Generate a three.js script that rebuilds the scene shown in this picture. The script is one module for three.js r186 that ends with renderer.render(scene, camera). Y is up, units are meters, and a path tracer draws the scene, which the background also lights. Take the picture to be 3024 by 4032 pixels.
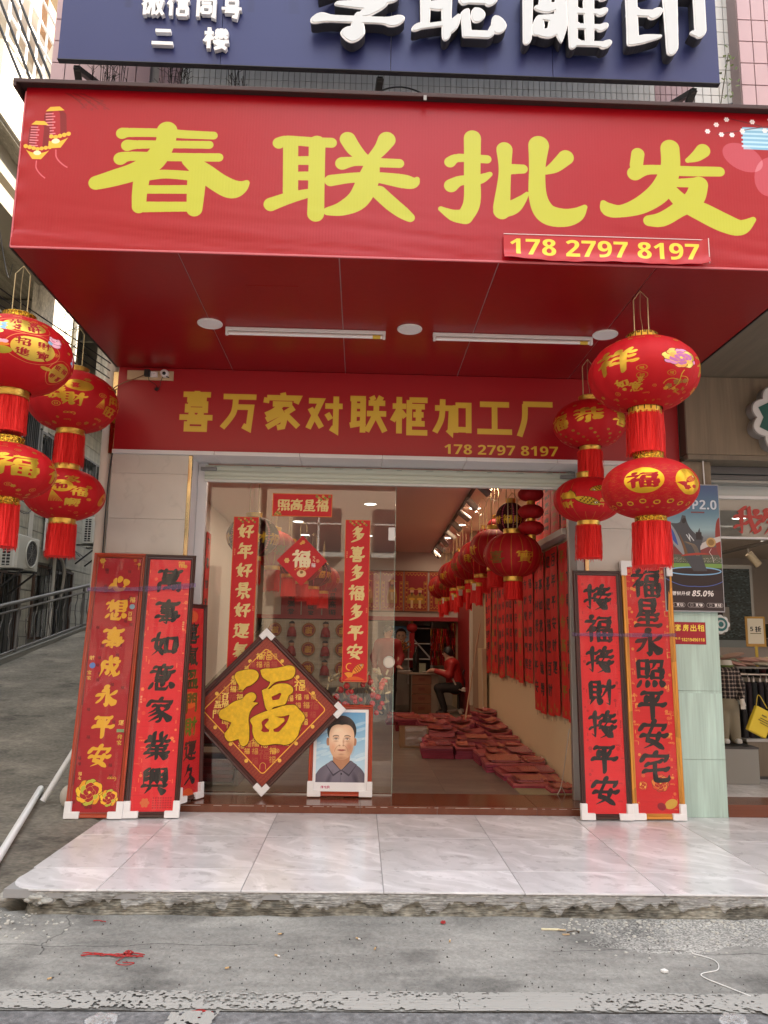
import * as THREE from 'three';
import { RoundedBoxGeometry } from 'three/addons/geometries/RoundedBoxGeometry.js';
import { mergeGeometries } from 'three/addons/utils/BufferGeometryUtils.js';
import { RectAreaLightUniformsLib } from 'three/addons/lights/RectAreaLightUniformsLib.js';
import { MarchingCubes } from 'three/addons/objects/MarchingCubes.js';

// ---------------------------------------------------------------- camera, sky, sun, exposure
const scene = new THREE.Scene();
const camera = new THREE.PerspectiveCamera(66.958, 0.75, 0.05, 600);
camera.rotation.order = 'YXZ';
camera.position.set(0, 1.3956, 6.616);
camera.rotation.set(0.1643, -0.0278, 0.0171);
const renderer = new THREE.WebGLRenderer({ antialias: true });
renderer.toneMapping = THREE.LinearToneMapping;
renderer.toneMappingExposure = 5.5;
renderer.shadowMap.enabled = true;
const SKY = 0.55;
{
  const w = 64, h = 32, d = new Float32Array(w * h * 4);
  for (let y = 0; y < h; y++) for (let x = 0; x < w; x++) {
    const el = ((y + .5) / h - .5) * Math.PI, s = Math.max(0, Math.sin(el));
    const L = SKY * (el < 0 ? .25 : .82 + .3 * s);
    d.set([L * .96, L, L * 1.06, 1], (y * w + x) * 4);
  }
  const t = new THREE.DataTexture(d, w, h, THREE.RGBAFormat, THREE.FloatType);
  t.mapping = THREE.EquirectangularReflectionMapping; t.magFilter = t.minFilter = THREE.LinearFilter; t.needsUpdate = true;
  scene.background = t; scene.environment = t;
}
const sun = new THREE.DirectionalLight(0xfff0dc, 4.2);
sun.position.set(26, 27, -17); sun.castShadow = true; sun.shadow.radius = 1;
Object.assign(sun.shadow.camera, { left: -30, right: 30, top: 30, bottom: -30, near: 1, far: 120 });
scene.add(sun, sun.target);
RectAreaLightUniformsLib.init();
// soft ceiling lamps inside the two shops: a glowing disc (built with its lamp further down) and this light just in front of it
function lampLight(x, y, z, L, s = .15, col = 0xffdcbc) {
  const l = new THREE.RectAreaLight(col, L, s, s); l.position.set(x, y, z); l.rotation.x = -Math.PI / 2; scene.add(l); return l;
}

// ---------------------------------------------------------------- helpers
let seed = 7;
const rnd = () => { seed = (seed + 0x6d2b79f5) | 0; let t = Math.imul(seed ^ (seed >>> 15), 1 | seed); t = (t + Math.imul(t ^ (t >>> 7), 61 | t)) ^ t; return ((t ^ (t >>> 14)) >>> 0) / 4294967296; };
const rr = (a, b) => a + (b - a) * rnd();
const lerp = (a, b, t) => a + (b - a) * t, clamp = (x, a = 0, b = 1) => Math.min(b, Math.max(a, x)), sst = (a, b, x) => { const t = clamp((x - a) / (b - a)); return t * t * (3 - 2 * t); };
const V = (x, y, z) => new THREE.Vector3(x, y, z);
const names = {};
function numbered(n) { const k = names[n] = (names[n] ?? -1) + 1; return k ? n + '_' + String(k).padStart(3, '0') : n; }
function tag(o, label, category, group, kind) {
  if (label) o.userData.label = label; if (category) o.userData.category = category; if (group) o.userData.group = group; if (kind) o.userData.kind = kind; return o;
}
function thing(name, label, category, [x, y, z] = [0, 0, 0], turn = 0, group) {
  const o = new THREE.Group(); o.name = numbered(name); o.position.set(x, y, z); o.rotation.y = turn; scene.add(o); return tag(o, label, category, group);
}
function mesh(name, geo, mat, parent = scene) {
  const g = Array.isArray(geo) ? merge(geo) : geo, m = new THREE.Mesh(g, mat);
  m.name = parent === scene ? numbered(name) : name; m.castShadow = m.receiveShadow = true; parent.add(m); return m;
}
function struct(name, geo, mat) { const m = mesh(name, geo, mat); m.userData.kind = 'structure'; return m; }
function merge(list) {
  return mergeGeometries(list.map((g) => { g = g.index ? g.toNonIndexed() : g; for (const k of Object.keys(g.attributes)) if (!['position', 'normal', 'uv'].includes(k)) g.deleteAttribute(k); return g; }));
}
const box = (w, h, d, x = 0, y = 0, z = 0) => new THREE.BoxGeometry(w, h, d).translate(x, y, z);
const span = (x0, x1, y0, y1, z0, z1) => box(x1 - x0, y1 - y0, z1 - z0, (x0 + x1) / 2, (y0 + y1) / 2, (z0 + z1) / 2);
const rbox = (w, h, d, r = .006, x = 0, y = 0, z = 0) => new RoundedBoxGeometry(w, h, d, 2, r).translate(x, y, z);
const rspan = (x0, x1, y0, y1, z0, z1, r = .006) => rbox(x1 - x0, y1 - y0, z1 - z0, r, (x0 + x1) / 2, (y0 + y1) / 2, (z0 + z1) / 2);
const cyl = (r0, r1, h, x = 0, y = 0, z = 0, n = 20) => new THREE.CylinderGeometry(r0, r1, h, n).translate(x, y, z);
function tube(pts, r, seg = 24, rad = 6) { return new THREE.TubeGeometry(new THREE.CatmullRomCurve3(pts.map((p) => Array.isArray(p) ? V(...p) : p)), seg, r, rad); }
function rod(a, b, r, n = 8) {
  const A = V(...a), d = V(...b).sub(A), g = new THREE.CylinderGeometry(r, r, d.length(), n);
  g.applyQuaternion(new THREE.Quaternion().setFromUnitVectors(V(0, 1, 0), d.clone().normalize())); const c = A.addScaledVector(d, .5); return g.translate(c.x, c.y, c.z);
}
function bar(a, b, w, t) {
  const A = V(...a), d = V(...b).sub(A), g = new THREE.BoxGeometry(w, d.length(), t);
  g.applyQuaternion(new THREE.Quaternion().setFromUnitVectors(V(0, 1, 0), d.clone().normalize())); const c = A.addScaledVector(d, .5); return g.translate(c.x, c.y, c.z);
}
// uv in metres from the position and the way each face points
function metric(g, s = 1, ou = 0, ov = 0) {
  g = g.index ? g.toNonIndexed() : g; const p = g.attributes.position, n = g.attributes.normal, uv = new Float32Array(p.count * 2);
  for (let i = 0; i < p.count; i++) {
    const a = Math.abs(n.getX(i)), b = Math.abs(n.getY(i)), c = Math.abs(n.getZ(i));
    const [u, v] = b > a && b > c ? [p.getX(i), -p.getZ(i)] : a > c ? [p.getZ(i), p.getY(i)] : [p.getX(i), p.getY(i)];
    uv[i * 2] = u / s + ou; uv[i * 2 + 1] = v / s + ov;
  }
  g.setAttribute('uv', new THREE.BufferAttribute(uv, 2)); return g;
}
function std(o) { const m = new THREE.MeshStandardMaterial(o); return m; }
function phy(o) { return new THREE.MeshPhysicalMaterial(o); }
const lin = (r, g, b) => new THREE.Color().setRGB(r, g, b);
const flat = (r, g, b, rough = .6, o = {}) => std({ color: lin(r, g, b), roughness: rough, ...o });

// ---------------------------------------------------------------- noise and computed textures
const hash = (x, y, s) => { let h = Math.imul(x, 374761393) + Math.imul(y, 668265263) + Math.imul(s, 2147483647 - 19) | 0; h = Math.imul(h ^ (h >>> 13), 1274126177); return ((h ^ (h >>> 16)) >>> 0) / 4294967296; };
function vn(x, y, p, s) {
  const xi = Math.floor(x), yi = Math.floor(y), fx = x - xi, fy = y - yi, u = fx * fx * (3 - 2 * fx), v = fy * fy * (3 - 2 * fy), m = (a) => p ? ((a % p) + p) % p : a;
  return lerp(lerp(hash(m(xi), m(yi), s), hash(m(xi + 1), m(yi), s), u), lerp(hash(m(xi), m(yi + 1), s), hash(m(xi + 1), m(yi + 1), s), u), v);
}
function fbm(x, y, oct = 4, p = 0, s = 1) { let a = .5, t = 0, n = 0; for (let i = 0; i < oct; i++) { t += a * vn(x, y, p, s + i); n += a; a *= .5; x *= 2; y *= 2; p *= 2; } return t / n; }
function dtex(w, h, f, srgb = false, wrap = true) {
  const d = new Uint8Array(w * h * 4);
  for (let y = 0; y < h; y++) for (let x = 0; x < w; x++) { let c = f(x / w, y / h); if (typeof c === 'number') c = [c, c, c]; const o = (y * w + x) * 4; for (let k = 0; k < 4; k++) d[o + k] = k < 3 || c.length > 3 ? clamp(c[k]) * 255 : 255; }
  const t = new THREE.DataTexture(d, w, h); t.magFilter = THREE.LinearFilter; t.minFilter = THREE.LinearMipmapLinearFilter; t.generateMipmaps = true;
  if (wrap) t.wrapS = t.wrapT = THREE.RepeatWrapping; if (srgb) t.colorSpace = THREE.SRGBColorSpace; t.needsUpdate = true; return t;
}
function ctex(w, h, draw, srgb = true) {
  const c = document.createElement('canvas'); c.width = w; c.height = h; draw(c.getContext('2d'), w, h);
  const t = new THREE.CanvasTexture(c); if (srgb) t.colorSpace = THREE.SRGBColorSpace; t.anisotropy = 8; return t;
}
const print = (w, h, draw, o = {}) => std({ map: ctex(w, h, draw), roughness: .55, ...o });

// ---------------------------------------------------------------- lettering: each character is a few brush strokes on a 100 x 100 square (pairs of two-digit x, y)
const GLYPH = {
  心: '1855 1272/3035 3268 4582 7080 7462/4822 5542/7235 8855',
  想: '0818 4518/2805 2855/2820 0848/3025 4540/5208 5252/5208 8808 8852/5223 8823/5238 8838/5252 8852/1868 1080/3265 3488 6890 7278/4762 5575/7865 9280',
  事: '1015 9015/3026 7026 7042 3042 3026/2852 7852 7878/1065 9265/2878 7878/5003 5092 3886',
  成: '2028 8828/2028 2060 0892/2050 4550 4378 3272/5005 5545 7585 9080 9268/8042 6868 4890/6510 7820',
  永: '4205 5215/3525 5425 5488 4282/1045 3842 2565 0878/8832 5848/5545 7068 9285',
  平: '1815 8215/2825 3542/7223 6242/0852 9252/5015 5098',
  安: '5002 5212/1218 0830/1218 8818 8230/4525 3250 2865 5072 8092/6542 5868 1590/0850 9250',
  萬: '0812 9212/3203 3220/6803 6820/2525 7525 7548/2525 2548 7548/2536 7536/5025 5078/1258 1290/1258 8858 8888 7884/3278 6872/6562 7280',
  如: '2508 1855 3570 4588/4030 3262 0590/0532 4532/5525 5578/5525 9025 9078/5575 9075',
  意: '5002 5210/1812 8212/3515 4022/6514 6022/0828 9228/2835 7235 7260/2835 2860 7260/2847 7247/1570 0888/3070 3292 6692 7280/4865 5578/7868 9285',
  家: '5002 5210/1015 0828/1015 9015 8428/2530 7530/5030 2848 0858/4040 5565 5285 3888/4552 1070/5065 1288/8038 5852/5552 9285',
  業: '3805 3832/6205 6232/1815 2830/8213 7230/0835 9235/3040 3848/7040 6248/1552 8552/2064 8064/0876 9276/5052 5098/4278 1296/5878 8896',
  興: '3010 1518 1265/1228 2828/1245 2845/3812 3860/3812 6212 6262/4524 5524/4434 4448 5648 5634 4434/7010 8810 8865/7228 8828/7245 8845/0868 9268/3575 1895/6575 8895',
  喜: '5003 5025/1512 8512/2525 7525/2835 2850 7250 7235 2835/3655 4265/6455 5865/0868 9268/2878 2896 7296 7278 2878',
  氣: '3003 1235/2515 8515/2027 7527/1540 7040 7278 8592 9280/4048 4092/1068 6568/2552 3262/5850 4862/3872 1288/4272 6285',
  盈: '2010 7510 6838 6045/3510 3025 0848/4825 3540/3020 5535/1855 8255 8288/1855 1888/3855 3888/6255 6288/0590 9590',
  門: '1210 1296/1210 4010 4045/1227 4027/1245 4045/6010 8810 8892 7888/6010 6045/6027 8827/6045 8845',
  財: '1215 1268/1215 4215 4268/1232 4232/1250 4250/1268 4268/2270 0892/3570 4888/5030 9530/7808 7892 6686/7532 4870',
  運: '1212 2220/0835 2435 1860 2472/0588 2576 5588 9590/3512 9212 9020/4222 8422/4530 8230 8255/4530 4555 8255/4542 8242/3566 9266/6315 6380',
  久: '4205 3035 1055/3525 6525 5560 1092/5045 6870 9292',
  接: '0525 4025/2205 2290 1080/0562 4048/6503 6812/4518 9218/5522 6032/8020 7232/4038 9538/6542 5062 8592/8052 7575 4094/4058 9458',
  福: '2003 2812/0524 3824 2245 0562/2240 2295/2845 3855/4812 9212/5224 5245/5224 8824 8845/5245 8845/4855 4892/4855 9255 9292/4892 9292/7055 7092/4873 9273',
  星: '2808 2845/2808 7208 7245/2845 7245/2826 7226/2848 1068/2057 8557/5045 5090/2073 8073/0892 9292',
  照: '1010 1062/1010 4010 4062/1062 4062/1036 4036/5012 9012 8535 7532/6812 6030 5038/5542 5565/5542 8842 8865/5565 8865/1575 0892/3575 4092/5875 6590/8075 9290',
  宅: '5002 5210/1015 0828/1015 9015 8428/7030 2042/4838 4880 5890 9088 9275/1062 9055',
  好: '2805 1855 4085/4030 3262 0590/0532 4832/5515 9015 7038/7238 7290 5882/5252 9552',
  年: '2802 1038/2518 8518/2838 8038/2838 2862/0862 9562/5518 5598',
  景: '2805 2832/2805 7205 7232/2832 7232/2818 7218/5032 5040/0542 9542/2850 2868/2850 7250 7268/2868 7268/5068 5096 4292/3075 1092/7075 8892',
  多: '4802 1530/3512 7512 6032 2045/4022 5232/5538 2268/4248 8548 6575 1098/4858 6070',
  高: '5002 5212/0815 9215/3022 3038/3022 7022 7038/3038 7038/1248 1296/1248 8848 8892 7888/3260 3282/3260 6860 6882/3282 6882',
  百: '0812 9212/4812 3832/2232 2295/2232 7832 7895/2295 7895/2262 7862',
  联: '0512 4512/1512 1575/3812 3895/1530 3830/1550 3850/0578 4570/6005 6515/8505 7818/5222 9522/4848 9848/7222 7048 4892/7250 9592',
  万: '0815 9215/4015 3555 0892/3840 8040 7592 6085',
  对: '0820 4020 0888/1238 4285/5032 9532/7808 7892 6585/5550 6565',
  框: '0528 4028/2205 2295/2235 0565/2540 3855/4812 9512/4812 4892 9592/5528 8828/5848 8548/5570 8870/7228 7270',
  加: '0530 4830 4588 3882/2508 2255 0590/5822 5890/5822 9222 9290/5882 9282',
  工: '1218 8818/5018 5085/0585 9585',
  厂: '1515 9215/2015 1855 0595',
  微: '2203 0525/2525 0548/1538 1595/3212 3228 5828 5812/4505 4528/3240 5840/3852 3270 3090/3852 5252 5285 6080/7505 6535/7222 9522/8822 7865 6292/6838 7865 9592',
  信: '2503 0540/1830 1895/6003 6512/4018 9518/4832 8832/4845 8845/4858 4890/4858 8858 8890/4890 8890',
  同: '1510 1595/1510 8510 8592 7588/3028 7028/3245 3275/3245 6845 6875/3275 6875',
  号: '2808 2838/2808 7208 7238/2838 7238/0850 9250/3550 3065 7565 7092 5588',
  二: '2025 8025/0882 9282',
  楼: '0528 3828/2205 2295/2235 0565/2540 3855/6808 6852/5012 5822/8812 7822/4528 9528/6830 4550/6830 9250/4065 9865/6255 5272 9095/8065 7285 4596',
  李: '0818 9218/5003 5048/4822 0848/5222 9248/2855 7555 5070/5068 5096 3890/0575 9575',
  聪: '0508 4508/1508 1580/3808 3895/1530 3830/1552 3852/0582 4574/5805 6515/9005 8015/5822 5845/5822 8822 8845/5845 8845/5065 4285/5860 6088 8588 8875/6856 7468/9065 9782',
  雕: '1012 0892/1012 4512 4590/1828 3828/2820 2845/1845 3845/2058 2078/2058 3858 3878/2078 3878/6205 4840/5828 5895/7805 8215/5828 9528/7628 7690/5848 9248/5868 9268/5890 9590',
  印: '4008 1518 1582 4575/1545 4245/5815 5895/5815 9015 9070 8068',
  和: '4205 1015/0530 4830/2512 2595/2532 0565/2842 4258/5825 5885/5825 9025 9085/5880 9080',
  顺: '1210 0892/2515 2580/4005 4095/5210 9510/7212 6225/5525 5572/5525 9225 9272/7235 6875 5092/7875 9292',
  祥: '2003 2812/0524 3824 2245 0562/2240 2295/2845 3855/5505 6218/8803 8018/4822 9522/5040 9240/4460 9860/7222 7098',
  恭: '0518 9518/3203 3242/6803 6842/0542 9542/3542 0570/6542 9570/5055 5092 4286/3062 2080/6860 7875/8060 9272',
  發: '1210 3810 2032 0545/0818 2030/5810 6225 9845/9005 7818/9520 8030/1548 4048 4062/1562 1578 4278 4092 3088/5245 5258 4565/5245 8245 8558 9555/5070 8570 5095/5572 9295',
  招: '0525 4025/2205 2290 1080/0562 4048/5012 9212 8842 7540/6812 6032 4548/5255 5292/5255 9055 9092/5292 9092',
  進: '1212 2220/0835 2435 1860 2472/0588 2576 5588 9590/5005 3538/4528 4572/6808 7218/4525 9025/6825 6872/4540 8840/4555 8855/4572 9272',
  寶: '5002 5208/1012 0822/1012 9012 8822/1525 4525/1535 4535/1248 4545/3025 3048/5525 9025/5522 5548 9048 9025/7022 7048/2852 2882/2852 7252 7282/2882 7282/2862 7262/2872 7272/3584 1098/6584 8898',
  旺: '1215 1280/1215 3815 3880/1280 3880/1246 3846/4815 9515/7215 7285/5048 9248/4585 9885',
  两: '0812 9212/1230 1295/1230 8830 8892 8088/3512 3545 2072/3250 4068/6212 6245 5272/6050 7268',
  套: '0815 9215/5002 4018 0542/5015 9242/3535 3588/3535 7035/3548 7048/3560 7060/0572 9572/4575 2592 7588/6880 8095',
  房: '4802 5210/2515 8515 8530/2530 8530/2515 2260 0895/5535 5842/2848 9248/5050 4872 2595/5065 8065 7592 6288',
  出: '5003 5088/2012 2042 8042 8012/1252 1290 8890 8852',
  租: '4205 1015/0530 4830/2512 2595/2532 0565/2842 4258/5815 5890/5815 8815 8890/5840 8840/5864 8864/4592 9892',
  电: '1822 1870/1822 8022 8070/1870 8070/1845 8045/4805 4885 5892 9092 9275',
  话: '1005 2218/0535 2035 2085 3070/8805 4518/4035 9835/6815 6858/5058 5092/5058 9058 9092/5092 9092',
  强: '0812 4012 4035 1035 1055 4055 3888 2885/5510 9010 9028 5528 5510/4838 9538 9560/4838 4860 9560/7228 7288/4590 9585/8575 9595',
  韧: '0518 4218/0535 4535/0552 4552 4570/2505 2598/5518 9218 8888 7882/7018 6560 4592/5545 6055',
  升: '4505 1220/0548 9548/3515 3055 1295/6803 6898',
  级: '2505 0838 3035/3225 0862 3558/0588 3878/4515 5015 4892/4512 8512 7535 9035 7565 4595/5045 9295',
  更: '0812 9212/2525 2560/2525 7525 7560/2560 7560/2542 7542/5012 4565 1095/3565 9295',
  软: '0518 4518/2205 0845 4045/0568 4562/2838 2898/6205 5035/5525 9225 8838/7035 6862 4595/7052 9595',
  弹: '0812 3812 3832 1032 1052 4052 3888 2885/5805 6515/8805 8215/5525 5558 9258 9225 5525/5540 9240/4872 9872/7225 7298',
  轻: '0518 4518/2205 0845 4045/0568 4562/2838 2898/5212 8812 5048/6530 9548/5558 9258/7258 7288/4888 9888',
  折: '0525 4025/2205 2290 1080/0562 4048/8808 5518/5518 5560 4595/5542 9842/7842 7898',
  我: '4205 1518/0535 9535/2812 2892 1885/0570 4855/5505 6050 7588 9080 9268/9050 5590/7212 8522',
  爱: '8803 1512/1520 2530/4518 5028/8515 7530/1035 1048/1035 9035 8848/2550 8050/4542 3070 1095/3865 7065 3095/4570 9098',
  步: '5003 5042/5020 8020/2518 2542/0542 9542/5048 5072/2852 1272/8550 6080 1598',
  方: '4802 5412/0822 9222/4022 3560 0895/3845 7845 7092 5585',
  庭: '5002 5210/1515 9215/2015 1855 0595/3030 4530 3252 4552 3078 2592/3068 4588 9590/8822 5530/5248 9548/7028 7070/5272 9272',
  滿: '1208 2218/0535 1845/0892 2560/3018 9518/4505 4530/7805 7830/4530 7830/3542 3595/3542 9242 9292 8588/6218 6280/4855 4275/4860 5272/7555 7075/7560 8272',
  堂: '5002 5015/2505 3215/7503 6815/1222 1032/1222 8822 8632/3035 3050/3035 7035 7050/3050 7050/2065 8065/5052 5090/0892 9292',
  新: '2503 3010/0815 4815/1822 2232/3820 3232/0535 5035/0855 4855/2835 2890 2085/2058 0882/3560 4575/8808 6015/6015 6055 5095/6042 9842/8042 8098',
  迎: '1212 2220/0835 2435 1860 2472/0588 2576 5588 9590/5510 3818 3865 5252/6018 8818 8555 7852/6418 6480',
  八: '3815 3050 0590/5510 6550 9590',
  伟: '2503 0540/1830 1895/4018 9018/4038 9038/4058 9058 8580/6505 6598',
  大: '0832 9232/5005 4550 0895/5040 7070 9595',
  的: '2203 1518/0818 0885/0818 4018 4085/0850 4050/0885 4085/6203 4835/5520 9220 8888 7582/6242 7260',
};
const strokesOf = {};
function strokes(ch) { return strokesOf[ch] ??= (GLYPH[ch] ?? '').split('/').map((s) => s.split(' ').map((p) => [+p.slice(0, 2), +p.slice(2)])); }
// runs a smooth curve through the points of a stroke, keeping its corners
function flow(p) {
  const out = [], corner = (i) => { if (i <= 0 || i >= p.length - 1) return true; const a = Math.atan2(p[i][1] - p[i - 1][1], p[i][0] - p[i - 1][0]), b = Math.atan2(p[i + 1][1] - p[i][1], p[i + 1][0] - p[i][0]); let d = Math.abs(a - b); if (d > Math.PI) d = 2 * Math.PI - d; return d > 1; };
  for (let i = 0; i < p.length - 1; i++) {
    const a = corner(i) ? p[i] : p[i - 1], b = p[i], c = p[i + 1], d = corner(i + 1) ? p[i + 1] : p[i + 2], n = Math.max(4, Math.ceil(Math.hypot(c[0] - b[0], c[1] - b[1]) / 1.3));
    for (let k = 0; k < n + (i === p.length - 2 ? 1 : 0); k++) {
      const t = k / n, f = (j) => .5 * (2 * b[j] + (c[j] - a[j]) * t + (2 * a[j] - 5 * b[j] + 4 * c[j] - d[j]) * t * t + (3 * b[j] - a[j] - 3 * c[j] + d[j]) * t * t * t);
      out.push(b.map((_, j) => f(j)));
    }
  }
  return out;
}
function brush(c, ch, x, y, s, b = 6, sx = 1) {                       // a character in brush writing
  const S = strokes(ch); b *= clamp(1.2 - S.length * .024, .62, 1.12) * .95;
  for (const st of S) {
    const q = flow(st), a = st[0], e = st[st.length - 1], dx = e[0] - a[0], dy = e[1] - a[1], len = Math.hypot(dx, dy);
    q.forEach((p, i) => {
      const t = i / (q.length - 1); let w = .95;
      if (st.length > 3) w = t > .85 ? lerp(1, .35, (t - .85) / .15) : 1;
      else if (len < 26) w = lerp(.45, 1.45, Math.sin(t * 2.2)) * (t > .8 ? 1 - (t - .8) * 1.5 : 1);
      else if (Math.abs(dx) > 2.2 * Math.abs(dy)) w = .74 + .42 * Math.exp(-((t - .06) ** 2) * 90) + .52 * Math.exp(-((t - .93) ** 2) * 110) - (t < .03 ? .25 : 0);
      else if (dy > 0 && dx < -8) w = t < .12 ? lerp(.8, 1.4, t / .12) : lerp(1.4, .14, (t - .12) / .88);
      else if (dy > 0 && dx > 12) w = t < .78 ? lerp(.45, 1.65, t / .78) : lerp(1.65, .12, (t - .78) / .22);
      else w = (t < .1 ? lerp(.7, 1.3, t / .1) : lerp(1.3, .95, (t - .1) / .9)) - (t > .93 ? (t - .93) * 5 : 0);
      c.beginPath(); c.ellipse(x + p[0] * s * sx / 100, y + p[1] * s / 100, b * w * s / 100 * 1.34, b * w * s / 100 * .66, -.75, 0, 7); c.fill();
    });
  }
}
function gothic(c, ch, x, y, s, b = 5.5, sx = 1, sk = 0) {            // a character in plain heavy signwriting
  c.lineWidth = b * 2 * s / 100; c.lineCap = 'butt'; c.lineJoin = 'miter'; c.strokeStyle = c.fillStyle;
  for (const st of strokes(ch)) { c.beginPath(); (st.length > 2 ? flow(st) : st).forEach(([px, py], i) => { const X = x + (px * sx - sk * (py - 50)) * s / 100, Y = y + py * s / 100; i ? c.lineTo(X, Y) : c.moveTo(X, Y); }); c.stroke(); }
}
function column(c, str, x, y, step, s, b, sx, dx = 0) { [...str].forEach((ch, i) => brush(c, ch, x - s * (sx ?? 1) / 2 + dx * i, y + step * i, s, b, sx)); }
// strokes that carry their own half-width: "x,y,w x,y,w/..."
function fatStrokes(c, str, k, ox = 0, oy = 0, grow = 0) {
  for (const st of str.split('/')) for (const [x, y, w] of flow(st.split(' ').map((p) => p.split(',').map(Number)))) { c.beginPath(); c.arc((x + ox) * k, (y + oy) * k, Math.max(.1, (w + grow) * k), 0, 7); c.fill(); }
}
// outline of what has been drawn on a canvas, as shapes for extruding (units: metres, y up)
function traced(n, draw, scale) {
  const cv = document.createElement('canvas'); cv.width = cv.height = n; const c = cv.getContext('2d'); c.fillStyle = '#fff'; draw(c, n);
  const d = c.getImageData(0, 0, n, n).data, A = (x, y) => x < 0 || y < 0 || x >= n || y >= n ? 0 : d[(y * n + x) * 4 + 3] / 255, next = new Map();
  const ip = (x0, y0, x1, y1) => { const a = A(x0, y0), b = A(x1, y1), t = (0.5 - a) / (b - a || 1); return [lerp(x0, x1, t), lerp(y0, y1, t)]; };
  const key = (x, y, e) => e + (y * (n + 4) + x) * 2;
  for (let y = -1; y < n; y++) for (let x = -1; x < n; x++) {
    const tl = A(x, y) > .5, tr = A(x + 1, y) > .5, br = A(x + 1, y + 1) > .5, bl = A(x, y + 1) > .5, code = tl * 8 + tr * 4 + br * 2 + bl;
    if (!code || code === 15) continue;
    const E = { t: [key(x + 1, y + 1, 0), ip(x, y, x + 1, y)], b: [key(x + 1, y + 2, 0), ip(x, y + 1, x + 1, y + 1)], l: [key(x + 1, y + 1, 1), ip(x, y, x, y + 1)], r: [key(x + 2, y + 1, 1), ip(x + 1, y, x + 1, y + 1)] };
    for (const [f, t] of { 1: ['lb'], 2: ['br'], 3: ['lr'], 4: ['rt'], 5: ['lt', 'rb'], 6: ['bt'], 7: ['lt'], 8: ['tl'], 9: ['tb'], 10: ['tr', 'bl'], 11: ['tr'], 12: ['rl'], 13: ['rb'], 14: ['bl'] }[code].map((s) => [s[0], s[1]])) next.set(E[f][0], [E[t][0], E[f][1]]);
  }
  const loops = [];
  while (next.size) { const [k0] = next.keys(); let k = k0; const L = []; while (next.has(k)) { const [to, p] = next.get(k); next.delete(k); L.push(p); k = to; } if (L.length > 8) loops.push(L); }
  const thin = (L) => {                                               // drop points that lie on a straight run
    const keep = (a, b) => { let m = 0, mi = -1; const [x0, y0] = L[a], [x1, y1] = L[b], l = Math.hypot(x1 - x0, y1 - y0) || 1; for (let i = a + 1; i < b; i++) { const e = Math.abs((L[i][0] - x0) * (y1 - y0) - (L[i][1] - y0) * (x1 - x0)) / l; if (e > m) { m = e; mi = i; } } return m > .22 ? [...keep(a, mi), ...keep(mi, b).slice(1)] : [L[a], L[b]]; };
    const h = L.length >> 1; return [...keep(0, h), ...keep(h, L.length - 1).slice(1)];
  };
  const P = loops.map((L) => thin(L).map(([x, y]) => new THREE.Vector2(x * scale, -y * scale))).filter((L) => L.length > 4).map((p) => ({ p, a: THREE.ShapeUtils.area(p) }));
  const big = Math.max(...P.map((q) => Math.abs(q.a))), sgn = Math.sign(P.find((q) => Math.abs(q.a) === big).a);
  const inside = (pt, poly) => { let r = false; for (let i = 0, j = poly.length - 1; i < poly.length; j = i++) if ((poly[i].y > pt.y) !== (poly[j].y > pt.y) && pt.x < (poly[j].x - poly[i].x) * (pt.y - poly[i].y) / (poly[j].y - poly[i].y) + poly[i].x) r = !r; return r; };
  const outs = P.filter((q) => Math.sign(q.a) === sgn).map((q) => ({ ...q, s: new THREE.Shape(q.p) }));
  for (const h of P.filter((q) => Math.sign(q.a) !== sgn)) { const o = outs.filter((q) => inside(h.p[0], q.p)).sort((a, b) => Math.abs(a.a) - Math.abs(b.a))[0]; if (o) o.s.holes.push(new THREE.Path(h.p)); }
  return outs.map((q) => q.s);
}
// ---- small printed motifs
function peony(c, x, y, r, cols = ['#f2c230', '#e8a020', '#b9b83a', '#f0b428'], heart = '#a5141f') {
  const ring = (n, R, pr, col, edge, off) => { for (let i = 0; i < n; i++) { const a = i / n * 6.283 + off; for (const [g, f] of [[1.14, edge], [1, col(i)]]) { c.fillStyle = f; for (let j = -1; j < 2; j++) { const b = a + j * .3, q = R + (j ? 0 : pr * .22); c.beginPath(); c.arc(x + Math.cos(b) * q, y + Math.sin(b) * q * .92, pr * .62 * g, 0, 7); c.fill(); } } } };
  ring(8, r * .66, r * .42, (i) => cols[i % cols.length], '#6a2a0c', .2); ring(6, r * .42, r * .36, (i) => i % 3 ? heart : cols[2], '#e8c24a', .6); ring(4, r * .2, r * .28, () => heart, '#d89a3a', .1);
  c.fillStyle = '#e9c94a'; c.beginPath(); c.arc(x, y, r * .1, 0, 7); c.fill();
}
function floret(c, x, y, r) { for (let i = 0; i < 6; i++) { const a = i * 1.047; c.beginPath(); c.arc(x + Math.cos(a) * r * .62, y + Math.sin(a) * r * .62, r * .34, 0, 7); c.fill(); } c.beginPath(); c.arc(x, y, r * .3, 0, 7); c.fill(); }
function swirl(c, x, y, r) { c.lineWidth = Math.max(1, r * .18); for (let k = 0; k < 3; k++) { c.beginPath(); c.arc(x + (k - 1) * r * .8, y, r * .5, 3.14, 6.28 + (k === 2 ? 1.5 : 0)); c.stroke(); } c.beginPath(); c.moveTo(x - r * 1.3, y); c.lineTo(x + r * 1.3, y); c.stroke(); }
function coin(c, x, y, r) { c.lineWidth = Math.max(1, r * .22); c.beginPath(); c.arc(x, y, r, 0, 7); c.stroke(); c.strokeRect(x - r * .35, y - r * .35, r * .7, r * .7); }
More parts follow.
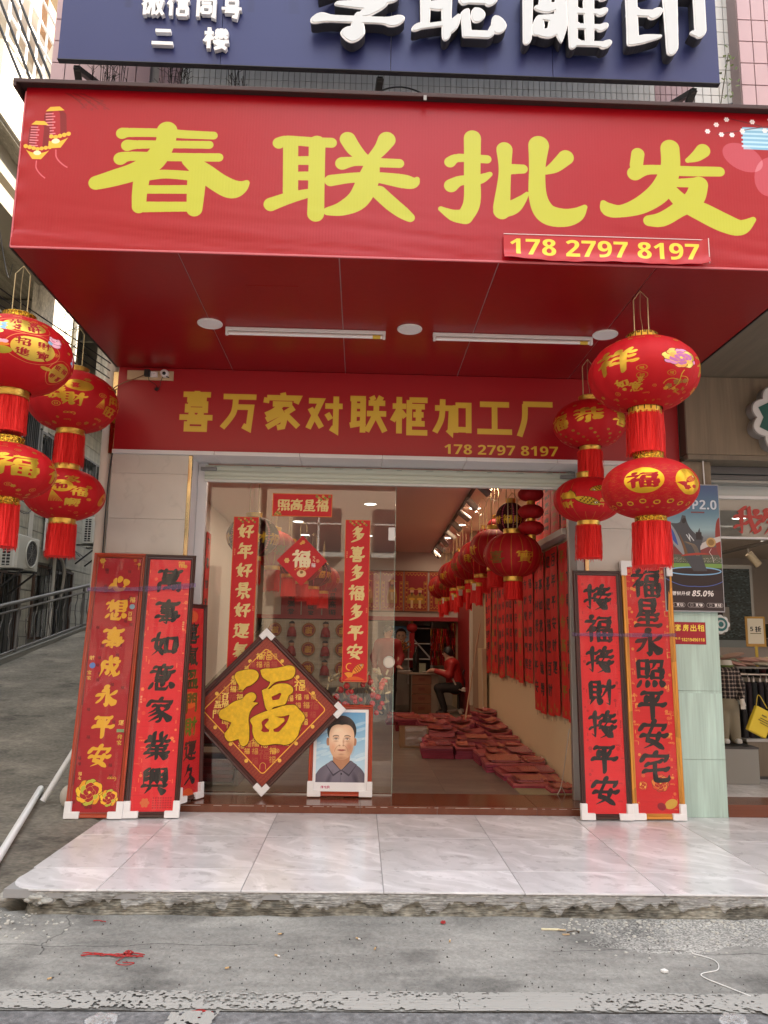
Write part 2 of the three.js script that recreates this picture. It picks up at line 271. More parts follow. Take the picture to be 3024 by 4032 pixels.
function fish(c, x, y, r, rot, body, edge) {
  c.save(); c.translate(x, y); c.rotate(rot); c.fillStyle = body; c.strokeStyle = edge; c.lineWidth = Math.max(1, r * .05);
  c.beginPath(); c.moveTo(r, 0); c.bezierCurveTo(r * .7, -r * .55, -r * .3, -r * .5, -r * .7, -r * .1); c.bezierCurveTo(-r * 1.1, -r * .7, -r * 1.4, -r * .5, -r * 1.5, -r * .75); c.bezierCurveTo(-r * 1.5, 0, -r * 1.5, r * .1, -r * 1.45, r * .6); c.bezierCurveTo(-r * 1.2, r * .3, -r, r * .3, -r * .7, r * .12); c.bezierCurveTo(-r * .2, r * .5, r * .7, r * .5, r, 0); c.fill(); c.stroke();
  for (let i = 0; i < 4; i++) for (let j = -1; j < 2; j++) { c.beginPath(); c.arc(r * (.35 - i * .24), j * r * .2, r * .13, -1.4, 1.4); c.stroke(); }
  c.beginPath(); c.arc(r * .68, -r * .06, r * .13, 0, 7); c.fillStyle = '#fff3c8'; c.fill(); c.stroke(); c.beginPath(); c.arc(r * .7, -r * .06, r * .06, 0, 7); c.fillStyle = '#221008'; c.fill(); c.restore();
}

// ---------------------------------------------------------------- materials of the setting
const concreteMap = dtex(1024, 1024, (u, v) => {
  const a = fbm(u * 4, v * 4, 5, 4, 3), b = fbm(u * 48, v * 48, 3, 48, 11), s = fbm(u * 10 + a * 1.5, v * 10, 4, 10, 21), k = hash(u * 1024 | 0, v * 1024 | 0, 5);
  let g = .585 + (a - .5) * .16 + (b - .5) * .2 + (k - .5) * .13; if (s > .62) g -= (s - .62) * .45; if (k > .985) g += .16; if (k < .012) g -= .2;
  return [g * 1.0, g * .99, g * .955];
}, true);
const concreteBump = dtex(512, 512, (u, v) => fbm(u * 40, v * 40, 4, 40, 8) * .75 + fbm(u * 8, v * 8, 3, 8, 9) * .25);
const concreteMat = std({ map: concreteMap, bumpMap: concreteBump, bumpScale: .006, roughness: .9, color: lin(.95, .95, .95) });
const rampMap = dtex(512, 1024, (u, v) => { const a = fbm(u * 4, v * 4, 5, 4, 311), s = fbm(u * 12, v * 22, 4, 0, 312), f = fbm(u * 70, v * 130, 3, 0, 313), b = fbm(u * 7 + 3, v * 9, 4, 0, 314); let g = .53 + (a - .5) * .26 + (s - .5) * .10 + (f - .5) * .2; if (b > .58) g -= (b - .58) * .5; return [g, g * .975, g * .915]; }, true);
const rampMat = std({ map: rampMap, bumpMap: concreteBump, bumpScale: .008, roughness: .92, color: lin(.72, .70, .66) });
const asphaltMap = dtex(512, 512, (u, v) => { const k = hash(u * 512 | 0, v * 512 | 0, 3), b = fbm(u * 60, v * 60, 3, 60, 2), a = fbm(u * 5, v * 5, 3, 5, 4); const g = .43 + (b - .5) * .22 + (a - .5) * .12 + (k > .96 ? .14 : 0); return [g, g, g * 1.01]; }, true);
const asphaltMat = std({ map: asphaltMap, bumpMap: concreteBump, bumpScale: .008, roughness: .88 });
// worn edge of the platform: grey mortar on top, stained old concrete below
const lipAt = (u) => .64 + (fbm(u * 52, 1, 5, 52, 31) - .5) * .62 + (fbm(u * 9, 3, 2, 9, 38) - .5) * .3;
const kerbMap = dtex(1024, 256, (u, v) => {
  const lip = lipAt(u), st = fbm(u * 60, v * 5, 4, 0, 33), b = fbm(u * 160, v * 26, 3, 0, 34), dk = fbm(u * 12, v * 2, 3, 0, 36);
  if (v > lip) { const g = .60 + (b - .5) * .3 + (st - .5) * .2; return [g, g, g * .98]; }
  const g = .49 + (st - .5) * .32 + (b - .5) * .26 - sst(.5, .62, dk) * .10; return [g * 1.01, g * .985, g * .90];
}, true);
const kerbMat = std({ map: kerbMap, bumpMap: concreteBump, bumpScale: .012, roughness: .95 });
function vein(u, v, s) { const w = fbm(u * 5, v * 5, 4, 5, s) * 1.5, d = (u * 5 + v * 2.0 + w * 1.6), m = Math.abs(((d % 1) + 1) % 1 - .5) * 2; const t = fbm(u * 10, v * 10, 3, 10, s + 5); return Math.pow(1 - m, 9) * sst(.42, .66, t); }
const tileMap = dtex(1024, 1024, (u, v) => { const q = fbm(u * 9, v * 9, 3, 0, 40) * 1.1, a = fbm(u * 6 + 2, v * 6, 4, 0, 41), s = fbm((u - v) * 6 + q, (u + v) * 22 + q * 4, 5, 0, 45), f = fbm(u * 60, v * 60, 2, 60, 44); const dirt = fbm(u * 34 + 5, v * 34, 4, 0, 48), spk = hash(u * 1024 | 0, v * 1024 | 0, 47); const g = .80 - (dirt > .69 ? .05 : 0) - (spk > .9985 ? .25 : 0) + (a - .5) * .12 + (f - .5) * .02 + sst(.52, .78, s) * .065 - sst(.46, .28, s) * .03; return [g, g * .995, g * 1.002]; }, true);
const tileMats = [1, .975, 1.02].map((k) => phy({ map: tileMap, roughness: .2, color: lin(1.14 * k, 1.15 * k, 1.16 * k), specularIntensity: 1 }));
const marbleMap = dtex(512, 512, (u, v) => { const a = fbm(u * 3, v * 3, 5, 3, 51), e = vein(u, v, 52); const g = .80 + (a - .5) * .12 - e * .04; return [g, g * .985, g * .955]; }, true);
const marbleMat = std({ map: marbleMap, roughness: .28, color: lin(.9, .88, .85) });
const brownTileMap = dtex(256, 256, (u, v) => { const g = fbm(u * 12, v * 12, 4, 12, 61); return [.42 + (g - .5) * .06, .235 + (g - .5) * .05, .16 + (g - .5) * .05]; }, true);
const brownTileMat = std({ map: brownTileMap, roughness: .16 });
const floorMap = dtex(512, 512, (u, v) => { const a = fbm(u * 4, v * 14, 4, 0, 71), b = fbm(u * 40, v * 40, 2, 40, 72); const g = .47 + (a - .5) * .14 + (b - .5) * .06; return [g, g * .92, g * .82]; }, true);
const floorMat = std({ map: floorMap, roughness: .32 });
const plasterMat = std({ color: lin(.46, .41, .36), roughness: .85, bumpMap: concreteBump, bumpScale: .001 });
const creamMat = std({ color: lin(.66, .53, .34), roughness: .75, bumpMap: concreteBump, bumpScale: .001 });
const ceilMat = flat(.74, .56, .49, .5);
const mortarMat = flat(.33, .33, .32, .9), jointMat = flat(.30, .30, .30, .9);
const redPanelMat = phy({ color: lin(.27, .005, .008), roughness: .3, specularIntensity: .7, bumpMap: concreteBump, bumpScale: .0006 });
const aluMat = std({ color: lin(.46, .46, .45), roughness: .38, metalness: .85 }), aluWhiteMat = flat(.66, .66, .67, .42);
const darkMetal = std({ color: lin(.05, .05, .05), roughness: .5, metalness: .6 }), steelMat = std({ color: lin(.55, .53, .48), roughness: .3, metalness: 1 });
const goldMirrorMat = std({ color: lin(.55, .41, .22), roughness: .1, metalness: 1 });
const whitePaint = flat(.72, .71, .68, .5), whitePlastic = flat(.76, .76, .75, .35), foamMat = flat(.80, .80, .80, .75), blackPlastic = flat(.015, .015, .016, .4);
const glassMat = phy({ color: lin(.97, .99, .98), roughness: .01, transmission: 1, thickness: 0, ior: 1.5 });
const filmMat = phy({ color: lin(1, 1, 1), roughness: .04, transmission: 1, thickness: 0, ior: 1.45, bumpMap: dtex(256, 256, (u, v) => fbm(u * 5, v * 5, 2, 5, 91)), bumpScale: .004, specularIntensity: .55 });
const woodGrain = (r, g, b, s, k = 9, amp = .25, srgb = true) => dtex(256, 512, (u, v) => { const a = fbm(u * k, v * 1.5, 5, 0, s), f = fbm(u * k * 7, v * 4, 3, 0, s + 3); const t = 1 + (a - .5) * amp * 2 + (f - .5) * amp; return [r * t, g * t, b * t]; }, srgb);

// ---------------------------------------------------------------- ground: street, concrete apron, ramp up the alley
struct('road', metric(new THREE.PlaneGeometry(400, 400).rotateX(-Math.PI / 2).translate(0, -.30, 0), 1.6), asphaltMat);
function terrain(x0, x1, z0, z1, nx, nz, H, s) {
  const g = new THREE.PlaneGeometry(1, 1, nx, nz), p = g.attributes.position, uv = g.attributes.uv;
  for (let i = 0; i < p.count; i++) { const x = lerp(x0, x1, p.getX(i) + .5), z = lerp(z0, z1, .5 - p.getY(i)); p.setXYZ(i, x, H(x, z), z); uv.setXY(i, x / s, -z / s); }
  g.computeVertexNormals(); return g;
}
const rampH = (z) => z < .3 ? .16 * (.3 - z) : -.172 * sst(.2, 2.5, z);
const lump = (x, z) => (fbm(x * 6 + 40, z * 6 + 40, 4, 0, 101) - .5) * .018 + (fbm(x * 1.3 + 9, z * 1.3 + 9, 2, 0, 102) - .5) * .02;
function groundH(x, z) {
  const apron = lerp(-.142, -.172, clamp((z - 1.97) / .95)) + (z > 3.05 ? 0 : 0), k = sst(-2.25, -1.62, x);
  const left = rampH(z), ridge = .035 * Math.exp(-(((x + 1.95) / .16) ** 2)) * sst(1.5, 1.9, z) * (1 - sst(2.15, 2.5, z));
  return lerp(left, z > 1.9 ? apron : left, k) + ridge * rnd() + lump(x, z) * (1 - sst(2.75, 2.9, z) * .8) + .012 * Math.exp(-(((z - 1.99) / .05) ** 2)) * k;
}
// one map for the whole apron: smooth trowelled concrete, stains, a patch of bare aggregate on the right, hairline cracks
const apronMap = dtex(2048, 320, (u, v) => {
  const x = -3.4 + u * 8, z = 3.0 - v * 1.1, a = fbm(x * 1.6, z * 2.6, 4, 0, 301), st = fbm(x * 5, z * 26, 3, 0, 302), f = fbm(x * 70, z * 70, 2, 0, 303), k = hash(u * 2048 | 0, v * 320 | 0, 5);
  let g = .53 + (a - .5) * .24 + (st - .5) * .09 + (f - .5) * .10 + (k - .5) * .06; const blot = fbm(x * 3.1 + 7, z * 4, 4, 0, 304); if (blot > .6) g -= (blot - .6) * .55;
  const p = fbm(x * 4, z * 5, 4, 0, 305) * .5 + sst(.85, 1.5, x) * sst(2.62, 2.2, z) * .6; if (p > .62) g += .05 + (hash(u * 1024 | 0, v * 160 | 0, 6) - .5) * .3;
  const c1 = Math.abs(z - 2.36 - .12 * (fbm(x * 2.2, 1, 4, 0, 306) - .5) - .02 * x), c2 = Math.abs(x + 1.55 - .2 * (fbm(z * 5, 2, 4, 0, 307) - .5)); if ((c1 < .004 && fbm(x * 1.3, 5, 2, 0, 308) > .52) || (c2 < .004 && z < 2.45)) g -= .16;
  if (k > .992) g -= .2; return [g, g * .995, g * .965];
}, true, false);
{
  const ag = terrain(-3.4, 4.6, 1.90, 3.0, 200, 46, groundH, 1.3); { const p = ag.attributes.position, q = ag.attributes.uv; for (let i = 0; i < p.count; i++) q.setXY(i, (p.getX(i) + 3.4) / 8, (3.0 - p.getZ(i)) / 1.1); }
  const apron = struct('concrete_apron', ag, std({ map: apronMap, roughness: .9 }));
  struct('asphalt_road', terrain(-6, 8, 2.96, 6.2, 120, 30, (x, z) => -.175 - .004 * sst(2.96, 3.02, z) + lump(x * 2, z * 2) * .3, 1.2), asphaltMat);
  struct('alley_ramp', terrain(-5.62, -1.86, -16, 1.96, 46, 150, (x, z) => x < -1.9 || z < 1.2 ? rampH(z) + lump(x, z) * 1.2 - (x > -1.95 ? .03 : 0) : -.2, 1.7), rampMat);
  const pebbles = [];                                                  // crumbled concrete at the corner and under the right-hand edge
  for (let i = 0; i < 420; i++) { const c = i < 150, x = c ? -1.98 + rr(-.13, .5) * rnd() : 1.15 + rr(0, 1.6), z = c ? rr(1.95, 2.3) - (x + 1.9) * .1 : 2.0 + rnd() * rnd() * .55, r = rr(.003, .011); pebbles.push(new THREE.IcosahedronGeometry(r, 0).scale(1, .6, 1.2).rotateY(rr(0, 3)).translate(x, groundH(x, z) + r * .1, z)); }
  tag(mesh('gravel', pebbles, flat(.42, .41, .37, .95)), 'crumbled concrete grit along the foot of the platform edge', 'gravel', null, 'stuff');
}
// worn white road line with its two branches
{
  const worn = dtex(1024, 256, (u, v) => { const n = fbm(u * 420, v * 11, 4, 0, 111), b = fbm(u * 16, v * 1.2, 3, 0, 112), edge = Math.min(v, 1 - v) * 5; const a = sst(.36, .42, n * .62 + b * .34 + clamp(edge) * .12 - .08 - .07 * sst(.5, .3, u)) * (Math.abs(((u * 23 + .25 * fbm(u * 90, v * 3, 3, 0, 119)) % 1) - .5) < .006 ? .2 : 1); return [a, a, a]; }, false, false);
  const paint = std({ color: lin(.34, .335, .315), roughness: .9, alphaMap: worn, transparent: true, alphaTest: .4, bumpMap: concreteBump, bumpScale: .004 });
  const strip = (pts, n, w) => { const g = new THREE.PlaneGeometry(1, 1, n, 3), p = g.attributes.position; for (let i = 0; i < p.count; i++) { const t = p.getX(i) + .5, s = -p.getY(i); const x = lerp(pts[0], pts[2], t), z = lerp(pts[1], pts[3], t) + (pts[4] ? 0 : s * w); p.setXYZ(i, x + (pts[4] ? s * w : 0), -.163 + (z > 2.99 ? -.004 : 0) + lump(x, z) * .3, z); } g.computeVertexNormals(); return g; };
  const paint2 = paint.clone(); paint2.alphaMap = dtex(256, 128, (u, v) => { const n = fbm(u * 44, v * 9, 5, 0, 117), e = Math.min(v, 1 - v) * 6; return sst(.4, .5, n * .9 + clamp(e) * .12); }, false, false);
  const ln = struct('road_marking', strip([-2.6, 2.905, 4.2, 2.925], 120, .17), paint);
  mesh('branch_line', strip([-.66, 3.02, -.72, 4.2, 1], 10, .2).translate(0, .003, 0), paint2, ln);
  mesh('branch_line', strip([1.82, 2.96, 2.6, 3.6, 1], 10, .22).translate(0, .003, 0), paint2, ln);
}
// raised tiled platform
{
  const P = new THREE.Group(); P.name = 'platform'; scene.add(P); P.userData.kind = 'structure';
  const cols = [-1.955, -1.436, -.636, .164, .964, 1.764, 2.564, 3.364, 4.164, 4.964], rows = [[-.06, .757], [.757, 1.557], [1.557, 1.972]], J = .0026;
  rows.forEach(([z0, z1], r) => { for (let i = 0; i < cols.length - 1; i++) {
    const x0 = cols[i] + J, x1 = cols[i + 1] - J, a = z0 + J, b = z1 - (r === 2 ? 0 : J); let g;
    if (r === 2 && i === 0) {
      const s = new THREE.Shape(); s.moveTo(x0 + .02, -a); s.lineTo(x1, -a); s.lineTo(x1, -b); s.lineTo(x0 + .2, -b); s.bezierCurveTo(x0 + .07, -b, x0 + .0, -b + .09, x0 + .0, -b + .22); s.lineTo(x0 + .02, -a);
      g = new THREE.ExtrudeGeometry(s, { depth: .009, bevelEnabled: true, bevelSize: .0008, bevelThickness: .0008, bevelSegments: 1 }).rotateX(-Math.PI / 2).translate(0, -.0098, 0);
    } else g = rspan(x0, x1, -.01, 0, a, b, .0012);
    mesh('floor_tile', metric(g, 2.46, ((i * 2 + r) % 3) / 3 - x0 / 2.46, ((r * 2 + i) % 3) / 3 + b / 2.46), tileMats[(i * 2 + r) % 3], P);
  } });
  mesh('mortar_bed', span(-1.95, 4.96, -.05, -.004, -.1, 1.965), jointMat, P);
  // rough front edge
  const n = 340, m = 16, g = new THREE.PlaneGeometry(1, 1, n, m), p = g.attributes.position, uv = g.attributes.uv;
  for (let i = 0; i < p.count; i++) {
    const t = p.getX(i) + .5, v = p.getY(i) + .5, y = lerp(-.19, -.008, v); let x = lerp(-2.0, 4.9, t), z = 1.962;
    const rough = (fbm(x * 9, y * 22, 4, 0, 121) - .5) * .034 + (fbm(x * 34, y * 50, 3, 0, 122) - .5) * .016, lip = lipAt((t * 2.2) % 1);
    z += rough * (v > .93 ? .25 : 1) + (v > lip ? .006 : -.004) + .026 * (1 - v) ** 2;
    const c = sst(-1.74, -2.0, x); z -= c * c * .40; x += c * .035; if (v > .9) z = Math.min(z, 1.972 - c * .3);
    p.setXYZ(i, x, y, z); uv.setXY(i, t * 2.2, v);
  }
  g.computeVertexNormals(); mesh('rough_edge', g, kerbMat, P);
  const side = [];                                                    // cement smeared along the left edge and the broken corner
  for (let i = 0; i < 60; i++) { const z = lerp(.1, 1.9, i / 60), r = rr(.012, .03) + (z > 1.5 ? .02 : 0); side.push(new THREE.IcosahedronGeometry(r, 1).scale(1.4, .5, 2).translate(-1.95 - rr(0, .012), rampH(z) * .35 - .026, z)); }
  for (let i = 0; i < 26; i++) { const t = i / 26, r = rr(.015, .04); side.push(new THREE.IcosahedronGeometry(r, 1).scale(1.3, .55, 1.2).rotateY(rr(0, 3)).translate(-1.94 + t * t * .26 - rr(0, .02), -.04 - rr(0, .03), 1.74 + t * .24 + rr(-.01, .02))); }
  mesh('cement_fillet', metric(merge(side), .5), std({ map: concreteMap, roughness: .95, color: lin(1.1, 1.1, 1.08) }), P);
}

// ---------------------------------------------------------------- the shop building
const shop = thing('shop_building', 'tiled commercial building carrying the red canopy and the blue sign', 'building');
const pinkTile = [0, 1, 2].map((i) => flat(.5 + i * .03, .34 + i * .025, .36 + i * .03, .32)), whiteTile = [0, 1, 2].map((i) => flat(.74 + i * .04, .75 + i * .04, .72 + i * .04, .3));
{
  const FZ = .9;
  mesh('upper_block', span(-2.62, 14, 4.3, 11, -34, FZ - .012), flat(.4, .38, .36, .9), shop);
  mesh('side_block', span(3.9, 14, 4.0, 12.5, FZ - .013, FZ + .3), flat(.5, .42, .42, .8), shop);
  // small wall tiles showing in the gap between the two signs and beside the blue sign
  let n = 0; const rest = { w: [], p: [] };
  const put = (x, y, w, h, pink, z = FZ) => { const k = (n * 7 + (n >> 2)) % 3; if (n++ < 290) { const t = mesh('wall_tile', sharedTile(w, h), (pink ? pinkTile : whiteTile)[k], shop); t.position.set(x, y, z); } else rest[pink ? 'p' : 'w'].push(box(w, h, .012, x, y, z)); };
  const cache = {}; const sharedTile = (w, h) => cache[w + '_' + h] ??= box(w, h, .012);
  for (let r = 0; r < 3; r++) for (let i = 0; i < 96; i++) put(-1.72 + i * .046, 5.86 + r * .1, .041, .094, i < 4 || i > 88 ? 1 : 0);
  for (let r = 0; r < 3; r++) for (let i = 0; i < 96; i++) put(-1.72 + i * .046, 5.56 + r * .1, .041, .094, i < 4 || i > 88 ? 1 : 0);
  for (let r = 0; r < 34; r++) for (let i = 0; i < 7; i++) put(-2.56 + i * .115, 5.5 + r * .2, .107, .19, 1);
  for (let r = 0; r < 40; r++) for (let i = 0; i < 5; i++) put(2.72 + i * .07, 5.5 + r * .12, .064, .113, 0);
  for (let r = 0; r < 20; r++) for (let i = 0; i < 8; i++) put(3.06 + i * .115, 5.2 + r * .2, .107, .19, 1, FZ + .16);
  mesh('pink_pilaster', span(3.0, 4.02, 5, 12.5, FZ, FZ + .152), flat(.34, .27, .27, .9), shop);
  for (const k of ['w', 'p']) { const o = mesh('tile_field', rest[k], (k === 'p' ? pinkTile : whiteTile)[1], shop); o.userData.kind = 'stuff'; }
  // walls around and inside the ground-floor shop
  mesh('side_wall', span(-2.2, -2.1, -.2, 4.3, -34, -.05), whitePaint, shop);
  mesh('party_wall', span(2.0, 2.6, -.2, 4.3, -11, -.06), creamMat, shop);
  mesh('rear_wall', span(-2.1, 2.0, 0, 4.3, -10.6, -10.3), plasterMat, shop);
  mesh('ceiling', span(-2.1, 2.0, 3.2, 3.3, -10.3, -.34), ceilMat, shop);
  mesh('bulkhead', span(-2.1, 2.0, 1.88, 3.2, -9.6, -9.3), plasterMat, shop);
  mesh('red_beam', span(-2.1, 2.0, 1.80, 1.88, -9.62, -9.26), flat(.3, .01, .015, .5), shop);
  mesh('inner_pillar', span(1.822, 1.998, .05, 3.2, -6.35, -6.0), flat(.34, .25, .18, .8), shop); mesh('red_wall_panel', span(1.985, 1.998, .05, 3.2, -9.28, -6.37), flat(.26, .012, .014, .5), shop); mesh('white_duct', rspan(1.772, 1.82, .4, 2.1, -6.08, -5.99, .004), flat(.5, .46, .38, .6), shop);
  mesh('lintel_wall', span(-2.18, 2.8, 3.05, 4.3, -.34, -.03), whitePaint, shop);
  mesh('wall_over_neighbour', span(2.82, 14, 3.78, 4.9, -.4, -.02), flat(.3, .27, .22, .8), shop);
  // pillars faced with marble slabs
  const ys = [-.01, .39, .79, 1.19, 1.59, 1.99, 2.39, 2.785, 2.955];
  for (const [x0, x1] of [[-2.178, -1.523], [1.965, 2.64]]) {
    mesh('pillar_core', span(x0 + .002, x1 - .002, 0, 3.05, -.32, -.014), mortarMat, shop);
    for (let i = 0; i < ys.length - 1; i++) mesh('marble_slab', metric(rspan(x0, x1, ys[i] + .0008, ys[i + 1] - .0008, -.014, 0, .0015), 1.3, x0, i * .31), marbleMat, shop);
  }
  mesh('gold_trim', rspan(-1.522, -1.49, .065, 2.955, -.03, .004, .003), goldMirrorMat, shop); mesh('gold_trim', rspan(1.93, 1.964, .065, 2.955, -.03, .004, .003), goldMirrorMat, shop);
  mesh('gold_trim', rspan(-2.225, -2.18, 2.96, 3.70, -.12, -.004, .003), goldMirrorMat, shop);
  mesh('jamb_panel', span(-1.522, -1.50, .064, 2.955, -.32, -.031), aluWhiteMat, shop); mesh('jamb_panel', span(1.945, 1.964, .064, 2.955, -.32, -.031), aluWhiteMat, shop);
  // white lintel panels under the sign, with open joints
  const lx = [-2.18, -1.3, -.56, .16, .9, 1.7, 2.8]; for (let i = 0; i < 6; i++) mesh('lintel_panel', rspan(lx[i] + .0015, lx[i + 1] - .0015, 2.955, 2.99, -.34, .03, .003), aluWhiteMat, shop);
  // threshold of glazed brown tiles
  const tx = [-1.52, -.733, .03, .66, 1.48, 1.962];
  mesh('threshold_core', span(-1.519, 1.96, 0, .055, -.54, -.012), jointMat, shop);
  for (let i = 0; i < 5; i++) { mesh('threshold_tile', metric(rspan(tx[i] + .0012, tx[i + 1] - .0012, .054, .064, -.54, .003, .0012), .5, i * .3), brownTileMat, shop); mesh('threshold_riser', metric(rspan(tx[i] + .0012, tx[i + 1] - .0012, .0005, .053, -.012, 0, .0012), .5, i * .4), brownTileMat, shop); }
  mesh('chipped_nosing', merge([...Array(44)].map((_, i) => box(rr(.015, .11), rr(.0015, .004), .004, -1.48 + i * .077 + rr(-.03, .03), .0535, .0012))), flat(.5, .45, .4, .8), shop);
}
// inside floor tiles
{
  const F = new THREE.Group(); F.name = 'shop_floor'; F.userData.kind = 'structure'; scene.add(F);
  mesh('screed', span(-2.1, 2.0, -.05, .042, -10.3, -.54), jointMat, F);
  for (let r = 0; r < 13; r++) for (let i = 0; i < 6; i++) { const x0 = -2.4 + i * .8, z1 = -.54 - r * .8; mesh('floor_tile', metric(rspan(Math.max(-2.1, x0) + .001, Math.min(2, x0 + .8) - .001, .042, .05, Math.max(-10.3, z1 - .8) + .001, z1 - .001, .001), 1.6, i * .3, r * .27), floorMat, F); }
}
// roller shutter box over the doorway
{
  const t = thing('roller_shutter', 'pale green roller shutter rolled up over the glass shopfront', 'shutter', [0, 0, 0]);
  const m = flat(.50, .54, .46, .45);
  const slat = (y, h, z) => { const g = new THREE.BoxGeometry(3.34, h, .03, 1, 4, 1), p = g.attributes.position; for (let i = 0; i < p.count; i++) if (p.getZ(i) > 0) p.setZ(i, p.getZ(i) + .008 * Math.cos(p.getY(i) / h * 3.14)); g.computeVertexNormals(); return g.translate(.235, y, z); };
  mesh('slat', slat(2.915, .05, -.31), m, t); mesh('slat', slat(2.866, .045, -.305), m, t); mesh('slat', slat(2.825, .034, -.302), m, t);
  mesh('bottom_bar', rspan(-1.43, 1.90, 2.785, 2.806, -.33, -.28, .004), flat(.6, .62, .58, .4), t);
  const dash = flat(.12, .16, .14, .6); for (let i = 0; i < 24; i++) mesh('printed_mark', box(.045 + (i % 3) * .012, .0035, .002, -1.33 + i * .138, i % 2 ? 2.872 : 2.928, -.286), dash, t);
  for (const s of [-1, 1]) mesh('bracket', rspan(s < 0 ? -1.47 : 1.80, s < 0 ? -1.33 : 1.93, 2.885, 2.915, -.3, -.262, .004), flat(.2, .2, .2, .5), t);
  for (const s of [-1, 1]) mesh('guide_rail', rspan(s < 0 ? -1.498 : 1.87, s < 0 ? -1.415 : 1.944, .064, 2.955, -.36, -.30, .004), s < 0 ? aluWhiteMat : aluMat, t);
}
// glass partition with its round handle
{
  const t = thing('glass_door', 'clear glass shopfront pane with a round handle left of the open doorway', 'glass door');
  mesh('pane', span(-1.42, .302, .068, 2.9, -.432, -.42), glassMat, t);
  mesh('pane_edge', span(.302, .306, .068, 2.9, -.432, -.42), phy({ color: lin(.55, .75, .66), roughness: .15, transmission: .5, thickness: 0 }), t);
  mesh('bottom_rail', rspan(-1.42, .305, .064, .072, -.44, -.41, .002), aluMat, t);
  const h = mesh('handle', cyl(.047, .047, .03, 0, 0, 0, 36).rotateX(Math.PI / 2).translate(.262, 1.206, -.405), flat(.62, .58, .5, .35), t); mesh('handle_rim', new THREE.TorusGeometry(.047, .006, 10, 36).translate(.262, 1.206, -.39), steelMat, h);
  mesh('hinge', rspan(.24, .3, 2.3, 2.42, -.436, -.415, .003), whitePlastic, t);
}

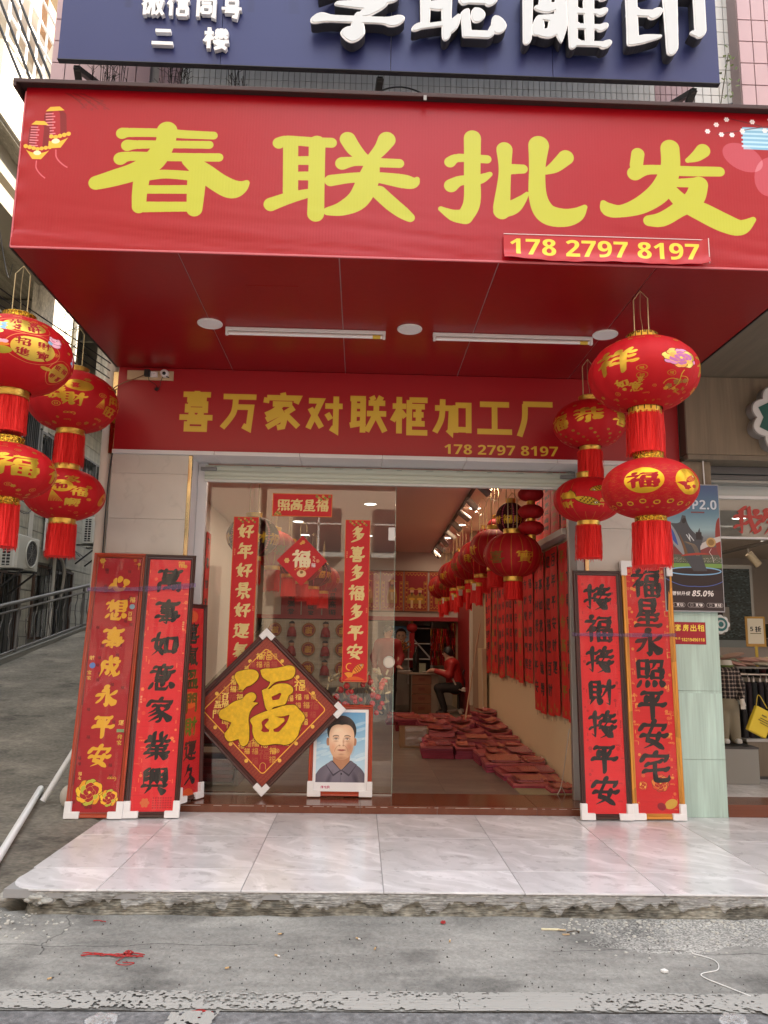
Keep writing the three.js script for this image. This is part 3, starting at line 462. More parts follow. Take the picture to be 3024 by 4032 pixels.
// ---------------------------------------------------------------- red canopy with its banner
const canopy = thing('canopy', 'deep red box canopy over the shop entrance with a printed vinyl banner', 'canopy');
{
  const sx = [-2.2, -1.182, -.181, .82, 1.82, 2.82], gap = .003;
  mesh('frame', [span(-2.19, 2.81, 3.768, 3.80, .0, 2.09), span(-2.19, 2.81, 4.80, 4.83, .6, 2.08), span(-2.19, 2.81, 3.8, 4.8, .88, .899)], flat(.25, .25, .25, .8), canopy);
  for (let i = 0; i < 5; i++) mesh('soffit_panel', metric(rspan(sx[i] + gap, sx[i + 1] - gap, 3.744, 3.766, -.02, 2.108, .002), 1.5), redPanelMat, canopy);
  for (let i = 1; i < 5; i++) mesh('joint_strip', span(sx[i] - gap + .0002, sx[i] + gap - .0002, 3.750, 3.758, -.018, 2.1), flat(.42, .36, .36, .6), canopy);
  mesh('edge_trim', span(-2.214, -2.2, 3.744, 3.775, -.02, 2.112), darkMetal, canopy); mesh('edge_trim', span(2.82, 2.832, 3.738, 3.775, -.02, 2.112), darkMetal, canopy);
  const hatch = mesh('access_hatch', rspan(-.822, -.467, 3.7415, 3.7442, 1.35, 1.69, .001), redPanelMat, canopy);
  mesh('side_panel', span(-2.212, -2.2, 3.775, 4.8, .9, 2.108), flat(.30, .01, .015, .5), canopy); mesh('side_panel', span(2.82, 2.832, 3.775, 4.8, .9, 2.108), flat(.30, .01, .015, .5), canopy);
  mesh('flashing', [rspan(-2.26, 2.9, 4.842, 4.856, .9, 2.18, .004), rspan(-2.26, 2.9, 4.825, 4.845, 2.165, 2.182, .004), rspan(-2.26, -2.24, 4.80, 4.846, .9, 2.18, .004)], std({ color: lin(.055, .028, .026), roughness: .6, metalness: .2 }), canopy);
  for (const x of [.33]) mesh('flashing_clip', rspan(x, x + .02, 4.795, 4.83, 2.183, 2.19, .002), flat(.3, .28, .27, .6), canopy);
  // banner: vinyl stretched over the front, slack along its lower edge
  const W = 5.02, H = 1.096, CH = {
    春: '62.4,30.2,3.2 67.7,29.4,2.5 90.3,29.0,2.3 102.0,29.5,2.2 119.9,29.6,2.0/90.5,27.5,5.8 89.6,36.8,5.5 83.5,48.3,6.4 73.1,55.8,5.5 59.1,61.4,4.9 48.6,65.0,4.0/66.2,38.5,3.2 73.4,37.7,2.3 96.6,36.8,2.0 117.6,36.2,2.0/62.5,47.8,3.6 69.6,45.9,2.5 97.1,45.5,2.2 124.0,44.7,2.2/105.2,47.5,3.6 115.1,55.1,5.5 124.9,62.2,5.8 133.1,66.1,5.8 138.8,64.9,3.6 142.4,61.6,1.2/76.5,62.1,4.3 76.0,71.6,4.0 76.3,80.2,3.7/111.0,59.2,5.2 110.9,70.3,4.8 110.7,80.6,4.3/79.1,58.8,2.9 92.0,57.4,2.3 108.0,58.1,2.6/76.9,68.4,2.2 108.5,67.3,2.3/77.7,80.3,2.9 110.6,79.0,2.6',
    联: '161.5,33.2,3.2 166.6,31.1,2.6 181.4,31.5,2.7 194.9,31.6,2.8/169.0,32.9,4.1 170.1,66.6,4.1/185.8,32.3,4.6 186.2,58.1,4.5 186.4,81.1,4.6/169.3,45.1,2.2 186.2,44.4,2.5/169.7,55.8,2.2 186.5,55.2,2.5/158.1,75.8,3.8 169.6,70.9,3.2 182.5,67.0,2.2/205.2,28.6,4.4 209.5,35.5,4.1 215.5,41.2,2.7 220.0,43.2,2.4/230.2,28.2,5.0 226.5,34.8,3.8 220.0,43.2,2.7/202.1,45.9,3.7 211.2,44.1,2.5 227.4,44.5,2.5 238.5,44.6,2.4/195.1,58.1,3.2 208.5,55.7,2.8 223.2,54.8,2.9 240.8,56.9,4.1 247.5,57.8,2.9 250.0,55.1,0.9/221.8,43.1,3.2 218.8,56.9,6.2 213.2,69.9,6.1 203.2,76.9,4.1 193.8,79.2,2.0/226.0,65.4,4.1 233.7,72.6,4.1 241.1,78.4,3.5 245.8,81.7,2.3',
    批: '270.9,42.4,3.0 276.3,39.3,2.2 294.6,39.6,2.2/285.3,24.9,4.8 285.1,49.6,4.6 284.9,69.7,4.7 280.5,79.8,4.4 273.2,79.2,3.2 265.1,75.0,1.0/271.6,58.8,3.8 277.5,55.1,2.7 289.4,53.7,2.7 296.5,49.9,1.0/305.9,32.3,4.5 306.0,48.9,3.3 303.8,73.0,4.7 304.3,75.4,3.8/308.7,45.9,3.0 317.7,45.5,2.4/304.3,74.6,4.4 311.4,71.9,4.1 317.1,66.5,2.1 320.1,62.5,0.6/328.1,28.5,6.0 326.9,44.9,4.6 327.1,64.2,5.2 332.1,75.5,6.2 342.3,78.3,5.6 351.3,76.1,4.2 357.0,70.5,1.0/345.5,36.4,4.5 338.6,43.1,3.3 332.6,46.6,1.5',
    发: '392.5,32.0,3.6 391.2,40.1,3.6/389.9,45.8,4.2 400.1,42.8,2.7 422.7,43.0,2.9 445.3,42.6,2.7/413.7,27.2,5.5 413.1,41.7,5.7 407.0,56.5,6.6 394.6,67.1,5.4 381.0,72.4,3.6 372.1,71.7,3.9 369.0,67.2,1.2/435.2,28.1,4.1 430.7,32.2,3.0 424.8,35.4,0.9/416.5,51.6,2.1 431.3,50.8,3.0/431.5,52.4,5.1 427.7,62.2,5.7 416.9,70.6,4.5 406.1,77.4,4.2 397.9,78.6,3.0/412.3,56.3,3.6 420.1,64.9,4.8 433.3,71.7,6.0 446.4,78.4,6.0 456.7,81.2,4.5 465.4,75.4,1.1',
  };
  const tex = ctex(2048, 448, (c, w, h) => {
    c.fillStyle = '#a00617'; c.fillRect(0, 0, w, h); const k = w / (W * 100);
    const lantern = (x, y, s, r) => {
      c.save(); c.translate(x * k, y * k); c.rotate(r); c.scale(s * k, s * k);
      c.fillStyle = '#7d0814'; c.beginPath(); c.roundRect(-7, -9, 14, 18, 4); c.fill(); c.fillStyle = '#a81826'; c.beginPath(); c.roundRect(-2, -9, 5, 18, 2); c.fill(); c.fillStyle = '#d8848c'; for (let i = 0; i < 8; i++) c.fillRect(-6, -7.6 + i * 2, 5 + i % 2, .9);
      c.fillStyle = '#e3b83a'; c.beginPath(); c.moveTo(-6, -9); c.lineTo(6, -9); c.lineTo(3, -12); c.lineTo(-3, -12); c.fill();
      for (let i = -3; i < 4; i++) { c.beginPath(); c.arc(i * 2.7, 9.4 + Math.abs(i) * -.6, 1.5, 0, 7); c.fill(); } c.beginPath(); c.moveTo(-8, 10); c.quadraticCurveTo(0, 15, 8, 10); c.lineTo(3, 17); c.lineTo(-3, 17); c.fill(); c.fillStyle = '#fff3bd'; c.beginPath(); c.ellipse(0, 12.2, 2.6, 1.7, 0, 0, 7); c.fill();
      c.strokeStyle = '#cf9d70'; c.lineWidth = .9; c.beginPath(); c.moveTo(0, 18); c.lineTo(0, 22); c.bezierCurveTo(0, 25, 4, 29, 7, 31); c.strokeStyle = '#d0606a'; c.stroke(); c.restore();
    };
    c.strokeStyle = '#7d1018'; c.lineWidth = 2; for (let i = 0; i < 9; i++) { c.beginPath(); c.moveTo((24 + i * 1.5) * k, 3 * k); c.lineTo((34 + i * 2.4) * k, (8 + (i % 3) * 3) * k); c.stroke(); c.fillStyle = '#8d1420'; floret(c, (34 + i * 2) * k, (8 + (i * 5) % 7) * k, 5); }
    lantern(20, 25, 1, -.1); lantern(10.5, 34.5, .92, 0);
    c.save(); c.translate(-17 * k, 0); c.fillStyle = '#7fb7d8'; c.fillRect(479 * k, 10 * k, 20 * k, 16 * k); c.fillStyle = '#b5dcf0'; for (let i = 0; i < 5; i++) c.fillRect(478 * k, (11 + i * 3) * k, 22 * k, 1.4 * k);
    c.fillStyle = 'rgba(236,205,212,.32)'; c.beginPath(); c.ellipse(478 * k, 32 * k, 14 * k, 9 * k, .5, 0, 7); c.fill(); c.beginPath(); c.ellipse(495 * k, 45 * k, 10 * k, 14 * k, .2, 0, 7); c.fill();
    c.strokeStyle = '#5b2026'; c.lineWidth = 2; c.beginPath(); c.moveTo(500 * k, 8 * k); c.lineTo(462 * k, 16 * k); c.moveTo(492 * k, 9 * k); c.lineTo(470 * k, 4 * k); c.stroke(); c.fillStyle = '#f4eef0'; for (const [x, y] of [[456, 14], [462, 9], [469, 5], [472, 16], [479, 13], [465, 16], [486, 6], [494, 12], [498, 4]]) floret(c, x * k, y * k, 1.9 * k);
    c.restore();
    c.fillStyle = '#b9bb38'; for (const s of Object.values(CH)) fatStrokes(c, s, k, 0, 0, .75);
  });
  const weave = dtex(512, 512, (u, v) => .5 + .25 * Math.sin(u * 512 * .8) + .25 * (fbm(u * 60, v * 8, 2, 60, 5) - .5));
  weave.repeat.set(4, 1);
  const g = new THREE.PlaneGeometry(W, H, 260, 60), p = g.attributes.position;
  for (let i = 0; i < p.count; i++) {
    const x = p.getX(i) + .31, y = p.getY(i) + H / 2, low = Math.exp(-y / .16), side = 1 - sst(0, .1, 2.51 - Math.abs(p.getX(i)));
    const z = low * .022 * (fbm(x * 1.2 + 5, y * 26 + x * 2.5, 3, 0, 131) - .45) * sst(0, .02, y) + .009 * (fbm(x * 1.1 + 3, y * 2.2, 2, 0, 133) - .5) + .003 * side * Math.sin(y * 38);
    p.setXYZ(i, x, 3.744 + y, 2.115 + z);
  }
  g.computeVertexNormals();
  mesh('banner', g, phy({ map: tex, roughness: .34, specularIntensity: .85, bumpMap: weave, bumpScale: .0004 }), canopy);
  mesh('banner_hem', [rspan(-2.203, 2.823, 3.738, 3.752, 2.108, 2.121, .004), rspan(-2.206, -2.197, 3.744, 4.81, 2.106, 2.12, .003)], flat(.55, .12, .14, .4), canopy);
}
// separate phone-number strip stuck over the banner
{
  const t = thing('phone_number_strip', 'curling red vinyl strip with a yellow phone number stuck on the canopy banner', 'sign', [1.49, 3.841, 2.128]);
  const g = new THREE.PlaneGeometry(1.29, .165, 60, 12), p = g.attributes.position;
  for (let i = 0; i < p.count; i++) { const x = p.getX(i), y = p.getY(i), e = sst(.0, -.083, y); p.setXYZ(i, x, y - .012 * e * Math.sin((x / 1.29 + .5) * 3.1), .006 + .018 * e * e * (1 + .6 * Math.sin(x * 9 + 1)) + .004 * Math.sin(x * 40) * sst(-.03, -.08, y) + .02 * sst(.6, .645, x)); }
  g.computeVertexNormals();
  mesh('strip', g, print(1290, 165, (c, w, h) => { c.fillStyle = '#b3151d'; c.fillRect(0, 0, w, h); c.fillStyle = '#e6d23c'; c.font = 'bold 150px sans-serif'; c.textBaseline = 'middle'; const tw = c.measureText('178 2797 8197').width; c.save(); c.translate(w * .025, h * .5); c.scale(w * .94 / tw, .98); c.fillText('178 2797 8197', 0, 0); c.restore(); }, { roughness: .4 }), t);
  mesh('torn_edge', [rbox(1.29, .005, .004, .001, 0, .083, .008), rbox(.005, .168, .004, .001, .645, 0, .03)], flat(.7, .55, .55, .5), t);
}
// fittings under the soffit (switched off)
[-1.187, .327, 1.83].forEach((x, i) => {
  const t = thing('ceiling_lamp', ['round white recessed lamp under the canopy, left of both tube lights', 'round white recessed lamp under the canopy, between the two tube lights', 'round white recessed lamp under the canopy, right of both tube lights'][i], 'lamp', [x, 3.738, 1.03], 0, 'round lamps in the canopy soffit');
  mesh('rim', new THREE.TorusGeometry(.088, .008, 10, 40).rotateX(Math.PI / 2), whitePlastic, t); mesh('diffuser', cyl(.084, .086, .01, 0, 0, 0, 40), flat(.78, .78, .78, .55), t);
});
[[-1.08, .147], [.511, 1.751]].forEach(([a, b], i) => {
  const t = thing('tube_light', ['white fluorescent tube fitting under the left half of the canopy', 'white fluorescent tube fitting under the right half of the canopy'][i], 'lamp', [(a + b) / 2, 3.70, .955], 0, 'tube lights under the canopy'), L = b - a;
  mesh('batten', rbox(L, .03, .045, .006, 0, .028, 0), whitePlastic, t); mesh('tube', cyl(.0135, .0135, L - .05, 0, 0, 0, 16).rotateZ(Math.PI / 2).translate(0, -.006, .01), flat(.85, .85, .84, .3), t);
  for (const s of [-1, 1]) mesh('lamp_holder', rbox(.02, .042, .03, .003, s * (L / 2 - .012), -.002, .01), whitePlastic, t); mesh('label_sticker', cyl(.0142, .0142, .06, 0, 0, 0, 16).rotateZ(Math.PI / 2).translate(L / 2 - .07, -.006, .01), flat(.7, .5, .06, .5), t);
});
// lower sign board
{
  const t = thing('shop_sign', 'dark red sign board with gold characters above the shop doorway', 'sign', [.31, 3.367, -.012]);
  const W = 4.98, H = .748;
  const tx = ctex(2048, 308, (c, w, h) => {
    const k = w / W; c.fillStyle = '#a0121d'; c.fillRect(0, 0, w, h); c.fillStyle = '#d6b43c';
    const X = (x) => (x + 2.18) * k, Y = (y) => (3.741 - y) * k;
    [...'喜万家对联框加工厂'].forEach((ch, i) => gothic(c, ch, X(-1.655 + i * .3765), Y(3.552), .375 * k, 6.9, .92));
    c.font = 'bold ' + .118 * k + 'px sans-serif'; c.textBaseline = 'middle'; const tw = c.measureText('178 2797 8197').width; c.save(); c.translate(X(.70), Y(3.064)); c.scale(1.02 * k / tw, 1.05); c.fillText('178 2797 8197', 0, 0); c.restore();
  });
  mesh('panel', box(W, H, .02), std({ color: lin(.32, .01, .014), roughness: .4 }), t); mesh('face', new THREE.PlaneGeometry(W - .004, H - .004).translate(0, 0, .0125), std({ map: tx, roughness: .36 }), t);
}
// cream board with camera, adapter and cables
{
  const b = thing('mounting_board', 'cream strip of board at the left end of the shop sign', 'board', [-1.9, 3.668, .006]); mesh('board', rbox(.405, .085, .014, .002), flat(.55, .42, .26, .7), b);
  const s = thing('socket', 'white socket with black plug adapter left of the security camera', 'socket', [-1.895, 3.674, .022]); mesh('plate', rbox(.062, .05, .02, .004, .03, 0, 0), whitePlastic, s); mesh('adapter', rbox(.05, .062, .035, .006, -.025, .006, .015), blackPlastic, s); mesh('pin_slot', [box(.003, .01, .002, .026, .004, .0105), box(.003, .01, .002, .038, .004, .0105), box(.008, .003, .002, .032, -.008, .0105)], blackPlastic, s);
  const c = thing('security_camera', 'white dome security camera fixed beside the socket under the canopy', 'camera', [-1.768, 3.678, .05]); mesh('body', new THREE.SphereGeometry(.036, 28, 20).scale(1, .95, 1), whitePlastic, c); mesh('base', cyl(.03, .034, .03, 0, 0, 0, 24).rotateX(Math.PI / 2).translate(0, .004, -.03), whitePlastic, c); const l = mesh('lens', new THREE.SphereGeometry(.016, 20, 14).scale(1, 1, .5).translate(.006, -.012, .033), blackPlastic, c); mesh('antenna', rod([.02, -.03, 0], [.045, -.042, .005], .005), blackPlastic, c);
  const w = thing('cable', 'thin black cables drooping below the socket and camera', 'cable'); mesh('lead', tube([[-1.91, 3.655, .03], [-1.905, 3.62, .02], [-1.85, 3.585, .012], [-1.835, 3.555, .01]], .0025), blackPlastic, w); mesh('lead', tube([[-1.785, 3.655, .03], [-1.805, 3.61, .014], [-1.81, 3.57, .012], [-1.825, 3.55, .01]], .0025), blackPlastic, w); mesh('knot', [...Array(5)].map((_, i) => new THREE.TorusGeometry(.012 + i * .002, .003, 6, 16).rotateX(i).rotateY(i * .7).translate(-1.835, 3.543, .016)), blackPlastic, w);
  const y = thing('brown_cable', 'brown twisted cable running from the socket round the left corner', 'cable'); mesh('lead', tube([[-1.93, 3.67, .035], [-2.02, 3.63, .03], [-2.12, 3.59, .03], [-2.2, 3.545, .02], [-2.23, 3.51, .0], [-2.2, 3.50, .0], [-2.215, 3.54, .03], [-2.3, 3.56, .05]], .0045, 60), flat(.22, .12, .05, .6), y);
}
// ---------------------------------------------------------------- blue upper sign
{
  const t = thing('blue_sign', 'long dark blue metal sign with white raised characters above the canopy', 'sign', [0, 0, 0]);
  const bm = std({ color: lin(.026, .034, .13), roughness: .4, metalness: .15, map: dtex(256, 512, (u, v) => { const s = fbm(u * 24, v * 2, 3, 24, 141), g = .96 - clamp((s - .66) * .5); return [g, g, g]; }, true) });
  const X = [-2.305, -1.12, .135, 1.345, 2.605];
  for (let i = 0; i < 4; i++) mesh('panel', metric(rspan(X[i] + .0015, X[i + 1] - .0015, 5.555, 7.6, 1.46, 1.5, .002), 2), bm, t);
  mesh('bottom_return', rspan(-2.307, 2.607, 5.548, 5.556, 1.455, 1.502, .002), std({ color: lin(.02, .02, .03), roughness: .5 }), t);
  const struts = []; for (const x of [-2.2, 0.06, 2.45]) struts.push(bar([x, 5.57, 1.4], [x - .06, 5.3, .95], .05, .03), bar([x, 5.56, 1.4], [x, 5.8, .9], .04, .04)); mesh('strut', struts, darkMetal, t);
  const letter = (ch, x, y, s, b, front, rim, kind) => {
    const N = 220, f = (gr) => (c, n) => kind === 'g' ? gothic(c, ch, n * .1, n * .1, n * .8, b + gr) : brush(c, ch, n * .1, n * .1, n * .8, b + gr, 1.06), sc = s / (N * .8);
    const at = (g, z) => g.translate(x - s * .625, y + s * .625, z);
    if (kind === 'g') return mesh('character', at(new THREE.ExtrudeGeometry(traced(N, f(0), sc), { depth: .03, bevelEnabled: true, bevelThickness: .003, bevelSize: .002, bevelSegments: 2 }), 1.51), front, t);
    const o = mesh('character', at(new THREE.ExtrudeGeometry(traced(N, f(1.1), sc), { depth: .08, bevelEnabled: false }), 1.535), flat(.05, .05, .055, .4), t);
    mesh('character_rim', at(new THREE.ExtrudeGeometry(traced(N, f(1.1), sc), { depth: .006, bevelEnabled: true, bevelThickness: .002, bevelSize: .001, bevelSegments: 1 }), 1.618), rim, o);
    mesh('character_face', at(new THREE.ExtrudeGeometry(traced(N, f(0), sc), { depth: .004, bevelEnabled: false }), 1.627), front, o);
  };
  const wh = flat(.82, .82, .82, .4), gf = flat(.56, .59, .60, .3);
  [['微', -1.626], ['信', -1.44], ['同', -1.236], ['号', -1.05]].forEach(([ch, x]) => letter(ch, x, 5.985, .17, 6.5, wh, wh, 'g'));
  letter('二', -1.54, 5.735, .18, 7, wh, wh, 'g'); letter('楼', -1.15, 5.735, .19, 6.5, wh, wh, 'g');
  [['李', -.137, 6.02], ['聪', .60, 6.02], ['雕', 1.396, 5.99], ['印', 2.13, 5.975]].forEach(([ch, x, y]) => letter(ch, x, y, .64, 5.1, gf, wh, 'b'));
  const plant = thing('wall_weed', 'dry twiggy weeds growing behind the canopy under the blue sign', 'plant'); const tw = []; for (let i = 0; i < 46; i++) { const x = [-1.55, -1.5, -1.05, -2.1, -2.0][i % 5] + rr(-.06, .06), y0 = 5.36; let p = [x, y0, 1.0 + rr(0, .2)]; const q = [x + rr(-.1, .1), y0 + rr(.35, .62), p[2] + rr(-.03, .05)]; tw.push(rod(p, q, .0028, 4)); for (let k = 0; k < 3; k++) { const u = rr(.5, 1), m = p.map((a, j) => lerp(a, q[j], u)); tw.push(rod(m, [m[0] + rr(-.06, .06), m[1] + rr(.02, .07), m[2]], .002, 4)); } } mesh('stems', tw, flat(.045, .035, .025, .9), plant);
  const vine = thing('wall_plant', 'small green leafy sprig growing at the right end of the blue sign', 'plant'); const lv = []; for (let i = 0; i < 26; i++) lv.push(new THREE.PlaneGeometry(.03, .014).rotateX(rr(-1, 1)).rotateZ(rr(-3, 3)).translate(2.82 + rr(-.1, .12), 5.95 + rr(-.25, .2), 1.15 + rr(-.05, .05))); mesh('leaves', lv, flat(.1, .14, .04, .7), vine); mesh('stem', tube([[2.75, 5.4, 1.1], [2.8, 5.75, 1.14], [2.86, 6.1, 1.16]], .004), flat(.08, .07, .04, .8), vine);
  const wires = [[[-.6, 5.05, 1.1], [.2, 5.62, 1.25], [1.0, 5.1, 1.2]], [[.7, 5.05, 1.15], [1.15, 5.5, 1.2], [1.5, 5.0, 1.2]], [[1.6, 5.0, 1.0], [2.2, 5.5, 1.1], [2.9, 5.7, 1.1]]];
  const loop = thing('wire_loops', 'loose black wires looping in the gap below the blue sign', 'wire'); wires.forEach((w) => mesh('wire', tube(w, .006, 40), blackPlastic, loop));
}

// ---------------------------------------------------------------- old building across the alley (left)
const alley = thing('alley_building', 'old tiled apartment building across the alley with overhanging upper floors', 'building');
{
  const AX = -6.6, wallTile = dtex(256, 256, (u, v) => { const a = fbm(u * 5, v * 3, 4, 5, 151), d = fbm(u * 30, v * 4, 3, 30, 152); const g = .74 + (a - .5) * .3 + (d - .5) * .2; return [g, g * .99, g * .95]; }, true);
  const core = flat(.24, .235, .22, .9), conc = std({ map: concreteMap, roughness: .95, color: lin(1.0, .95, .85) }), old = std({ map: concreteMap, roughness: .95, color: lin(2.1, 2.0, 1.85) }), dark = 0;
  
  const room = flat(.32, .3, .27, .9);
  // thin upright wall tiles in courses, between the window openings
  const open = [[1.35, 2.75, -11.2, -9.15], [.4, 2.5, -8.5, -6.9], [4.95, 5.75, -8.75, -8.0], [4.75, 5.45, -9.9, -8.9], [4.6, 5.5, -13.1, -11.2], [2.75, 3.6, -10.7, -10.0], [6.55, 9.4, -9.3, -7.0], [6.9, 9.5, -12.5, -10.1]];
  { // outer wall with its openings cut through, rooms and gallery behind
    const S = new THREE.Shape([[-3, -1.2], [34, -1.2], [34, 6.55], [-3, 6.55]].map((q) => new THREE.Vector2(...q))); open.slice(0, 6).forEach(([y0, y1, z0, z1]) => S.holes.push(new THREE.Path([[-z1, y0], [-z1, y1], [-z0, y1], [-z0, y0]].map((q) => new THREE.Vector2(...q)))));
    mesh('outer_wall', new THREE.ExtrudeGeometry(S, { depth: .24, bevelEnabled: false }).rotateY(Math.PI / 2).translate(AX - .26, 0, 0), core, alley);
    mesh('room_walls', [span(-10.2, -10, -1.2, 15, -34, 3), span(-10, -6.84, -1.25, -1.2, -34, 3), span(-10, -6.84, 6.5, 6.55, -34, 3), ...[3, -6.8, -10.9, -13.5, -34].map((z) => span(-10, -6.87, -1.2, 9.2, z - .1, z))], room, alley);
  }
  const tiles = [], g1 = box(.012, .285, .056), dum = new THREE.Object3D();
  for (let c = 0; c < 26; c++) for (let i = 0; i < 250; i++) { const y = -.9 + c * .3, z = -3.4 - i * .062; if (y > 6.5 || open.some(([a, b, d, e]) => y > a - .1 && y < b + .1 && z > d && z < e)) continue; tiles.push([y, z]); }
  const im = new THREE.InstancedMesh(g1, std({ map: wallTile, roughness: .5, color: lin(.8, .79, .74) }), tiles.length); tiles.forEach(([y, z], i) => { dum.position.set(AX, y, z); dum.updateMatrix(); im.setMatrixAt(i, dum.matrix); const k = .82 + .3 * hash(i, 3, 9); im.setColorAt(i, lin(k, k, k * .98)); });
  im.name = 'wall_tiles'; im.userData.kind = 'stuff'; im.castShadow = im.receiveShadow = true; alley.add(im);
  // overhanging floors, columns and beams
  mesh('floor_slab', span(-10, -5.75, 9.25, 9.75, -34, 3), conc, alley); mesh('floor_slab', span(-10, -6.1, 6.55, 6.72, -34, 3), conc, alley);
  mesh('slab_edge', rspan(-5.78, -5.70, 9.3, 10.5, -9.6, -4.2, .01), flat(.62, .58, .5, .7), alley); mesh('slab_edge', rspan(-5.78, -5.70, 9.3, 10.2, -20, -10, .01), flat(.5, .46, .38, .8), alley);
  mesh('upper_wall', span(-6.4, -5.9, 9.76, 15, -20, -8.4), flat(.66, .6, .5, .8), alley); mesh('upper_wall', [span(-7.2, -6.5, 9.76, 10.5, -8.4, 3), span(-7.2, -6.5, 12.1, 15, -8.4, 3), span(-7.2, -6.5, 10.5, 12.1, -8.4, -7.8), span(-7.2, -6.5, 10.5, 12.1, -4.3, 3)], flat(.62, .58, .52, .8), alley);
  mesh('brick_band', span(-5.95, -5.84, 12.0, 12.7, -8.6, -5.8), flat(.42, .25, .15, .8), alley); mesh('cornice', [rspan(-6.2, -5.4, 13.2, 13.45, -9, 3, .02), rspan(-6.2, -5.3, 13.45, 13.6, -9, 3, .02)], flat(.6, .5, .36, .8), alley);
  for (const [z0, z1] of [[-8.55, -7.95], [-12.9, -11.7]]) mesh('column', rspan(AX, -6.15, 6.72, 9.25, z0, z1, .01), old, alley);
  for (const [z0, z1] of [[-9.3, -8.6], [-13.6, -12.95]]) mesh('tile_pier', metric(span(AX, -6.3, 6.4, 9.25, z0, z1), 1), std({ map: wallTile, roughness: .6, color: lin(1, .98, .9) }), alley);
  mesh('beam', span(AX, -6.0, 8.8, 9.25, -14, -4), flat(.3, .27, .22, .9), alley);
  mesh('ceiling_board', span(-6.5, -5.9, 8.2, 8.5, -8.0, -4.5), flat(.28, .25, .2, .9), alley);
  // dark window openings with frames and bars
  const woodBrown = flat(.07, .035, .02, .6);
  open.slice(0, 6).forEach(([y0, y1, z0, z1], i) => {
    const w = mesh('window', span(AX - .14, AX - .13, y0, y1, z0, z1), glassMat, alley), rail = [];
    for (const z of [z0, (z0 + z1) / 2, z1]) rail.push(span(AX - .02, AX + .05, y0, y1, z - .03, z + .03)); rail.push(span(AX - .02, AX + .049, y0 - .05, y0, z0 - .04, z1 + .04), span(AX - .02, AX + .049, y1, y1 + .05, z0 - .04, z1 + .04)); mesh('window_frame', rail, i < 2 ? woodBrown : flat(.2, .2, .2, .6), w);
    const bars = []; for (let k = 1; k < 9; k++) bars.push(span(AX + .055, AX + .07, y0, y1, lerp(z0, z1, k / 9) - .008, lerp(z0, z1, k / 9) + .008)); mesh('window_bars', bars, darkMetal, w);
    if (i < 2) mesh('curtain', span(AX - .2, AX - .17, y0 + .1, y1 - .25, lerp(z0, z1, .2), lerp(z0, z1, .42)), flat(.4, .38, .34, .8), w);
  });
  // sunlit caged balcony high up, with white bars
  const cage = []; for (let i = 0; i < 12; i++) cage.push(span(-5.72, -5.69, 10.5, 12.2, -7.9 + i * .33, -7.865 + i * .33)); for (let i = 0; i < 5; i++) cage.push(span(-5.71, -5.68, 10.55 + i * .4, 10.59 + i * .4, -7.95, -4.2)); for (let i = 0; i < 4; i++) cage.push(span(-6.4 + i * .17, -6.37 + i * .17, 10.5, 12.2, -7.93, -7.9));
  mesh('balcony_bars', cage, flat(.8, .8, .8, .5), alley); mesh('balcony_awning', bar([-5.7, 12.15, -6], [-5.0, 11.9, -6], 3.6, .03), flat(.7, .68, .62, .6), alley);
  // drain and cable runs
  mesh('drain_pipe', [rod([-6.5, -.5, -9.95], [-6.5, 6.5, -9.95], .035), rod([-6.3, 6.5, -9.5], [-6.3, 9.2, -9.5], .05)], flat(.6, .58, .52, .5), alley);
  const cb = []; for (let i = 0; i < 7; i++) cb.push(tube([[-6.55, 4.2 + i * .1, -7], [-6.54, 3.7 + i * .2, -8.4 - i * .1], [-6.55, 4.3 - i * .1, -9.4], [-6.55, 3.2, -10 - i * .3]], .008, 30)); mesh('cable', cb, blackPlastic, alley);
  mesh('pipe_elbow', tube([[-6.45, 3.1, -9.8], [-6.4, 2.95, -10.1], [-6.4, 2.7, -10.25], [-6.45, 2.2, -10.3]], .035), flat(.42, .4, .36, .6), alley);
  mesh('pipe_stain', [span(-6.588, -6.58, 5.4, 6.1, -9.2, -8.98), span(-6.588, -6.58, 3.3, 4.0, -8.9, -8.7)], flat(.55, .54, .5, .9), alley);
}
// air conditioners on the alley wall
function aircon(x, y, z, label) {
  const t = thing('air_conditioner', label, 'air conditioner', [x, y, z], 0), wm = flat(.55, .55, .5, .5);
  mesh('cabinet', rbox(.34, .6, .86, .02), wm, t);
  const f = mesh('fan_guard', new THREE.TorusGeometry(.24, .014, 8, 40).rotateY(Math.PI / 2).translate(.178, 0, -.1), wm, t); const ring = []; for (let i = 1; i < 6; i++) ring.push(new THREE.TorusGeometry(i * .042, .004, 4, 30).rotateY(Math.PI / 2).translate(.18, 0, -.1)); for (let i = 0; i < 4; i++) ring.push(box(.006, .46, .008).rotateX(i * Math.PI / 4).translate(.182, 0, -.1)); mesh('fan_grille', ring, flat(.2, .2, .19, .5), f); mesh('fan_recess', cyl(.235, .235, .006, 0, 0, 0, 36).rotateZ(Math.PI / 2).translate(.171, 0, -.1), blackPlastic, f);
  mesh('side_grille', [box(.13, .5, .008, -.03, 0, .43)], flat(.03, .03, .03, .7), t); const s = []; for (let i = 0; i < 9; i++) s.push(box(.14, .012, .016, -.03, -.22 + i * .055, .434)); s.push(box(.012, .5, .016, -.03, 0, .434), box(.03, .56, .02, .1, 0, .432)); mesh('louvre', s, flat(.66, .66, .62, .5), t);
  mesh('wall_bracket', [bar([-.3, -.32, .3], [.22, -.32, .3], .03, .03), bar([-.3, -.32, -.3], [.22, -.32, -.3], .03, .03), bar([-.3, -.75, .3], [.18, -.34, .3], .03, .03), bar([-.3, -.75, -.3], [.18, -.34, -.3], .03, .03)], darkMetal, t);
  return t;
}
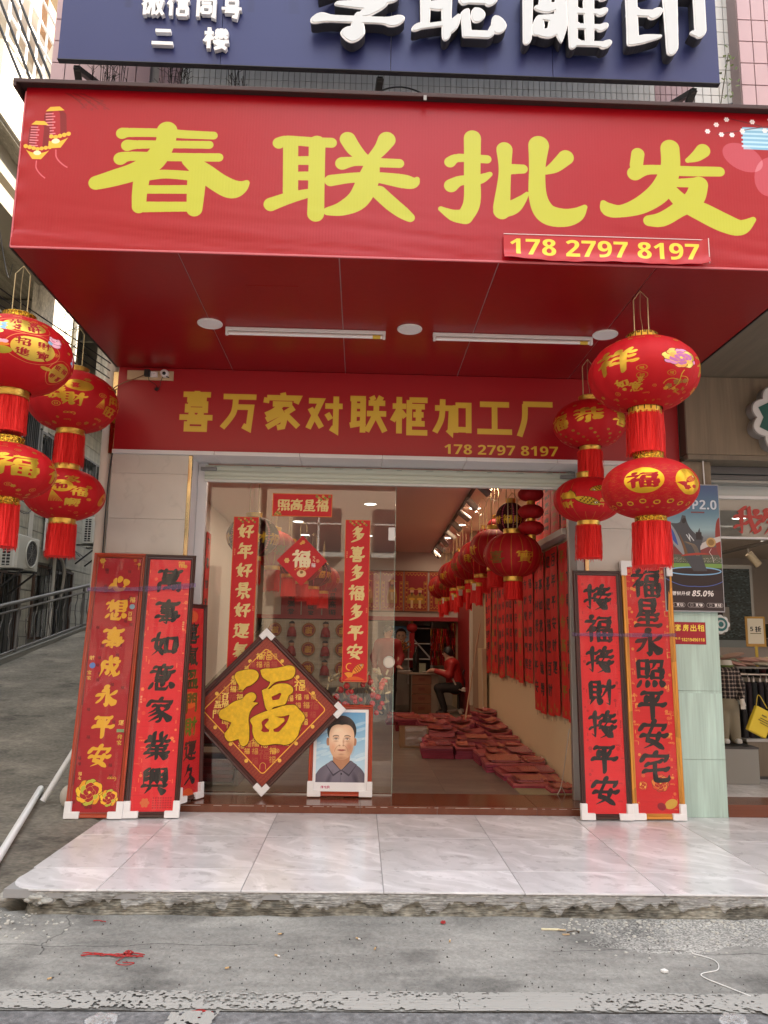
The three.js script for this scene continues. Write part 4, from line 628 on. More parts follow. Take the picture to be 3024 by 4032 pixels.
aircon(-6.12, 2.82, -7.35, 'grey air conditioner with round fan on the alley wall, nearer and lower one');
aircon(-6.12, 3.72, -11.2, 'grey air conditioner with side louvres on the alley wall, farther and higher one');
{ const t = thing('wall_cabinet', 'white framed window unit on the alley wall between the two air conditioners', 'window unit', [-6.35, 3.55, -9.7]); mesh('frame', [span(-.2, .2, -.45, -.4, -.3, .3), span(-.2, .2, .4, .45, -.3, .3), span(-.2, .2, -.4, .4, -.3, -.25), span(-.2, .2, -.4, .4, .25, .3)], whitePaint, t); mesh('pane', box(.3, .8, .5), std({ color: lin(.06, .08, .11), roughness: .1 }), t); }
// railing along the ramp
{
  const t = thing('ramp_railing', 'grey steel railing with bent balusters climbing beside the alley ramp', 'railing'), m = std({ color: lin(.17, .165, .16), roughness: .5, metalness: .3 }), X = -5.5, yb = (z) => .976 + (-5.623 - z) * .1538, z0 = -3.2, z1 = -14.5;
  mesh('kerb_beam', bar([X, yb(z0) - .02, z0], [X, yb(z1) - .02, z1], .14, .16), std({ map: concreteMap, color: lin(.7, .7, .68), roughness: .8 }), t);
  mesh('top_rail', rod([X, yb(z0) + .86, z0], [X, yb(z1) + .86, z1], .035), m, t); mesh('middle_rail', rod([X, yb(z0) + .74, z0], [X, yb(z1) + .74, z1], .022), m, t); mesh('lower_rail', rod([X, yb(z0) + .1, z0], [X, yb(z1) + .1, z1], .02), m, t);
  for (let i = 0; i < 36; i++) { const z = z0 - .2 - i * .31, y = yb(z); mesh('baluster', merge([rod([X, y + .1, z], [X, y + .25, z], .011, 5), rod([X, y + .25, z], [X, y + .36, z + .07], .011, 5), rod([X, y + .36, z + .07], [X, y + .52, z + .07], .011, 5), rod([X, y + .52, z + .07], [X, y + .63, z], .011, 5), rod([X, y + .63, z], [X, y + .74, z], .011, 5)]), m, t); }
  for (const z of [-3.3, -6.1, -9.0, -12]) mesh('post', rod([X, yb(z), z], [X, yb(z) + .86, z], .028), m, t);
}
{ const t = thing('retaining_wall', 'low grey concrete wall under the ramp railing', 'wall'); mesh('wall', [terrain(0, 1, 0, 1, 1, 1, () => -3, 1), span(-5.62, -5.5, -1.3, .55, -5.6, 2), span(-5.62, -5.5, -1.3, 1.2, -14, -8.5), span(-5.62, -5.5, -1.3, .85, -8.5, -5.6)].slice(1), rampMat, t); }
// rain pipe on the corner of the shop
{ const t = thing('rain_pipe', 'pale plastic rain pipe at the left corner of the shop', 'pipe', [-2.255, 0, -.07]); mesh('pipe', cyl(.052, .052, 3.9, 0, 1.95, 0, 28), flat(.62, .57, .5, .45), t); for (const y of [.9, 2.4]) mesh('collar', cyl(.058, .058, .07, 0, y, 0, 28), flat(.62, .57, .5, .45), t); mesh('cable', tube([[.07, 2.98, .06], [.06, 2.8, .075], [.052, 2.5, .07], [.055, 2.2, .075], [.05, 1.9, .07]], .006), blackPlastic, t); }
// service cables in the alley sky
{
  [[[-3.6, 7.6, .5], [-2.9, 6.0, .5]], [[-3.45, 7.5, .5], [-2.8, 6.0, .5]], [[-3.3, 7.3, .5], [-2.72, 6.0, .5]], [[-3.62, 7.4, .5], [-3.0, 6.05, .5]]].forEach(([a, b], i) => {
    const t = thing('power_cable', ['outermost right', 'second from the right', 'third from the right', 'leftmost'].map((s) => 'thick black power cable slanting down at the top left corner, ' + s)[[2, 1, 0, 3][i]], 'cable'); mesh('cable', rod(a, b, .012), blackPlastic, t);
  });
  const t = thing('alley_wires', 'tangle of thin wires strung across the alley below the canopy edge', 'wires'); const w = [];
  for (let i = 0; i < 5; i++) w.push(tube([[-6.4, 6.4 + i * .22, -8 - i * .4], [-4.3, 5.3 + i * .12 + (i % 3) * .2, -4], [-2.25, 4.4 - i * .06, -.1 - i * .1]], .004, 30)); for (let i = 0; i < 4; i++) w.push(tube([[-4.4, 5.2 + i * .07, 1.2], [-3.1, 4.0 + i * .06, 1.3], [-2.22, 3.55 + i * .07, -.1]], .006, 30)); w.push(tube([[-2.9, 5.6, 1.2], [-2.75, 4.6, 1.3], [-2.55, 3.9, 1.4], [-2.34, 3.8, 1.775]], .003, 30)); mesh('wire', w, blackPlastic, t);
}
// two white pipes left on the ramp, and a pale stone by the frames
{
  const pv = flat(.74, .76, .76, .35), p = (name, label, a, b, r) => { const t = thing(name, label, 'pipe'); mesh('pipe', rod(a, b, r, 20), pv, t); const A = V(...a), d = V(...b).sub(A).normalize(), q = new THREE.Quaternion().setFromUnitVectors(V(0, 0, 1), d), c = A.clone().addScaledVector(d, -.0015); mesh('pipe_bore', new THREE.CircleGeometry(r * .8, 20).applyQuaternion(q).translate(c.x, c.y, c.z), flat(.1, .1, .1, .9), t); };
  p('plastic_pipe', 'white plastic pipe lying on the concrete ramp', [-2.64, .125, -.23], [-2.26, -.06, 1.45], .026);
  p('plastic_pipe', 'white plastic pipe leaning up towards the corner of the shop', [-2.52, .075, .02], [-2.30, .56, -.16], .024);
  const s = thing('stone', 'pale rounded stone beside the foot of the leftmost framed couplet', 'stone', [-2.31, .12, .05]); mesh('stone', new THREE.IcosahedronGeometry(.07, 3).scale(.9, 1.25, .9), flat(.5, .46, .4, .7), s);
}
// ---------------------------------------------------------------- houses on the other side of the street, mirrored in the glass and the banner
function houseBlock(x0, x1, h, z, label, col) {
  const t = thing('street_house', label, 'building'), w = flat(...col, .85), gl = std({ color: lin(.04, .05, .06), roughness: .1 });
  mesh('wall', span(x0, x1, -.4, h, z, z + 8), w, t);
  for (let y = 4.2; y < h - 1.2; y += 3) for (let x = x0 + 1; x < x1 - 1.6; x += 2.6) { const q = mesh('window', span(x, x + 1.5, y, y + 1.5, z - .06, z - .002), gl, t); mesh('sill', span(x - .1, x + 1.6, y - .14, y, z - .3, z - .003), flat(.6, .58, .54, .8), q); mesh('frame', [span(x + .72, x + .78, y, y + 1.5, z - .08, z - .061), span(x, x + 1.5, y + .95, y + 1.0, z - .08, z - .062)], whitePaint, q); }
  for (let x = x0 + .4; x < x1 - 2; x += 4) { const d = mesh('shopfront', span(x, x + 3.2, -.3, 2.7, z - .03, z - .001), flat(.05, .045, .04, .5), t); mesh('fascia', span(x, x + 3.2, 2.75, 3.6, z - .2, z - .001), flat(.35 + .1 * (x % 2), .1, .08, .6), d); }
  mesh('roof', span(x0 - .2, x1 + .2, h, h + .25, z - .3, z + 8), flat(.4, .38, .36, .9), t);
}
houseBlock(-36, -3.4, 20, 17, 'tall beige house across the street, out of view to the left behind the camera', [.46, .38, .29]);
houseBlock(-3.2, 6.8, 9.2, 18, 'lower tan house across the street, straight behind the camera', [.5, .41, .32]);
houseBlock(7, 36, 20, 17, 'tall pinkish house across the street, out of view to the right behind the camera', [.46, .37, .33]);

// ---------------------------------------------------------------- framed couplets
const railMats = { red: std({ map: woodGrain(.55, .20, .10, 161, 6, .5), roughness: .3 }), dark: std({ map: woodGrain(.22, .12, .10, 163, 6, .3), roughness: .28 }), gold: std({ map: woodGrain(.80, .55, .22, 165, 8, .3), roughness: .3, metalness: .25 }), maroon: std({ map: woodGrain(.27, .13, .11, 167, 6, .3), roughness: .32 }) };
// a moulding profile run round the four sides; returns the four rails as separate geometries
function rails(w, h, fw, d) {
  const prof = [[0, 0], [0, d * .8], [fw * .12, d], [fw * .4, d * .92], [fw * .55, d * .7], [fw * .8, d * .74], [fw, d * .5], [fw, 0]];
  const make = (L) => { const pos = [], uv = [], idx = []; prof.forEach(([a, z]) => { pos.push(-L / 2 + a, a, z, L / 2 - a, a, z); uv.push(a * 9, 0, a * 9, L * 1.6); }); for (let i = 0; i < prof.length - 1; i++) { const k = i * 2; idx.push(k, k + 1, k + 2, k + 1, k + 3, k + 2); } let g = new THREE.BufferGeometry(); g.setAttribute('position', new THREE.Float32BufferAttribute(pos, 3)); g.setAttribute('uv', new THREE.Float32BufferAttribute(uv, 2)); g.setIndex(idx); g = g.toNonIndexed(); g.computeVertexNormals(); return g; };
  return [make(w).translate(0, -h / 2, 0), make(w).rotateZ(Math.PI).translate(0, h / 2, 0), make(h).rotateZ(Math.PI / 2).translate(w / 2, 0, 0), make(h).rotateZ(-Math.PI / 2).translate(-w / 2, 0, 0)];
}
function protector(cx, cy, sx, sy, d, L = .115) { // white foam corner, opening towards (sx, sy)
  const t = .052; return [rspan(Math.min(cx, cx + sx * L), Math.max(cx, cx + sx * L), Math.min(cy, cy + sy * t), Math.max(cy, cy + sy * t), -.006, d + .012, .006), rspan(Math.min(cx, cx + sx * t), Math.max(cx, cx + sx * t), Math.min(cy + sy * t * .9, cy + sy * L * 1.1), Math.max(cy + sy * t * .9, cy + sy * L * 1.1), -.007, d + .011, .006)];
}
function framed(name, label, cat, w, h, fw, mat, draw, px, { corners = ['bl', 'br'], group, film = true, d = .028 } = {}) {
  const t = thing(name, label, cat, [0, 0, 0], 0, group);
  rails(w, h, fw, d).forEach((g) => mesh('frame_rail', g, mat, t));
  mesh('backing', box(w - fw, h - fw, .006, 0, 0, .003), flat(.2, .12, .08, .8), t);
  const iw = w - fw * 1.7, ih = h - fw * 1.7; mesh('paper', new THREE.PlaneGeometry(iw, ih).translate(0, 0, .009), print(px, Math.round(px * ih / iw), draw, { roughness: .6 }), t);
  if (film) mesh('clear_cover', new THREE.PlaneGeometry(iw, ih, 6, 30).translate(0, 0, .0125), filmMat, t);
  const o = .006, P = { bl: [-w / 2 - o, -h / 2 - o, 1, 1], br: [w / 2 + o, -h / 2 - o, -1, 1], tl: [-w / 2 - o, h / 2 + o, 1, -1], tr: [w / 2 + o, h / 2 + o, -1, -1] };
  for (const c of corners) mesh('corner_protector', protector(...P[c], d), foamMat, t);
  return t;
}
// stand a frame on its lower edge at (x, y, z) and lean it back
function lean(t, h, [x, y, z], back, turn = 0, roll = 0) { t.rotation.order = 'YXZ'; t.rotation.set(-back, turn, roll); const up = V(0, h / 2 + .006, 0).applyEuler(t.rotation); t.position.set(x + up.x, y + up.y, z + up.z); return t; }
const fleck = (c, w, h, n, col, seedN) => { for (let i = 0; i < n; i++) { const y = hash(i, seedN, 1) * h, side = hash(i, seedN, 2) < .5, x = side ? hash(i, seedN, 3) * w * .2 : w - hash(i, seedN, 3) * w * .2; c.globalAlpha = .6 + .4 * hash(i, seedN, 4); c.fillStyle = c.strokeStyle = col; const r = w * (.016 + .036 * hash(i, seedN, 5)), k = i % 4; k === 0 ? floret(c, x, y, r) : k === 1 ? swirl(c, x, y, r) : k === 2 ? coin(c, x, y, r * .7) : c.fillRect(x, y, r * .5, r * 2.4); } c.globalAlpha = 1; };
const mini = (c, str, x, y, s, col) => { c.fillStyle = col; [...str].forEach((ch, i) => brush(c, ch, x - s / 2, y + i * s * 1.15, s, 6)); };
const sheet = (c, w, h, col, amp = 10, s = 1) => { c.fillStyle = col; c.fillRect(0, 0, w, h); for (let i = 0; i < 900; i++) { c.fillStyle = hash(i, s, 7) < .5 ? `rgba(120,0,0,${.02 * amp / 10})` : `rgba(255,90,60,${.02 * amp / 10})`; c.fillRect(hash(i, s, 8) * w, hash(i, s, 9) * h, w * .25, h * .004 + 1); } };
const drawF1 = (c, w, h) => {
  sheet(c, w, h, '#a4121d', 14, 3); c.strokeStyle = '#7d0c16'; for (let i = 0; i < 40; i++) { c.fillStyle = 'rgba(90,5,12,.5)'; brush(c, '福', hash(i, 1, 5) * w * .9, hash(i, 2, 5) * h, w * .08, 5); }
  c.fillStyle = '#c9a03a'; floret(c, w * .1, h * .015, w * .07); fleck(c, w, h * .06, 14, '#c9962f', 7); mini(c, '福', w * .86, h * .165, w * .13, '#d8b052'); c.fillStyle = '#7fa0b0'; c.beginPath(); c.arc(w * .87, h * .205, w * .06, 0, 7); c.fill(); mini(c, '百福', w * .84, h * .225, w * .1, '#d8b052');
  mini(c, '財', w * .1, h * .405, w * .11, '#d8b052'); c.fillStyle = '#5577b8'; c.beginPath(); c.arc(w * .13, h * .445, w * .065, 0, 7); c.fill(); mini(c, '家家', w * .08, h * .465, w * .1, '#c9a03a'); mini(c, '運', w * .88, h * .655, w * .12, '#d8b052'); c.fillStyle = '#7d9a6a'; c.fillRect(w * .8, h * .69, w * .16, h * .012); mini(c, '我家', w * .88, h * .71, w * .11, '#c9a03a');
  c.fillStyle = '#dfa92a'; [...'心想事成永平安'].forEach((ch, i) => brush(c, ch, w * (.28 - i * .006), h * (.062 + i * .1145), w * .5, 7.6, 1));
  peony(c, w * .36, h * .925, w * .29); peony(c, w * .78, h * .945, w * .19); c.strokeStyle = '#c9962f'; swirl(c, w * .8, h * .875, w * .07); mini(c, '富永'.replace('富', '福'), w * .12, h * .85, w * .08, '#d8b052');
};
const inkCol = '#1a1510';
const drawF2 = (c, w, h) => {
  sheet(c, w, h, '#d8222a', 14, 5); fleck(c, w, h, 70, '#f08a4a', 11); c.fillStyle = '#d99a3a'; floret(c, w * .86, h * .03, w * .05); mini(c, '福', w * .76, h * .008, w * .16, '#e0a23c'); mini(c, '福祥財喜', w * .9, h * .26, w * .045, '#e0a860'); mini(c, '運財福', w * .07, h * .56, w * .05, '#e8a070');
  c.fillStyle = inkCol; [...'萬事如意家業興'].forEach((ch, i) => brush(c, ch, w * (.2), h * (.04 + i * .1315), w * .62, 7.2, 1));
  c.fillStyle = '#d06a3a'; floret(c, w * .33, h * .965, w * .11); c.fillStyle = '#a4151c'; for (let i = 0; i < 40; i++) c.fillRect(w * (.5 + (i % 8) * .055), h * (.945 + (i >> 3) * .009), w * .03, h * .005);
};
const drawF3 = (c, w, h) => {
  sheet(c, w, h, '#c8181f', 14, 6); c.fillStyle = '#d8541f'; for (const [y, r] of [[.05, .3], [.5, .42], [.99, .3]]) { c.beginPath(); c.ellipse(w * .4, h * y, w * r, w * r * .6, 0, 0, 7); c.fill(); }
  ['#16241a', '#2a2a1a', '#2a3a12', '#5a4a14', '#5a6a12', '#3a1e14', '#140c0c'].forEach((col, i) => { c.fillStyle = col; brush(c, '喜氣盈門財運久'[i], w * .18, h * (.085 + i * .125), w * .62, 7, 1); });
};
const drawF4 = (c, w, h) => { sheet(c, w, h, '#d41820', 10, 8); fleck(c, w, h, 50, '#9c0c14', 13); mini(c, '福祥財喜', w * .93, h * .62, w * .04, '#8a0c10'); c.fillStyle = '#16110f'; [...'接福接財接平安'].forEach((ch, i) => brush(c, ch, w * .16, h * (.04 + i * .135), w * .68, 7, 1)); };
const drawF5 = (c, w, h) => {
  sheet(c, w, h, '#c81a1c', 14, 9); fleck(c, w, h, 110, '#dc9a3c', 15); c.fillStyle = c.strokeStyle = '#d8a84a'; for (const x of [.09, .9]) { c.lineWidth = 3; c.strokeRect(w * (x - .06), h * .005, w * .12, h * .035); coin(c, w * x, h * .022, w * .035); } swirl(c, w * .85, h * .05, w * .06);
  for (const [y, x] of [[.19, .95], [.36, .95], [.54, .05]]) { c.strokeRect(w * (x - .05), h * y, w * .09, h * .02); } peony(c, w * .58, h * .88, w * .2, ['#cf4a2a', '#d87a34', '#c23a22'], '#b02018'); peony(c, w * .18, h * .89, w * .1, ['#cf4a2a', '#d87a34'], '#b02018'); c.fillStyle = '#c9a03a'; c.beginPath(); c.ellipse(w * .8, h * .96, w * .15, w * .1, -.4, 0, 7); c.fill(); c.fillStyle = '#8a1020'; c.beginPath(); c.ellipse(w * .58, h * .97, w * .1, w * .08, .3, 0, 7); c.fill();
  c.fillStyle = '#1c1610'; [...'福星永照平安宅'].forEach((ch, i) => brush(c, ch, w * (.14), h * (.01 + i * .1245), w * .7, 7, 1));
};
const cg = undefined;
lean(framed('framed_couplet', 'tall red couplet with gold characters and peonies in a reddish wooden frame, leftmost', 'framed couplet', .43, 2.085, .04, railMats.red, drawF1, 330), 2.085, [-2.02, .004, .285], .122, .05);
lean(framed('framed_couplet', 'tall bright red couplet with black characters in a dark frame left of the doorway', 'framed couplet', .415, 2.075, .04, railMats.dark, drawF2, 330), 2.075, [-1.592, .004, .235], .098, .1);
lean(framed('framed_couplet', 'short framed couplet turned sideways on the brown threshold beside the big diamond frame', 'framed couplet', .335, 1.6, .035, railMats.maroon, drawF3, 280), 1.6, [-1.385, .07, -.09], .03, 1.16);
lean(framed('framed_couplet', 'red couplet with black characters in a dark brown frame, right of the doorway', 'framed couplet', .412, 2.005, .04, railMats.dark, drawF4, 330), 2.005, [2.012, .004, .135], .05, 0);
lean(framed('framed_couplet', 'red couplet with black characters in a golden frame, right of the doorway', 'framed couplet', .433, 2.09, .042, railMats.gold, drawF5, 330, { corners: ['bl', 'br', 'tl', 'tr'] }), 2.09, [2.44, .004, .115], .04, 0);
// purple packing tape round the frames
{
  const tape = phy({ color: lin(.60, .48, .90), roughness: .25, transmission: .92, thickness: 0 });
  const band = (name, label, pts, hh) => { const g = new THREE.PlaneGeometry(1, 1, pts.length * 8, 2), p = g.attributes.position; const cv = new THREE.CatmullRomCurve3(pts.map((q) => V(...q)), false, 'catmullrom', .1); for (let i = 0; i < p.count; i++) { const t = p.getX(i) + .5, q = cv.getPoint(t); p.setXYZ(i, q.x, q.y + p.getY(i) * hh * (.9 + .2 * Math.sin(t * 23)), q.z); } g.computeVertexNormals(); const t = thing(name, label, 'tape'); mesh('tape', g, tape, t); };
  band('packing_tape', 'purple packing tape stretched across the two left framed couplets', [[-2.30, 1.775, .0], [-2.262, 1.772, .115], [-2.0, 1.778, .112], [-1.80, 1.784, .105], [-1.6, 1.80, .098], [-1.385, 1.825, .075]], .042);
  band('packing_tape', 'purple packing tape stretched across the two right framed couplets', [[1.79, 1.475, .05], [1.802, 1.472, .096], [2.0, 1.474, .099], [2.21, 1.474, .099], [2.4, 1.475, .101], [2.655, 1.482, .096], [2.67, 1.482, .06]], .034);
}
// ---------------------------------------------------------------- big diamond with a raised gold character
{
  const S = .99, t = thing('diamond_frame', 'large diamond shaped frame with a raised gold good-luck character leaning on the glass', 'picture frame'), r = mesh('backing', box(S - .04, S - .04, .008).rotateZ(Math.PI / 4).translate(0, 0, .004), flat(.2, .1, .08, .8), t);
  rails(S, S, .05, .034).forEach((g) => mesh('frame_rail', g.rotateZ(Math.PI / 4), railMats.maroon, t));
  const draw = (c, w, h) => {
    c.fillStyle = '#84201a'; c.fillRect(0, 0, w, h); c.strokeStyle = '#b8602c'; c.lineWidth = 1.6; for (let y = 0; y <= 34; y++) for (let x = 0; x <= 34; x++) if (Math.min(x, y, 34 - x, 34 - y) < 4.4) for (let k = 1; k < 4; k++) { c.beginPath(); c.arc((x + (y % 2) * .5) * w / 34, y * w / 34, k * w / 120, 3.3, 6.1); c.stroke(); }
    const m = w * .078; c.fillStyle = '#9e101a'; c.beginPath(); c.roundRect(m, m, w - 2 * m, h - 2 * m, w * .03); c.fill(); c.strokeStyle = '#f0b23a'; c.lineWidth = w * .009; c.stroke();
    c.fillStyle = '#e8b948'; for (const s of [.28, .5, .72]) for (const e of [.055, .945]) { c.beginPath(); c.arc(w * s, h * e, w * .018, 0, 7); c.fill(); c.beginPath(); c.arc(w * e, h * s, w * .018, 0, 7); c.fill(); }
    c.translate(w / 2, h / 2); c.rotate(Math.PI / 4); const k = w / .89 / 100;                   // from here on upright, in centimetres
    const one = (ch, x, y, s, b, col) => { s *= 1.15; c.fillStyle = col; b > 5.4 ? brush(c, ch, (x - s / 2) * k, (y - s / 2) * k, s * k, b) : gothic(c, ch, (x - s / 2) * k, (y - s / 2) * k, s * k, b); };
    const G = ['#e6c24e', '#d8a83c', '#c8903a', '#a8402a'];
    [[-6, -46, 5], [0.5, -47, 8], [7, -46, 5], [-12, -39, 4.6], [-6, -39, 5], [.5, -39, 5], [7, -39, 5], [-17, -36, 3.6], [23, -31, 3.2], [22, -24, 4], [30, -21, 9], [22, -17, 4.6], [36, -17, 4], [29, -11, 5], [36, -11, 4], [42, -11, 4], [22, -10, 5], [29, -4, 4.4], [36, -4, 5], [43, -4, 7], [30, 6, 5], [35, 4, 4], [42, 4, 5], [35, 10, 5], [29, 15, 5], [24, 22, 4], [19, 27, 5.4], [14, 27, 4], [8, 28, 5.6], [.5, 28, 6], [-7, 27, 6], [-13, 28, 5], [-19, 29, 5], [-14, 34, 4.4], [-7, 34, 5], [1, 36, 9], [8, 34, 5], [8, 41, 5.4], [-7, 42, 5.4], [-28, -24, 4.4], [-34, -18, 4.6], [-22, -24, 4], [-28, -18, 5], [-22, -18, 5], [-28, -11, 5.6], [-22, -11, 5], [-40, -11, 4], [-26, 23, 4.6], [-34, 8, 4.6], [-29, 11, 8]].forEach(([x, y, s], i) => one('福', x, y, s, i % 3 === 0 ? 6.5 : 4.5, G[(i * 5 + (i >> 2)) % 4]));
    one('百', -34.5, -12, 5.6, 7, '#f0d068'); one('福', -34.5, -5.5, 5.6, 7, '#f0d068'); one('盈', -40.5, -5, 6, 6.5, '#f0d068'); one('門', -41, 3, 7, 5, '#f0d068');
    c.strokeStyle = '#e6c24e'; c.lineWidth = k * .5; c.strokeRect(-36 * k, 4 * k, 3 * k, 7 * k); coin(c, 12 * k, 34 * k, 1.6 * k); c.beginPath(); c.arc(0, 46 * k, 2.4 * k, 3.14, 6.28); c.lineTo(2.4 * k, 49 * k); c.moveTo(-2.4 * k, 46 * k); c.lineTo(-2.4 * k, 49 * k); c.stroke();
  };
  const pw = S - .1; mesh('print', new THREE.PlaneGeometry(pw, pw).rotateZ(Math.PI / 4).translate(0, 0, .0105), print(1280, 1280, draw, { roughness: .45 }), t);
  // outline of the raised character: solid pieces, then its openings, each a closed curve
  const solid = ['330,475 350,440 430,420 490,425 520,460 515,500 470,550 425,570 398,602 382,592 368,600 368,560 345,520', '330,705 395,680 430,640 470,622 500,640 505,672 480,705 525,715 495,738 465,785 452,850 460,930 462,1020 452,1062 425,1085 400,1070 382,1022 350,1032 310,1042 282,1020 270,980 300,930 320,880 285,865 240,850 216,815 225,780 270,752', '538,425 575,412 650,410 720,395 770,384 810,400 819,440 800,490 750,512 680,522 640,545 612,575 592,602 580,602 612,560 622,528 590,512 555,480', '556,605 580,592 618,592 650,562 700,546 760,550 800,580 802,620 772,650 760,690 740,725 690,740 650,750 630,772 604,776 588,750 574,690', '600,785 680,760 730,742 790,734 830,740 862,778 895,815 905,852 885,890 865,950 850,1000 810,1050 760,1075 700,1066 640,1070 590,1078 550,1065 510,1020 492,960 490,910 471,872 476,850 520,820'], hole = ['632,657 670,641 700,622 716,632 705,665 690,686 640,692', '558,882 580,855 606,847 622,858 602,888 588,905 602,928 626,945 622,966 580,969 555,955 566,925', '668,832 735,828 786,814 778,850 762,890 732,930 700,966 658,966 654,942 690,922 722,892 744,870 738,850 700,845'];
  const N = 480, W0 = 80, sc = W0 / 100 / N, shapes = (gr) => traced(N, (c, n) => {
    const k = n / W0, loop = (s) => { const p = s.split(' ').map((q) => q.split(',').map(Number)).map(([x, y]) => [(-19.6 + (x - 395) * .107 + W0 / 2) * k, (-29.4 + (y - 470) * .0965 + W0 / 2) * k]); c.beginPath(); flow([...p, p[0], p[1]]).forEach(([x, y], i) => i ? c.lineTo(x, y) : c.moveTo(x, y)); c.closePath(); };
    c.lineJoin = 'round'; c.strokeStyle = '#fff'; for (const s of solid) { loop(s); c.fill(); if (gr > 0) { c.lineWidth = gr * 2 * k; c.stroke(); } } c.globalCompositeOperation = 'destination-out'; for (const s of hole) { loop(s); c.fill(); }
  }, sc);
  mesh('character_outline', new THREE.ExtrudeGeometry(shapes(.7), { depth: .003, bevelEnabled: false }).translate(-.4, .4, .012), flat(.06, .03, .008, .7), t);
  const glit = dtex(512, 512, (u, v) => { const k = hash(u * 512 | 0, v * 512 | 0, 9), a = fbm(u * 14, v * 14, 3, 14, 6); const g = .80 + k * .14 + (a - .5) * .14; return [g * 1.02, g * .83, g * .12]; }, true);
  mesh('raised_character', metric(new THREE.ExtrudeGeometry(shapes(0), { depth: .010, bevelEnabled: true, bevelThickness: .007, bevelSize: .003, bevelSegments: 4 }).translate(-.4, .4, .015), .35), std({ map: glit, roughness: .45, metalness: .12, bumpMap: concreteBump, bumpScale: .0025 }), t);
  const hd = S / Math.SQRT2, pc = [[0, hd], [hd, 0], [0, -hd], [-hd, 0]];
  pc.forEach(([x, y], i) => { const a = [-.75, -1.25, .25, -.25][i] * Math.PI, L = .1; const g = protector(0, 0, 1, 1, .034, L); mesh('corner_protector', merge(g).rotateZ([Math.PI * 1.25, Math.PI * .75, Math.PI * .25, -Math.PI * .25][i]).translate(x * 1.012, y * 1.012, 0), foamMat, t); });
  lean(t, 0, [-.815, .774, -.335], .10, 0, .02);
}
